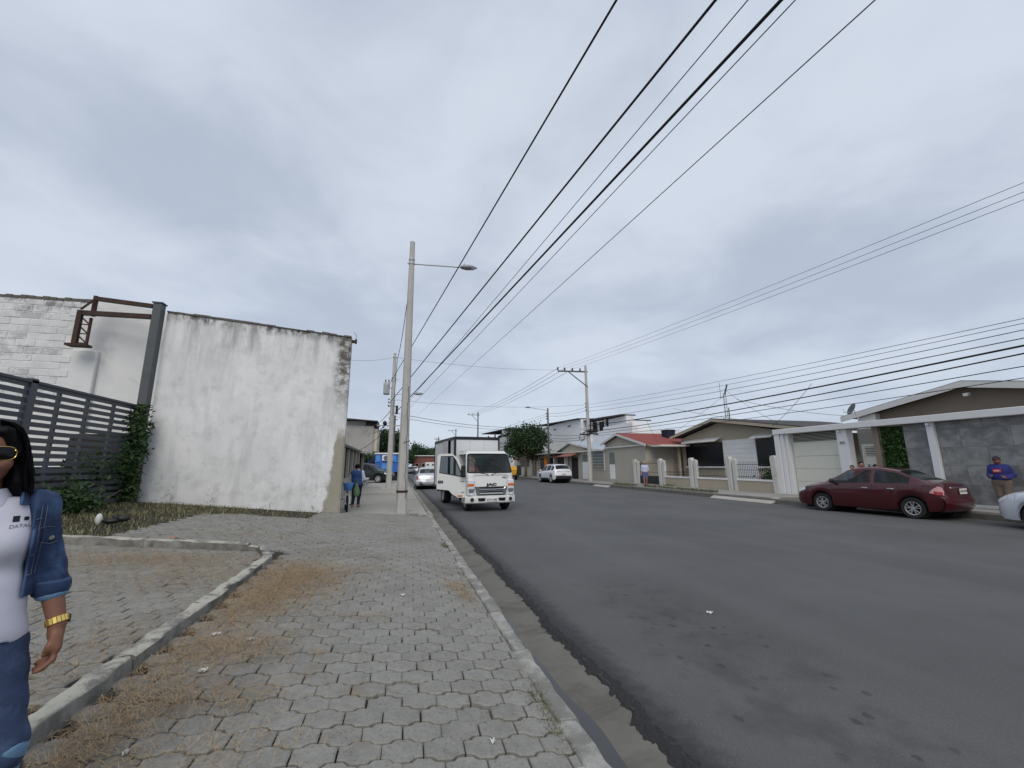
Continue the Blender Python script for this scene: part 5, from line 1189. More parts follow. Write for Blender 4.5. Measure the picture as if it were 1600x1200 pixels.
        mb = MB(); mb.grid(P.tolist()); o = mb.build(name, mat, par or t); smooth_angle(o, 50); return o
    for s in (1, -1):
        for q in S['lights']: patch(q[0], q[1], *q[2:6], .008, s, fin=q[6] if len(q) > 6 else None)
        for d, (a, b) in enumerate(S['doors']):
            k = ('door.%s%d' % ('r' if s > 0 else 'l', d))
            for yy in (a, b): patch('door_seam', 'trim_black', yy-.005, yy+.005, .9, 4, .0025, s, objs.get(k))
            hy = a+.10; hz = S['belt_z']-.10
            mb = MB(); x = fh(hy+.06)*.992; mb.bbox(s*x-.012, s*x+.028 if s > 0 else s*x+.012, hy, hy+.17, hz-.018, hz+.018, .008) if s > 0 else mb.bbox(s*x-.028, s*x+.012, hy, hy+.17, hz-.018, hz+.018, .008)
            mb.build('door_handle', S.get('handle', 'chrome'), objs.get(k, t))
        my = S['mirror']; x = fh(my)*.96; mb = MB(); mb.ell((s*(x+.12), my, S['belt_z']+.10), (.10, .06, .075), 10, 7); mb.bar((s*(x-.03), my+.02, S['belt_z']+.04), (s*(x+.08), my, S['belt_z']+.07), .05); mb.build('mirror', S.get('mirmat', paint), t, smooth=True)
        for w in wy: wheel(t, (s*(fh(w)-.115), w, wr), wr, .20, s, S.get('rim', 'rim_alloy'), S.get('spokes', 5))
        if S.get('sill'): patch('sill_trim', S['sill'], wy[0]+ar+.02, wy[1]-ar-.02, 0, 1.2, .004, s)
    W2 = S['W']/2
    mb = MB(); mb.box(-W2*.84, W2*.84, wy[0]-ar-.05, wy[1]+ar+.05, .22, .62); mb.box(-W2*.6, W2*.6, -L+.15, L-.15, .26, .5); mb.build('chassis', 'well_black', t)
    for w in wy:
        mb = MB(); mb.cyl((-W2*.8, w, wr), (W2*.8, w, wr), ar*.98, 20); mb.build('wheel_well', 'well_black', t)
    for yside in S.get('bumpers', ()):
        mb = MB(); P = []
        for (zz, oo) in ((.24, -.10), (.27, -.02), (.36, .03), (.50, .045), (.60, .02), (.66, -.05)):
            P.append([(x, yside*(L+oo-bulge*1.15*(abs(x)/W2)**2.6), zz) for x in np.linspace(-W2*.985, W2*.985, 21)])
        mb.grid(P); smooth_angle(mb.build('bumper', paint, t), 60)
    mb = MB(); bz = S['belt_z']
    for s in (1, -1):
        mb.bbox(s*.36-.24, s*.36+.24, .0, .18, .4, bz+.15, .05); mb.bbox(s*.36-.14, s*.36+.14, .02, .12, bz+.16, bz+.36, .04); mb.bbox(s*.36-.24, s*.36+.24, -1.0, -.8, .5, bz+.1, .05)
    mb.box(-.7, .7, .75, 1.0, .5, bz-.05); mb.build('seats', 'seat_grey', t)
    re = -L
    def on_end(yside, z, hh, ww, d, mat, nm, x=0., lab=None):    # box on nose/tail surface
        ys2 = np.linspace(yside*(L-.02), yside*(L-.6), 30); best = ys2[0]
        for y in ys2:
            if fz_(y) > z+hh: best = y; break
        mb = MB(); mb.bbox(x-ww/2, x+ww/2, best-d, best+d, z-hh/2, z+hh/2, min(hh, d)*.3); return mb.build(nm, mat, t)
    for q in S.get('ends', []): on_end(*q)
    if plate:
        ye, z, y = plate; y = y
        p = MB(); p.bbox(-.2, .2, y-.006, y+.006, z-.075, z+.075, .003); pl = p.build('number_plate', 'plate_white', t)
        text_part('ABC'[:0]+S.get('ptxt', ''), 'plate_text', 'plate_ink', pl, (0, y+(-.009 if ye < 0 else .009), z), (R(90), 0, 0 if ye < 0 else math.pi), .10, .001) if S.get('ptxt') else None
    return t
SED = dict(L=4.31, W=1.71, roof=1.49, rw=.56, belt_z=.93,
    top=[(-2.155, .50), (-2.15, .62), (-2.10, .92), (-2.02, 1.03), (-1.72, 1.075), (-1.62, 1.09), (-.98, 1.40), (-.55, 1.475), (-.1, 1.495), (.25, 1.46), (.42, 1.41), (1.12, 1.0), (1.25, .965), (1.7, .87), (1.98, .76), (2.1, .66), (2.15, .52), (2.155, .45)],
    hw=[(-2.155, .70), (-2.05, .78), (-1.7, .835), (-.5, .855), (.6, .855), (1.3, .84), (1.8, .79), (2.05, .72), (2.155, .62)],
    belt=[(-2.155, .90), (-1.7, .985), (-.9, .965), (.5, .925), (1.1, .895), (1.7, .80), (2.155, .62)],
    bot=[(-2.155, .34), (-2.0, .27), (-1.6, .22), (1.7, .20), (2.0, .20), (2.155, .26)],
    wheels=(-1.29, 1.19), wr=.295, arch=.355, ws=(.47, 1.10), rwn=(-1.60, -1.0), sidewin=[(-1.28, -.40), (-.30, .78)], doors=[(-1.02, -.355), (-.345, .80)],
    bumpers=(-1,), mirror=.74, mirmat='trim_black', lights=[('tail_light', 'lens_tail', -2.09, -1.74, 2.9, 4.1, [(-2.09, 2.5, 3.5), (-2.0, 2.45, 4.25), (-1.74, 2.55, 2.7)]), ('tail_light_red', 'lens_red', -2.07, -1.84, 2.35, 2.9, [(-2.07, 2.45, 2.9), (-1.84, 2.5, 2.85)]), ('headlight', 'lens_clear', 1.72, 2.06, 3.1, 4.6)], bulge=.13)
SED['ends'] = [(-1, .90, .04, .9, .02, 'chrome', 'boot_strip'), (1, .55, .10, .6, .02, 'trim_black', 'grille'), (1, .35, .10, .9, .02, 'trim_black', 'air_intake')]
SED['ptxt'] = 'GSB 0784'
car('maroon_sedan', 'dark maroon four door sedan parked by the grey stone wall', (15.24, 10.62, 0), R(8.5), SED, 'paint_maroon', (-1, .80, -2.155))
S2 = dict(SED); S2.update(lights=[('tail_light', 'lens_red', -2.10, -1.88, 2.2, 4.0), ('headlight', 'lens_clear', 1.72, 2.06, 3.1, 4.6)], handle='paint_silver', rim='rim_steel', mirmat='trim_black')
S2['top'] = [(a, b*1.0) for a, b in SED['top']]; S2['ends'] = [(-1, .50, .10, 1.3, .03, 'chrome', 'bumper_strip'), (-1, .36, .12, 1.2, .03, 'trim_black', 'lower_bumper')]; S2['ptxt'] = ''
car('silver_sedan', 'silver sedan driving away just left of the truck door', (2.20, 32.4, 0), R(0), S2, 'paint_silver', (-1, .62, -2.19))
S3 = dict(SED); S3.update(handle='paint_bluesilver', ptxt='', rim='rim_alloy'); S3['ends'] = [(1, .55, .14, .8, .02, 'trim_black', 'grille'), (1, .35, .12, 1.0, .02, 'trim_black', 'air_intake')]
car('pale_car', 'pale blue white car parked at the right edge with its nose showing', (15.08, 5.36, 0), R(-15), S3, 'paint_bluesilver')
SUV = dict(L=4.66, W=1.84, roof=1.70, rw=.66, belt_z=1.03, sig=.05,
    top=[(-2.33, .55), (-2.325, .70), (-2.27, 1.06), (-2.15, 1.25), (-1.85, 1.58), (-1.6, 1.665), (-.8, 1.70), (0, 1.70), (.42, 1.64), (1.18, 1.14), (1.35, 1.10), (1.9, 1.0), (2.2, .88), (2.31, .68), (2.33, .5)],
    hw=[(-2.33, .80), (-2.2, .87), (-1.8, .915), (.8, .92), (1.7, .89), (2.1, .82), (2.33, .70)],
    belt=[(-2.33, 1.02), (-1.7, 1.10), (.5, 1.02), (1.2, .99), (1.8, .92), (2.33, .72)], bot=[(-2.33, .42), (-2.1, .30), (-1.7, .26), (1.8, .24), (2.15, .24), (2.33, .34)],
    wheels=(-1.40, 1.34), wr=.35, arch=.42, ws=(.50, 1.16), rwn=(-2.14, -1.80), sidewin=[(-1.9, -1.35), (-1.25, -.35), (-.25, .86)], doors=[(-1.05, -.305), (-.295, .90)], mirror=.84, handle='paint_white',
    lights=[('tail_light', 'lens_red', -2.28, -1.95, 3.75, 4.15), ('headlight', 'lens_clear', 1.85, 2.2, 3.1, 4.3)], sill='trim_black', bulge=.12, rim='rim_steel', ptxt='')
SUV['ends'] = [(-1, .52, .26, 1.5, .04, 'trim_black', 'lower_bumper'), (-1, 1.06, .03, 1.3, .02, 'chrome', 'tail_strip')]
car('white_suv', 'white compact sport utility car parked on the right by the small houses', (14.35, 38.0, 0), R(2), SUV, 'paint_white', (-1, .86, -2.36))
S5 = dict(SUV); S5.update(sill=None, handle='paint_darkgreen', lights=[('headlight', 'lens_clear', 1.90, 2.25, 3.0, 4.3), ('tail_light', 'lens_red', -2.28, -1.95, 3.0, 4.0)]); S5['ends'] = [(1, .62, .12, .4, .03, 'plate_white', 'number_plate')]
car('green_wagon', 'dark green wagon parked across the left pavement before the kiosk', (-2.45, 41.0, .16), R(-112), S5, 'paint_darkgreen')
S6 = dict(SED); S6.update(ptxt='', rim='rim_steel'); S6['ends'] = []
car('distant_car', 'small dark car parked far down the street on the left', (3.0, 92, 0), R(180), S6, 'paint_dark')
S7 = dict(SED); S7.update(ptxt='', rim='rim_steel'); S7['ends'] = []
car('distant_car', 'far white car coming up the street behind the dark one', (4.6, 112, 0), R(180), S7, 'paint_white')
# dice-patterned white box van far off
dv = thing('box_trailer', 'small white box with black dots seen far over the silver sedan roof', 'trailer', (5.2, 70, 0))
mb = MB(); mb.bbox(-.75, .75, -1, 1, .55, 2.15, .04); b_ = mb.build('box', 'white_trim', dv)
for (a, c) in ((-.4, 1.75), (.4, 1.75), (.4, 1.0), (-.4, 1.0)): mb = MB(); mb.lathe([(0, 0), (.16, 0)], (a, -1.006, c), 'y', 14); mb.build('dot', 'trim_black', b_)
for s in (-1, 1): wheel(dv, (s*.65, 0, .3), .3, .18, s, 'rim_steel')
mb = MB(); mb.bar((0, -.9, .5), (0, -1.9, .45), .08); mb.build('drawbar', 'steel_grey', dv)
# yellow taxi-like truck tail hidden behind the delivery truck
yv = thing('yellow_car', 'yellow vehicle half hidden behind the truck mirror', 'car', (12.4, 46.0, 0))
mb = MB(); mb.bbox(-.8, .8, 0, 4.2, .45, 1.05, .1); mb.prism([(0, 1.05), (.5, 1.5), (2.6, 1.5), (3.2, 1.05)], 'x', -.68, .68); smooth_angle(mb.build('body', 'yellow_paint', yv), 40)
mb = MB(); mb.prism([(.12, 1.06), (.5, 1.44), (.52, 1.44), (.14, 1.06)], 'x', -.6, .6); mb.build('rear_window', 'glass_car', yv)
mb = MB(); mb.bbox(-.82, .82, -.06, .3, .35, .55, .04); mb.build('bumper', 'trim_black', yv)
for s in (-1, 1):
    for y in (.8, 3.3): wheel(yv, (s*.72, y, .31), .31, .18, s, 'rim_steel')
    mb = MB(); mb.bbox(s*.66-.1, s*.66+.1, -.02, .04, .72, .92, .02); mb.build('tail_light', 'lens_red', yv)
# ------------------------------------------------------------------ delivery truck
tk_ = thing('delivery_truck', 'white cab-over delivery truck with box body and passenger door swung open', 'truck', (3.32, 15.12, 0), R(186.5))
# local: +y is forward (towards the camera), x right of the truck
CW = .90                                               # half width of cab
def cab_sec(z):                                        # front face y at height z, half width
    yf = np.interp(z, [.45, .95, 1.22, 1.30, 2.0, 2.12], [.0, -.02, -.05, -.07, -.36, -.50]); hw = np.interp(z, [.45, 1.2, 1.35, 2.0, 2.12], [CW, CW, CW*.985, CW*.90, CW*.84]); return yf, hw
BACK = -1.62
def ring(z):
    yf, hw = cab_sec(z); P = [(hw, BACK, z)]; rd = .15
    for a in np.linspace(0, math.pi/2, 7): P.append((hw-rd+rd*math.cos(a), yf-.05-rd+rd*math.sin(a), z))
    for u in np.linspace(0, 1, 9)[1:-1]:
        x = (hw-rd)*(1-2*u); P.append((x, yf-.05*(x/(hw-rd))**2, z))
    for a in np.linspace(math.pi/2, math.pi, 7): P.append((-hw+rd+rd*math.cos(a), yf-.05-rd+rd*math.sin(a), z))
    P.append((-hw, BACK, z)); return P
zsx = [.50, .62, .75, .9, 1.05, 1.20, 1.28, 1.34, 1.5, 1.65, 1.8, 1.95, 2.02, 2.08, 2.12, 2.145]
Rg = [ring(z) for z in zsx]; nR = len(Rg[0])
body, wsf, dl_, dr_ = [], [], [], []
for i in range(len(zsx)-1):
    zm = (zsx[i]+zsx[i+1])/2
    for j in range(nR-1):
        f = (i*nR+j, i*nR+j+1, (i+1)*nR+j+1, (i+1)*nR+j); xm = (Rg[i][j][0]+Rg[i][j+1][0])/2
        if 1.34 <= zm <= 2.02 and 4 <= j <= nR-6: wsf.append(f)
        elif j == 0 and .62 < zm < 2.02: pass            # passenger side (truck right, +x): door opening
        else: body.append(f)
body.append(tuple((len(zsx)-1)*nR+j for j in range(nR)))
flat = [p for r in Rg for p in r]
def sub(fs, nm, mat, par=None, sm=40):
    used = sorted({i for f in fs for i in f}); mp = {u: k for k, u in enumerate(used)}; mb = MB(); mb._add([flat[u] for u in used], [tuple(mp[i] for i in f) for f in fs]); return smooth_angle(mb.build(nm, mat, par or tk_), sm)
cabo = sub(body, 'cab', 'paint_truck'); wso = sub(wsf, 'windscreen', 'glass_truck')
mb = MB(); mb.box(-CW*.93, CW*.93, BACK-.02, BACK+.02, .5, 1.35); mb.box(-CW*.93, -.55, BACK-.02, BACK+.02, 1.35, 2.05); mb.box(.55, CW*.9, BACK-.02, BACK+.02, 1.35, 2.05); mb.box(-.55, .55, BACK-.02, BACK+.02, 1.9, 2.08); mb.build('cab_back', 'paint_truck', tk_)
mb = MB(); mb.box(-.55, .55, BACK-.01, BACK+.01, 1.35, 1.9); mb.build('rear_window', 'glass_pale', tk_)
# windscreen rubber surround
def ws_pt(z, j):
    q = ring(z)[j]; return Vector((q[0], q[1]+.004, q[2]))
pts = [ws_pt(1.35 if 5 < j < nR-6 else 1.37, j) for j in range(4, nR-4)]+[ws_pt(z, nR-5) for z in (1.5, 1.65, 1.8, 1.92)]+[ws_pt(2.01 if 5 < j < nR-6 else 1.985, j) for j in range(nR-5, 3, -1)]+[ws_pt(z, 4) for z in (1.92, 1.8, 1.65, 1.5)]
mb = MB(); mb.tube(pts+[pts[0]], .026, 6, False); mb.build('windscreen_seal', 'trim_black', tk_, smooth=True)
mb = MB()
for s in (-1, 1): mb.tube([(s*.08+.05, .0, 1.28), (s*.30+.1, .01, 1.33), (s*.62+.02, -.01, 1.36)], .013, 5); mb.ell((s*.08+.05, -.01, 1.27), (.03, .03, .02), 8, 5)
mb.build('wiper', 'trim_black', tk_)
mb = MB(); mb.box(-.78, .78, -.52, -.14, 1.18, 1.30); mb.build('dashboard', 'trim_black', tk_)
for i, (a, b, w_) in enumerate(((-.55, -.2, .5), (.15, -.2, .45), (.5, -.22, .28))): mb = MB(); mb.grid([[(a+w_*u-.2, b-.14*v, 1.315+.02*math.sin(3*u+2*v+i)) for u in np.linspace(0, 1, 5)] for v in np.linspace(0, 1, 4)]); mb.build('paper_on_dash', 'paper', tk_)
mb = MB()
for x in (-.45, .1, .5): mb.bbox(x-.22, x+.22, -1.45, -1.30, .95, 1.62, .05); mb.bbox(x-.22, x+.22, -1.4, -.9, .85, 1.0, .05)
mb.build('seats', 'seat_grey', tk_)
mb = MB(); mb.tube([(-.42+.2*math.cos(a), -.62-.06*math.sin(a), 1.32+.19*math.sin(a)) for a in np.linspace(0, 6.283, 20)], .016, 6, False); mb.build('steering_wheel', 'trim_black', tk_)
# bonnet panel, grille, emblem, lamps, bumper
mb = MB(); P = []
for z in np.linspace(.86, 1.24, 7): P.append([(x, np.interp(z, [.86, 1.24], [.022, -.028])-.05*(abs(x)/.7)**3, z) for x in np.linspace(-.62-(z-.86)*.22, .62+(z-.86)*.22, 13)])
mb.grid(P); k0 = len(mb.v); bp = mb.build('bonnet_panel', 'paint_truck', tk_, smooth=True)
mb = MB(); pts = [(-.66, -.04, 1.245), (-.58, -.005, .855), (.58, -.005, .855), (.66, -.04, 1.245), (-.66, -.04, 1.245)]; mb.tube(pts, .005, 4); mb.build('panel_gap', 'trim_black', tk_)
mb = MB(); mb.prism([(-.60, .845), (.60, .845), (.54, .56), (-.54, .56)], 'y', -.05, .012); gr = mb.build('grille', 'grille_grey', tk_)
mb = MB(); mb.prism([(-.50, .835), (.50, .835), (.46, .775), (-.46, .775)], 'y', .0, .018); mb.prism([(-.46, .69), (.46, .69), (.42, .645), (-.42, .645)], 'y', .0, .018); mb.prism([(-.48, .59), (.48, .59), (.46, .565), (-.46, .565)], 'y', .0, .018); mb.build('grille_slot', 'well_black', gr)
mb = MB(); mb.tube([(-.52, .03, .835), (-.46, .035, .775), (0, .045, .765), (.46, .035, .775), (.52, .03, .835)], .014, 6); mb.build('chrome_strip', 'chrome', gr)
mb = MB(); mb.bbox(-.44, .44, .0, .04, .60, .645, .012); mb.build('grille_bar', 'rim_steel', gr)
text_part('JAC', 'badge_letters', 'trim_black', tk_, (.0, .026, .925), (R(93), 0, math.pi), .15, .006, bold=.008).scale = (1.5, .8, 1)
mb = MB(); mb.box(-.58, -.42, -.02, -.005, 1.165, 1.195); mb.build('small_badge', 'grille_grey', tk_)
for s in (-1, 1):
    mb = MB(); mb.bbox(s*.745-.135, s*.745+.135, -.14, .0, .55, 1.10, .03); hl = mb.build('headlight', 'lens_clear', tk_)
    mb = MB(); mb.bbox(s*.755-.12, s*.755+.12, -.12, .008, .86, .97, .015); mb.build('indicator', 'lens_amber', hl)
    mb = MB(); mb.lathe([(.0, .0), (.085, .012), (.09, .0)], (s*.745, .004, .65), 'y', 14); mb.box(s*.74-.1, s*.74+.1, .0, .006, .76, .80); mb.build('reflector', 'chrome', hl)
    mb = MB(); mb.box(s*.745-.11, s*.745+.11, 0, .005, .70, .755); mb.build('lamp_recess', 'grille_grey', hl)
mb = MB(); P = []
for z, o_ in ((.27, -.03), (.31, .05), (.42, .07), (.53, .05), (.55, .0)): P.append([(x, o_-.16*(abs(x)/.94)**5, z) for x in np.linspace(-.94, .94, 17)])
mb.grid(P); mb.box(-.94, -.90, -.6, -.1, .30, .54); mb.box(.90, .94, -.6, -.1, .30, .54); bm = mb.build('bumper', 'paint_truck', tk_); smooth_angle(bm, 40)
mb = MB()
for s in (-1, 1): mb.prism([(s*.24, .47), (s*.52, .47), (s*.49, .37), (s*.27, .37)], 'y', .0, .078)
mb.build('air_slot', 'well_black', bm)
for s in (-1, 1): mb = MB(); mb.lathe([(0, .0), (.05, .0), (.062, .008), (.066, -.02)], (s*.72, .045, .42), 'y', 14); mb.build('fog_lamp', 'trim_black', bm)
mb = MB(); mb.bbox(-.20, .20, .07, .088, .34, .48, .003); pl_ = mb.build('number_plate', 'plate_white', bm); text_part('GTA-1085', 'plate_text', 'plate_ink', pl_, (0, .091, .405), (R(90), 0, math.pi), .088, .001, bold=.002)
mb = MB(); mb.box(-.80, .80, -1.5, -.1, .32, .62); mb.build('chassis', 'well_black', tk_)
# passenger door, hinged at the front pillar, swung out ~75 deg
dp = bpy.data.objects.new('door', None)
def door_mesh():
    mb = MB(); D = 1.02                                 # door length along local -y, built in local x(0=hinge)->D
    o = [(0, .50), (.32, .50), (.50, .62), (.62, .76), (D*.92, .78), (D, .80), (D, 1.93), (D-.08, 2.0), (.50, 2.02), (.30, 1.86), (.02, 1.28)]
    i = [(.10, 1.22), (D-.07, 1.42), (D-.09, 1.90), (D-.16, 1.93), (.52, 1.94), (.36, 1.80)]
    return o, i
O_, I_ = door_mesh()
mb = MB()
def dprism(poly, a, b): mb.prism(poly, 'y', a, b)
dprism([(0, .50), (.32, .50), (.50, .62), (.62, .76), (1.0, .80), (1.02, .80), (1.02, 1.36), (0.02, 1.17)], -.03, .03)
dprism([(.95, 1.347), (1.02, 1.36), (1.02, 1.93), (.94, 2.01), (.90, 1.93)], -.03, .03); dprism([(.94, 2.01), (.50, 2.02), (.47, 1.94), (.90, 1.93)], -.03, .03); dprism([(.50, 2.02), (.30, 1.86), (.02, 1.28), (.0, 1.17), (.09, 1.19), (.36, 1.80), (.47, 1.94)], -.03, .03)
door = mb.build('door', 'paint_truck', tk_, label='open passenger door swung forward'); smooth_angle(door, 30)
mb = MB(); mb.prism([(.09, 1.19), (.95, 1.347), (.90, 1.93), (.47, 1.94), (.36, 1.80)], 'y', -.004, .004); mb.build('door_glass', 'glass_clear', door)
mb = MB(); mb.tube([(.09, .0, 1.19), (.95, 0, 1.347), (.90, 0, 1.93), (.47, 0, 1.94), (.36, 0, 1.80), (.09, 0, 1.19)], .034, 5); mb.build('window_seal', 'trim_black', door)
mb = MB(); mb.tube([(.30, 0, .50), (.48, 0, .61), (.60, 0, .745), (1.0, 0, .775)], .035, 6); mb.build('arch_trim', 'trim_black', door)
for z_ in (-1, 1):
    mb = MB(); mb.bbox(.80, .98, z_*.03-.012, z_*.03+.012, .99, 1.09, .01); h_ = mb.build('handle', 'trim_black', door); mb = MB(); mb.bbox(.83, .94, z_*.045-.006, z_*.045+.006, 1.025, 1.05, .005); mb.build('lever', 'chrome', h_)
mb = MB(); mb.bbox(.05, .20, -.034, -.029, 1.03, 1.06, .002); mb.bbox(.05, .20, .029, .034, 1.03, 1.06, .002); mb.bbox(.05, .17, .029, .034, .66, .69, .002); mb.build('small_badge', 'grille_grey', door)
mb = MB(); mb.bbox(.12, .30, .028, .04, .53, .58, .005); mb.build('side_marker', 'lens_amber', door)
door.location = (CW+.01, -.14, 0); door.rotation_euler = (0, 0, R(-8))
for s in (-1, 1):
    mb = MB(); mb.tube([(s*.92, -.12, 1.2), (s*1.02, .06, 1.36), (s*1.04, .05, 1.62)], .014, 6); mr_ = mb.build('mirror_arm', 'trim_black', tk_); mb = MB(); mb.bbox(s*1.06-.085, s*1.06+.085, .0, .09, 1.20 if s > 0 else 1.24, 1.60, .03); smooth_angle(mb.build('mirror', 'trim_black', mr_), 40)
# box body
BX0, BX1, BY0, BY1, BZ0, BZ1 = -.92, .92, -5.6, -1.78, .72, 2.72
mb = MB(); mb.box(BX0, BX1, BY1-.04, BY1, BZ0, BZ1); mb.box(BX0, BX1, BY0, BY1, BZ0-.06, BZ0); mb.box(BX0, BX0+.04, BY0, BY1-.04, BZ0, BZ1); mb.box(BX0, BX1, BY0, BY0+.04, BZ0, BZ1); bx_ = mb.build('cargo_box', 'box_white', tk_)
mb = MB(); mb.box(BX1-.04, BX1, BY0, BY0+1.9, BZ0, BZ1-.1); mb.box(BX1-.04, BX1, BY1-.72, BY1-.1, BZ0, BZ1-.1); mb.build('side_wall', 'box_white', bx_)
for i in range(7): mb = MB(); mb.bbox(BX1, BX1+.03, BY0+.12+i*.27, BY0+.15+i*.27, BZ0, BZ1-.12, .004); mb.build('rib', 'box_panel', bx_)
mb = MB(); mb.box(BX1+.03, BX1+.07, BY0+1.9, BY0+2.75, BZ0, BZ1-.1); mb.build('sliding_door', 'box_panel', bx_)
mb = MB(); mb.box(BX0-.02, BX1+.02, BY0-.02, BY1+.015, BZ1-.10, BZ1+.02); mb.bar((BX1, BY1, BZ0), (BX1, BY1, BZ1), .08); mb.bar((BX0, BY1, BZ0), (BX0, BY1, BZ1), .06); mb.bar((BX1, BY0, BZ0), (BX1, BY0, BZ1), .07); mb.bar((BX1+.02, BY1-.1, BZ0-.03), (BX1+.02, BY0, BZ0-.03), .08); mb.build('frame', 'trim_black', bx_)
for x in (-.31, .31): mb = MB(); mb.box(x-.006, x+.006, BY1, BY1+.004, BZ0, BZ1-.1); mb.build('panel_seam', 'box_panel', bx_)
mb = MB(); mb.box(BX1-.5, BX1-.1, BY1-1.9, BY1-.8, BZ0, BZ1-.2); mb.build('cargo', 'well_black', bx_)
mb = MB(); mb.box(-.4, .4, BY0, -1.4, .45, .68); mb.build('chassis_rail', 'well_black', tk_)
for s in (-1, 1):
    wheel(tk_, (s*.72, -.62, .36), .36, .2, s, 'rim_steel', 6); wheel(tk_, (s*.68, -4.2, .36), .36, .32, s, 'rim_steel', 6)
    mb = MB(); mb.box(s*.72-.13, s*.72+.13, -1.1, -.15, .62, .74); mb.build('wheel_well', 'well_black', tk_)
# ------------------------------------------------------------------ people
def mirror_pose(**k):
    d = dict(head=(0, -.01, .935), neck=(0, .005, .865), chest=(0, .0, .745), waist=(0, 0, .62), pelvis=(0, .005, .53),
             sl=(.100, .01, .798), sr=(-.100, .01, .798), el=(.135, .02, .635), er=(-.135, .02, .635), wl=(.14, -.02, .485), wr=(-.14, -.02, .485), hl=(.138, -.035, .41), hr=(-.138, -.035, .41),
             ll=(.055, 0, .50), lr=(-.055, 0, .50), kl=(.058, -.01, .28), kr=(-.058, -.01, .28), al=(.055, .01, .045), ar=(-.055, .01, .045), fl=(.065, -.085, .02), fr=(-.065, -.085, .02))
    d.update(k); return d
def body_prims(J, fat=1.):
    f = fat
    T = lambda p: [el(p, J['chest'], (.108*f, .070*f, .10)), rc(p, J['chest'], J['waist'], .078*f, .075*f, (1.25, .85, 1)), rc(p, J['waist'], J['pelvis'], .076*f, .078*f, (1.22, .92, 1)), rc(p, J['sl'], J['sr'], .042, .042), rc(p, J['neck'], J['chest'], .04, .07)]
    H_ = lambda p: [el(p, J['head'], (.049, .058, .068)), el(p, np.array(J['head'])+(0, -.012, -.028), (.040, .046, .045)), rc(p, J['head'], J['neck'], .032, .034), rc(p, np.array(J['head'])+(0, -.055, .004), np.array(J['head'])+(0, -.066, -.012), .006, .010), el(p, np.array(J['head'])+(.05, .004, -.004), (.010, .012, .019)), el(p, np.array(J['head'])+(-.05, .004, -.004), (.010, .012, .019))]
    AU = lambda p: [rc(p, J['sl'], J['el'], .036*f, .027), rc(p, J['sr'], J['er'], .036*f, .027)]
    AL = lambda p: [rc(p, J['el'], J['wl'], .027, .018), rc(p, J['er'], J['wr'], .027, .018)]
    def HD(p):
        o = []
        for s in 'lr':
            w = np.array(J['w'+s]); h = np.array(J['h'+s]); d = (h-w); n_ = np.linalg.norm(d); d = d/n_; m_ = w+d*n_*.5
            side = np.cross(d, (1, 0, 0)); side = side/(np.linalg.norm(side)+1e-9)
            o += [rc(p, w, m_, .016, .021)]
            for i in range(4): b0 = m_+side*(i-1.5)*.010; o.append(rc(p, b0, b0+d*n_*(.42, .5, .46, .36)[i], .0085, .007))
            o.append(rc(p, w+d*n_*.2-side*.012, w+d*n_*.62-side*.032, .009, .008))
        return o
    LU = lambda p: [rc(p, J['ll'], J['kl'], .058*f, .036), rc(p, J['lr'], J['kr'], .058*f, .036)]
    LL = lambda p: [rc(p, J['kl'], J['al'], .034, .023), rc(p, J['kr'], J['ar'], .034, .023)]
    FT = lambda p: [rc(p, J['a'+s], np.array(J['f'+s]), .026, .020) for s in 'lr']+[rc(p, np.array(J['a'+s])+(0, .02, -.015), np.array(J['f'+s]), .024, .020) for s in 'lr']
    return T, H_, AU, AL, HD, LU, LL, FT
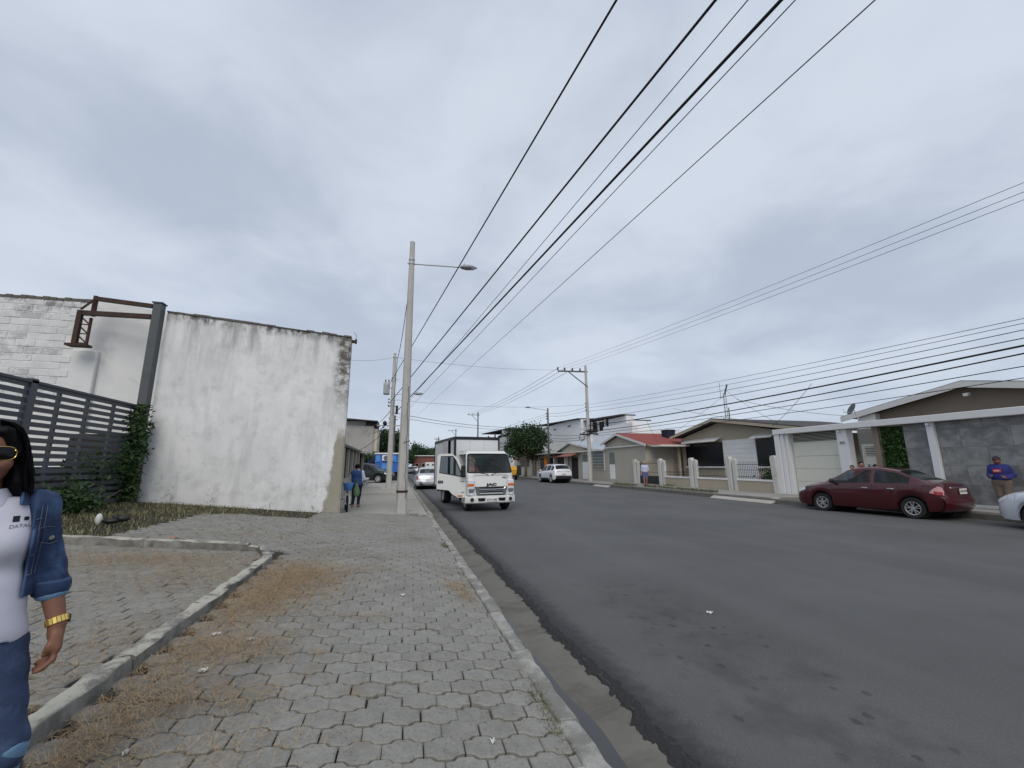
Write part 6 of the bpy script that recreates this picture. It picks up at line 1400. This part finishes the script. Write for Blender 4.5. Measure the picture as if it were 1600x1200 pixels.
def person(label, loc, rz, H, J, skin, top, legs, hair, shoe='shoe_dark', sleeve=1., shorts=False, fat=1., cap=None, longhair=False, res=.02, hairless=False):
    t = thing('person', label, 'person', loc, rz); t.scale = (H, H, H)
    T, H_, AU, AL, HD, LU, LL, FT = body_prims(J, fat); lo, hi = (-.42, -.42, -.03), (.42, .36, 1.04); r = res/H
    A = np.array([v for v in J.values()]); lo = A.min(0)-.11; hi = A.max(0)+.11; lo[2] = max(lo[2], A[:, 2].min()-.05)
    sdf_obj('body', lambda p: smin(T(p)+H_(p)+AU(p)+AL(p)+HD(p)+LU(p)+LL(p)+FT(p), .012), lo, hi, min(r, .011), skin, t)
    k = sleeve
    def shirt(p):
        d = smin([q-.011 for q in T(p)+AU(p)], .02); 
        if k >= 1: d = smin([d]+[q-.012 for q in AL(p)], .02)
        d = np.maximum(d, J['pelvis'][2]-.03-p[..., 2]); nk = J['neck']; rd = np.hypot(p[..., 0]-nk[0], p[..., 1]-nk[1]); d = np.maximum(d, np.minimum(p[..., 2]-nk[2]+.035, .046-rd)); return np.maximum(d, p[..., 2]-nk[2]-.01)
    sdf_obj('shirt', shirt, lo, hi, r, top, t)
    def pants(p):
        q = [rc(p, J['waist'], J['pelvis'], .076*fat, .082*fat, (1.22, .92, 1))]+LU(p)+([] if shorts else LL(p)); d = smin([x-.009-(.006 if shorts else 0) for x in q], .03)
        d = np.maximum(d, p[..., 2]-(J['pelvis'][2]+.045))
        return np.maximum(d, (J['kl'][2]+.03 if shorts else min(J['al'][2], J['ar'][2])+.005)-p[..., 2])
    sdf_obj('shorts' if shorts else 'trousers', pants, lo, hi, r, legs, t)
    sdf_obj('shoes', lambda p: smin([x-.006 for x in FT(p)], .01)+np.maximum(0, p[..., 2]-max(J['al'][2], J['ar'][2])-.02)*3, lo, hi, min(r, .012), shoe, t)
    hc_ = np.array(J['head'])
    def hairf(p):
        d = el(p, hc_+(0, .008, .012), (.056, .062, .066)); d = np.maximum(d, -(p[..., 1]-hc_[1]+.030)*.8-(p[..., 2]-hc_[2]-.025)*.9)
        if longhair: d = smin([d, rc(p, hc_+(0, .03, .0), hc_+(0, .045, -.12), .052, .04, (1.2, .6, 1))], .02)
        return d
    sdf_obj('cap' if cap else 'hair', hairf, hc_-.13-np.array((0, 0, .1)), hc_+.1, .006, cap or hair, t)
    if cap:
        mb = MB(); mb.ell(tuple(hc_+(0, -.065, .022)), (.042, .035, .007), 10, 6); mb.build('cap_peak', cap, t, smooth=True)
    mb = MB()
    for s in (-1, 1): mb.ell(tuple(hc_+(s*.019, -.0545, .006)), (.008, .005, .0045), 8, 5)
    mb.build('eyes', 'logo_black', t); mb = MB(); mb.ell(tuple(hc_+(0, -.0555, -.034)), (.015, .005, .0045), 8, 5); mb.build('mouth', 'lens_red', t)
    return t
# woman walking on the far pavement
J = mirror_pose(kl=(.05, -.05, .29), al=(.045, .04, .06), fl=(.05, -.03, .03), ar=(-.05, -.03, .045), fr=(-.055, -.12, .02), kr=(-.055, -.06, .28), el=(.15, .03, .64), wl=(.15, .0, .49), hl=(.15, -.01, .42))
person('woman in pale blouse and blue shorts walking past the iron gate', (16.1, 25.4, .215), R(-25), 1.58, J, 'skin_tan', 'shirt_pale', 'shorts_blue', 'hair_blond', 'sandal_red', .5, True, 1.05, longhair=False)
# man in the blue sweater by the stone wall
J = mirror_pose(el=(.155, .07, .65), wl=(.11, -.10, .60), hl=(.06, -.16, .64), er=(-.145, .0, .65), wr=(-.10, -.15, .62), hr=(-.04, -.19, .655), head=(-.0, -.03, .93), kl=(.05, -.02, .28), al=(.03, .02, .05), fl=(.04, -.07, .02), ll=(.06, 0, .50))
mn = person('man in royal blue sweater and dark cap leaning near the stone wall', (17.30, 8.50, .215), R(-80), 1.55, J, 'skin_brown', 'shirt_royal', 'pants_khaki', 'hair_black', 'shoe_dark', 1., False, 1.2, cap='pants_navy')
mb = MB(); mb.bbox(-.06, .05, -.105, -.085, .70, .765, .006); lg = mb.build('chest_print', 'cloth_red', mn); mb = MB(); mb.bbox(-.045, .03, -.109, -.104, .725, .74, .002); mb.build('print_stripe', 'shirt_white', lg)
# three people standing behind the maroon sedan
for i, (x, y, h, lb, tp) in enumerate(((17.15, 12.62, 1.30, 'leftmost of three dark haired people behind the maroon sedan', 'shirt_white'), (17.15, 12.28, 1.43, 'tallest of three dark haired people behind the maroon sedan', 'cloth_red'), (17.15, 11.78, 1.33, 'rightmost of three dark haired people behind the maroon sedan', 'shirt_blue'))):
    person(lb, (x, y, .215), R(-60+30*i), h, mirror_pose(), 'skin_tan', tp, 'pants_navy', 'hair_black', sleeve=.5, res=.026)
# man holding the bicycle
J = mirror_pose(er=(-.16, -.02, .64), wr=(-.15, -.12, .60), hr=(-.13, -.17, .60), el=(.16, -.03, .65), wl=(.06, -.12, .70), hl=(.0, -.14, .72), kl=(.06, .0, .28), al=(.07, .03, .045), fl=(.09, -.055, .02), head=(.02, -.02, .93))
mb_ = person('man in blue vest over white shirt standing with a bicycle on the pavement', (-1.30, 15.9, zs(-1.3)), R(170), 1.46, J, 'skin_brown', 'shirt_white', 'pants_navy', 'hair_black', 'skin_tan', .5, False, 1.12)
T, H_, AU, AL, HD, LU, LL, FT = body_prims(J, 1.12)
sdf_obj('vest', lambda p: np.maximum(np.maximum(np.maximum(smin([q-.018 for q in T(p)], .02), .50-p[..., 2]), p[..., 2]-.855), -p[..., 0]-.118), (-.3, -.25, .4), (.3, .25, .95), .013, 'shirt_blue', mb_)
# bicycle
bc = thing('bicycle', 'small bicycle with white fork and blue basket leaning by the warehouse corner', 'bicycle', (-1.40, 14.05, zs(-1.4)), R(8))
def bwheel(y, r=.255):
    mb = MB(); mb.lathe([(r-.035, -.02), (r-.01, -.026), (r, 0), (r-.01, .026), (r-.035, .02), (r-.035, -.02)], (0, y, r), 'x', 28); w_ = mb.build('wheel', 'rubber', bc, smooth=True)
    mb = MB(); mb.lathe([(r-.05, -.012), (r-.033, -.014), (r-.033, .014), (r-.05, .012)], (0, y, r), 'x', 28)
    for i in range(12): a = i*math.pi/6; mb.bar((0, y, r), (0, y+(r-.04)*math.cos(a), r+(r-.04)*math.sin(a)), .005)
    mb.lathe([(.0, -.04), (.025, -.04), (.025, .04), (0, .04)], (0, y, r), 'x', 10); mb.build('rim', 'rim_steel', w_)
bwheel(0); bwheel(.95)
mb = MB(); mb.tube([(0, .12, .62), (0, .52, .30)], .018, 6); mb.tube([(0, .12, .66), (0, .58, .60)], .016, 6); mb.tube([(0, .52, .28), (0, .60, .72)], .016, 6)
for s in (-.05, .05): mb.tube([(s, .95, .255), (s*.4, .53, .29)], .010, 5); mb.tube([(s, .95, .255), (s*.3, .59, .60)], .010, 5)
mb.build('frame', 'bike_yellow', bc)
mb = MB()
for s in (-.055, .055): mb.tube([(s, 0, .255), (s, .04, .50), (s*.4, .08, .58)], .016, 6)
mb.tube([(-.055, .03, .53), (.055, .03, .53)], .016, 6); mb.build('fork', 'white_trim', bc)
mb = MB(); mb.tube([(0, .10, .60), (0, .14, .86)], .014, 6); mb.tube([(-.27, .2, .90), (-.1, .14, .87), (.1, .14, .87), (.27, .2, .90)], .013, 6); mb.build('handlebar', 'iron_dark', bc)
mb = MB(); mb.ell((0, .66, .76), (.07, .14, .035), 10, 6); mb.build('saddle', 'trim_black', bc, smooth=True)
mb = MB(); mb.lathe([(.02, .0), (.11, .0), (.15, .2), (.155, .22), (.14, .2), (.10, .02), (.02, .02)], (0, .0, .66), n=16); mb.build('basket', 'blue_light', bc, smooth=True)
mb = MB(); mb.tube([(-.09, .52, .28), (.09, .52, .28)], .012, 5); mb.lathe([(.0, -.01), (.08, -.008), (.08, .008), (0, .01)], (.05, .52, .28), 'x', 16); mb.bar((.09, .46, .20), (.15, .46, .20), .03); mb.bar((-.09, .58, .36), (-.15, .58, .36), .03); mb.build('crank', 'iron_dark', bc)
gbg = thing('plastic_bag', 'pale green plastic bag hanging beside the bicycle', 'bag', (-1.20, 14.6, zs(-1.2)))
mb = MB(); P = []
for i, (z, r_) in enumerate(((.42, .02), (.46, .07), (.55, .095), (.66, .085), (.78, .045), (.90, .015))): P.append([(r_*math.cos(a)*(1+.12*math.sin(3*a+i)), r_*.6*math.sin(a)*(1+.1*math.cos(4*a+i)), z) for a in np.linspace(0, 6.283, 15)])
mb.grid(P); mb.build('bag', 'bag_green', gbg, smooth=True); mb = MB(); mb.tube([(-.05, 0, .88), (0, 0, 1.0), (.05, 0, .88)], .008, 5); mb.build('handles', 'bag_green', gbg)
# bundle of yellow-green stalks on the left of the bike and orange sack by the white car
sk = thing('orange_sack', 'orange cloth figure hanging at the shop corner behind the white car', 'sack', (16.9, 47.0, .2)); mb = MB(); P = []
for i, (z, r_) in enumerate(((1.1, .1), (1.25, .26), (1.6, .3), (1.9, .24), (2.15, .2), (2.3, .06))): P.append([(r_*math.cos(a)*(1+.15*math.sin(3*a+i)), r_*math.sin(a)*(1+.12*math.cos(2*a+i)), z) for a in np.linspace(0, 6.283, 13)])
mb.grid(P); mb.build('cloth', 'orange_cloth', sk, smooth=True); mb = MB(); mb.bar((0, 0, 2.25), (.8, 0, 2.5), .03); mb.bar((0, 0, 0), (0, 0, 1.2), .05); mb.build('stand', 'iron_dark', sk)
# truck crew
def seated(label, lx, top, skin, h=1.55):
    a = R(186.5); ly = -1.05; x = 3.32+lx*math.cos(a)-ly*math.sin(a); y = 15.12+lx*math.sin(a)+ly*math.cos(a)
    J = mirror_pose(kl=(.06, -.24, .50), kr=(-.06, -.24, .50), al=(.06, -.26, .28), ar=(-.06, -.26, .28), fl=(.06, -.33, .26), fr=(-.06, -.33, .26), el=(.15, -.06, .66), wl=(.12, -.18, .68), hl=(.10, -.24, .70), er=(-.15, -.06, .66), wr=(-.12, -.18, .68), hr=(-.10, -.24, .70))
    return person(label, (x, y, .92-.46*h+.06), R(6.5), h, J, skin, top, 'pants_navy', 'hair_black', sleeve=.5, res=.025)
seated('passenger in reddish checked shirt behind the truck windscreen', .42, 'shirt_plaid', 'skin_brown'); seated('driver in dark clothing behind the truck steering wheel', -.42, 'seat_grey', 'skin_tan')
# ------------------------------------------------------------------ woman in the foreground
az = R(-34.09); hx, hy = math.sin(az), math.cos(az); GZ = .33
wx, wy_ = hx*2.5-.05*hy, hy*2.5+.05*hx
wo = thing('person', 'woman in denim jacket, white polo and sunglasses walking at the left edge', 'person', (wx, wy_, GZ), -az)
HX, HZ = -.022, 1.318
sl, elb, wri = (.124, .012, 1.118), (.190, .035, .875), (.236, -.035, .685)
def w_head(p):
    return [el(p, (HX, .012, HZ+.022), (.070, .086, .096)), el(p, (HX, -.022, HZ-.045), (.056, .062, .064)), el(p, (HX, -.048, HZ-.085), (.030, .030, .026)), rc(p, (HX, -.075, HZ+.012), (HX, -.094, HZ-.024), .009, .014), rc(p, (HX-.02, -.083, HZ-.052), (HX+.02, -.083, HZ-.052), .010, .010), el(p, (HX+.04, -.052, HZ-.03), (.024, .03, .03)), el(p, (HX-.04, -.052, HZ-.03), (.024, .03, .03)), rc(p, (HX, .02, HZ-.05), (-.015, .025, 1.13), .046, .050)]
def w_torso(p, o=0.):
    return [el(p, (0, .0, 1.03), (.140+o, .092+o, .13+o)), el(p, (.055, -.055, 1.0), (.062+o, .055+o, .062+o)), el(p, (-.055, -.055, 1.0), (.062+o, .055+o, .062+o)), rc(p, (0, .005, .98), (0, .005, .83), .092+o, .090+o, (1.25, .95, 1)), rc(p, (0, .0, .83), (0, .01, .70), .098+o, .108+o, (1.32, 1.0, 1)), rc(p, sl, (-sl[0], sl[1], sl[2]), .048+o, .048+o), rc(p, (0, .02, 1.16), (0, .01, 1.05), .048+o, .08+o)]
def w_armu(p, o=0.): return [rc(p, sl, elb, .048+o, .040+o), rc(p, (-.128, .012, 1.118), (-.20, .05, .88), .048+o, .040+o)]
def fing(p, pts, r):
    return [rc(p, a, b, r, r*.93) for a, b in zip(pts[:-1], pts[1:])]
def w_arml(p):
    o = [rc(p, elb, wri, .040, .026), rc(p, (-.20, .05, .88), (-.22, -.06, .70), .040, .026)]
    for s, w in ((1, np.array(wri)), (-1, np.array((-.22, -.06, .70)))):
        # palm hangs down, back of the hand outward; fingers curl toward the body
        k = w+(s*.004, -.012, -.075)
        o += [rc(p, w, w+(0, -.006, -.03), .024, .024), rc(p, w+(s*.004, -.024, -.035), k+(s*.002, -.022, 0), .017, .017), rc(p, w+(s*.004, .012, -.035), k+(s*.0, .020, 0), .016, .016), rc(p, w+(0, -.005, -.03), k, .020, .020)]
        for i in range(4):
            b = k+(s*.004, -.026+.0175*i, -.004); L1, L2 = (.034, .036, .033, .026)[i], (.026, .028, .026, .020)[i]
            c = b+(-s*.006, -.006, -L1); d_ = c+(-s*.022, -.004, -L2*.75); e_ = d_+(-s*.018, .0, -L2*.30)
            o += fing(p, [b, c, d_, e_], (.0088, .0092, .0088, .0078)[i])
        th = w+(-s*.004, -.026, -.028); o += fing(p, [th, th+(-s*.012, -.014, -.040), th+(-s*.018, -.006, -.068)], .0098)
    return o
def w_legs(p, o=0.):
    return [rc(p, (.075, .0, .62), (.140, -.115, .335), .098+o, .066+o), rc(p, (.140, -.115, .335), (.135, -.02, .05), .064+o, .042+o), rc(p, (-.075, .0, .62), (-.085, .05, .34), .098+o, .064+o), rc(p, (-.085, .05, .34), (-.085, .13, .06), .060+o, .042+o)]
def w_feet(p, o=0.): return [rc(p, (.135, -.0, .035), (.15, -.17, .03), .034+o, .030+o), rc(p, (-.085, .15, .04), (-.09, .0, .03), .034+o, .030+o)]
sdf_obj('body', lambda p: smin(w_head(p)+w_torso(p, -.012)+w_armu(p)+w_arml(p)+w_legs(p, -.012)+w_feet(p), .010), (-.34, -.26, -.02), (.36, .24, 1.46), .0075, 'skin_brown', wo)
def polo(p):
    d = smin(w_torso(p, .004)+[rc(p, (0, .0, .76), (0, .0, .665), .108, .118, (1.34, 1.05, 1))], .03)
    hem = .665+.012*np.sin(p[..., 0]*30)+.1*np.abs(p[..., 0])*.2; d = np.maximum(d, hem-p[..., 2]); d = np.maximum(d, p[..., 2]-1.165+.25*np.maximum(0, -p[..., 1]-.02)); d = d+.004*np.sin(p[..., 2]*38+p[..., 0]*26)*np.clip((.95-p[..., 2])*4, 0, 1)
    return d
sdf_obj('polo_shirt', polo, (-.27, -.2, .6), (.27, .2, 1.25), .008, 'cloth_white', wo)
sdf_obj('collar', lambda p: np.maximum(np.abs(rc(p, (-.02, .022, 1.21), (-.012, .010, 1.125), .054, .078))-.006, np.maximum(np.maximum(1.14+.3*(p[..., 1]+.0)-p[..., 2], p[..., 2]-1.20-.15*p[..., 1]), .02-np.abs(p[..., 0]+.015)+np.clip(p[..., 1]+.02, 0, 1)*-5)), (-.13, -.12, 1.08), (.11, .13, 1.27), .006, 'cloth_white', wo)
def jacket(p):
    side = np.maximum(smin(w_torso(p, .019), .03), .118+.02*(1.15-p[..., 2])-np.where(p[..., 1] < .0, np.abs(p[..., 0]), 1.))
    side = np.maximum(side, .805-p[..., 2]); d = smin([side]+[np.maximum(q, .80-p[..., 2]) for q in w_armu(p, .010)], .03)
    sl_ = [rc(p, elb, np.array(elb)+(np.array(wri)-np.array(elb))*.30, .051, .049), rc(p, (-.20, .05, .88), (-.206, .02, .83), .060, .056)]; d = smin([d]+sl_, .02)
    d = np.maximum(d, np.where(np.abs(p[..., 0]) > .15, .79-p[..., 2], d)); d = np.maximum(d, p[..., 2]-1.195)
    arm = np.clip((np.abs(p[..., 0])-.155)*25, 0, 1); wr_ = arm*(.0032*np.sin(p[..., 2]*85+p[..., 1]*40+p[..., 0]*25+2*np.sin(p[..., 0]*31+p[..., 1]*23))*np.clip((1.04-p[..., 2])*6, 0, 1)+.002*np.sin(p[..., 0]*60-p[..., 2]*38+3*np.sin(p[..., 1]*30)))
    return d+wr_
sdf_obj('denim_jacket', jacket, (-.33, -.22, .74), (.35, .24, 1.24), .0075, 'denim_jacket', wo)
def cuffm(p):
    a = np.array(elb)+(np.array(wri)-np.array(elb))*.18; b = np.array(elb)+(np.array(wri)-np.array(elb))*.30; return np.maximum(rc(p, a, b, .058, .057), np.maximum(.785-p[..., 2], p[..., 2]-.845))
sdf_obj('rolled_cuff', cuffm, (.1, -.12, .74), (.35, .14, .9), .007, 'denim_jacket', wo, label='turned up denim sleeve cuff')
sdf_obj('cuff_lining', lambda p: np.maximum(rc(p, np.array(elb)+(np.array(wri)-np.array(elb))*.25, np.array(elb)+(np.array(wri)-np.array(elb))*.37, .051, .050), np.maximum(.772-p[..., 2], p[..., 2]-.80)), (.1, -.12, .72), (.35, .14, .9), .007, 'denim_faded', wo)
def jcol(p): return np.maximum(np.abs(rc(p, (0, .03, 1.20), (0, .012, 1.12), .075, .115))-.008, np.maximum(np.maximum(1.135-p[..., 2], p[..., 2]-1.185), .075-np.abs(p[..., 0])-np.clip(p[..., 1]-.03, 0, 1)*5))
sdf_obj('jacket_collar', jcol, (-.2, -.16, 1.08), (.2, .18, 1.26), .007, 'denim_jacket', wo)
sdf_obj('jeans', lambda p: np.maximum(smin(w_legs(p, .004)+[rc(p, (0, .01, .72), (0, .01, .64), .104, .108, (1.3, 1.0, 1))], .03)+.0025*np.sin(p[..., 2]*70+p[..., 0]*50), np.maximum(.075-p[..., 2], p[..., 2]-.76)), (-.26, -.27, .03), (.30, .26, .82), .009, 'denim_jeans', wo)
sdf_obj('faded_knee', lambda p: np.maximum(np.maximum(smin([rc(p, (.140, -.115, .335), (.135, -.02, .05), .0705, .05), rc(p, (.1, -.06, .42), (.140, -.115, .335), .080, .0725)], .02), p[..., 2]-.345-.25*(p[..., 0]-.13)), .12-p[..., 2]), (.02, -.25, .08), (.27, .1, .45), .008, 'denim_faded', wo)
sdf_obj('shoes', lambda p: np.maximum(smin(w_feet(p, .006), .02), p[..., 2]-.075), (-.2, -.28, -.04), (.25, .26, .12), .01, 'shoe_dark', wo)
def hairf(p):
    cap = np.maximum(el(p, (HX, .022, HZ+.025), (.084, .098, .104)), -(p[..., 1]+.050)-(np.clip(HZ+.070-p[..., 2], 0, 1))*-0.0-np.clip(p[..., 2]-HZ-.075, 0, .1)*3)
    fall = [rc(p, (HX+.060, .020, HZ+.03), (HX+.088, .005, 1.22), .028, .036, (.9, 1.25, 1)), rc(p, (HX+.088, .005, 1.22), (HX+.104, .01, 1.165), .036, .026, (1., 1., 1)), rc(p, (HX-.062, .012, HZ+.03), (HX-.088, -.01, 1.20), .032, .040, (.9, 1.25, 1)), rc(p, (HX-.088, -.01, 1.20), (HX-.10, -.05, 1.06), .042, .02), rc(p, (HX, .06, HZ+.03), (HX, .085, 1.08), .075, .06, (1.15, .7, 1)), rc(p, (HX+.030, -.055, HZ+.088), (HX+.066, -.035, HZ+.01), .020, .018)]
    st = .0022*np.sin(p[..., 0]*330+p[..., 2]*18+np.sin(p[..., 2]*14)*2)
    return smin([cap]+fall, .022)+st
sdf_obj('hair', hairf, (-.2, -.13, 1.0), (.16, .2, 1.47), .0065, 'hair_black', wo)
mb = MB(); q_ = random.Random(3)
for i in range(170):
    s = 1 if q_.random() < .75 else -1; a0 = q_.uniform(-.05, .07); k = q_.uniform(.88, 1.12); zb = q_.uniform(1.15, 1.24)
    P = []
    for t_ in np.linspace(0, 1, 9):
        ang = min(1, t_*1.9); x = HX+s*(.012+.070*math.sin(ang*1.57)+.034*max(0, t_-.45)*k*1.6)*k; z = HZ+.125*k*(1-t_**.9*0)-(t_**1.15)*(HZ+.125-zb); z = HZ+.03+.098*math.cos(ang*1.57) if t_ < .45 else HZ+.045-(t_-.45)/.55*(HZ+.045-zb)
        P.append((x+.004*math.sin(t_*9+i), a0-.01*t_+.004*math.cos(t_*7+i), z))
    mb.tube(P, [.0016]*8+[.0006], 4, False)
mb.build('hair_strands', 'hair_black', wo, kind='stuff')
# sunglasses
for s in (-1, 1):
    c = Vector((HX+s*.034, -.0865, HZ+.006)); mb = MB(); P = []
    for a in np.linspace(0, 2*math.pi, 25): P.append((c.x+.032*math.copysign(abs(math.cos(a))**.75, math.cos(a)), c.y+.020*(abs(c.x+.029*math.cos(a)-HX)/.063)**2, c.z+.025*math.copysign(abs(math.sin(a))**.8, math.sin(a))))
    mb._add(P[:-1]+[(c.x, c.y-.003, c.z)], [(i, (i+1) % 24, 24) for i in range(24)]); ln = mb.build('sunglass_lens', 'lens_sun', wo, smooth=True)
    mb = MB(); mb.tube(P, .0011, 5, False); mb.tube([(c.x+s*.027, c.y+.014, c.z+.012), (HX+s*.070, -.055, HZ+.012), (HX+s*.074, .02, HZ+.012)], .0018, 5); mb.build('sunglass_rim', 'gold', ln)
mb = MB(); mb.tube([(HX-.008, -.092, HZ+.012), (HX, -.097, HZ+.015), (HX+.008, -.092, HZ+.012)], .002, 5); mb.build('sunglass_bridge', 'gold', wo)
mb = MB(); mb.ell((HX, -.094, HZ-.050), (.019, .006, .0035), 10, 6); mb.ell((HX, -.0935, HZ-.057), (.016, .006, .0045), 10, 6); mb.build('lips', 'pink_wall', wo, smooth=True)
# bracelet
dv_ = Vector(wri)-Vector(elb); dv_.normalize(); bc_ = Vector(wri)-dv_*.012
br = MB(); u_ = dv_.cross(Vector((0, 1, 0))).normalized(); v_ = dv_.cross(u_).normalized()
brt = bpy.data.objects.new('bracelet', None)
for i in range(18):
    a = 2*math.pi*i/18; c = bc_+(u_*math.cos(a)+v_*math.sin(a))*.0305; n_ = (u_*math.cos(a)+v_*math.sin(a)); q_ = n_.cross(dv_)
    br.bar(c-dv_*.011, c+dv_*.011, .0098, .005, up=tuple(n_))
bo = br.build('gold_bracelet', 'gold', wo); bpy.data.objects.remove(brt)
mb = MB(); mb.lathe([(0, .007), (.013, .007), (.015, .004), (.015, -.002)], n=16); wf = mb.build('watch_face', 'iron_dark', wo); wf.location = bc_+Vector((.031, .008, 0)); wf.rotation_euler = (0, R(90), 0)
# print and seams laid on the cloth surface
def surf_y(fn, x, z, y0=-.30, y1=.05):
    ysq = np.linspace(y0, y1, 400); p = np.stack([np.full(400, x), ysq, np.full(400, z)], 1); d = fn(p); k = np.argmax(d < 0); return float(ysq[k]) if (d < 0).any() else 0.
def conform_text(txt, name, mat, x, z, size, fn, sx=1.):
    o = text_part(txt, name, mat, wo, (0, 0, 0), (0, 0, 0), size, 0., 'LEFT')
    for v in o.data.vertices:
        xx, zz = x+v.co.x*sx, z+v.co.y; v.co = (xx, surf_y(fn, xx, zz)-.0025, zz)
    return o
def conform_rect(name, mat, x0, x1, z0, z1, fn, off=.0025, par=None):
    mb = MB(); mb.grid([[(x, surf_y(fn, x, z)-off, z) for x in np.linspace(x0, x1, 7)] for z in np.linspace(z0, z1, 5)]); return mb.build(name, mat, par or wo, smooth=True)
conform_text('DATAUCO', 'shirt_text', 'logo_grey', .062, 1.062, .017, polo, 1.0)
conform_rect('shirt_logo', 'logo_black', .068, .085, 1.078, 1.098, polo); conform_rect('shirt_logo', 'logo_black', .096, .108, 1.080, 1.093, polo)
def seam(pts, fn, name='stitching', mat='stitch', r=.0010, par=None):
    P = []
    for (a, b) in zip(pts[:-1], pts[1:]):
        for t_ in np.linspace(0, 1, 8)[:-1]: x = a[0]+(b[0]-a[0])*t_; z = a[1]+(b[1]-a[1])*t_; P.append((x, surf_y(fn, x, z)-.002, z))
    mb = MB(); mb.tube(P, r, 4); return mb.build(name, mat, par or wo)
seam([(.137, 1.13), (.140, 1.0), (.142, .86)], jacket); seam([(.150, 1.13), (.152, 1.0), (.150, .86)], jacket); seam([(.135, 1.045), (.165, 1.05), (.195, 1.04)], jacket)
pf = conform_rect('pocket_flap', 'denim_jacket', .150, .198, .995, 1.045, jacket, .006); seam([(.150, .995), (.174, .985), (.198, .993)], lambda p: jacket(p)-.006)
yb = surf_y(jacket, .176, 1.005); mb = MB(); mb.lathe([(0, .004), (.007, .004), (.009, 0)], n=14); bt = mb.build('button', 'button_metal', wo); bt.location = (.176, yb-.006, 1.006); bt.rotation_euler = (R(90), 0, 0)
for z_ in (1.08, .95, .88): yb = surf_y(jacket, .131, z_); mb = MB(); mb.bar((.126, yb-.003, z_), (.140, yb-.001, z_+.003), .004, .002); mb.build('buttonhole', 'stitch', wo)
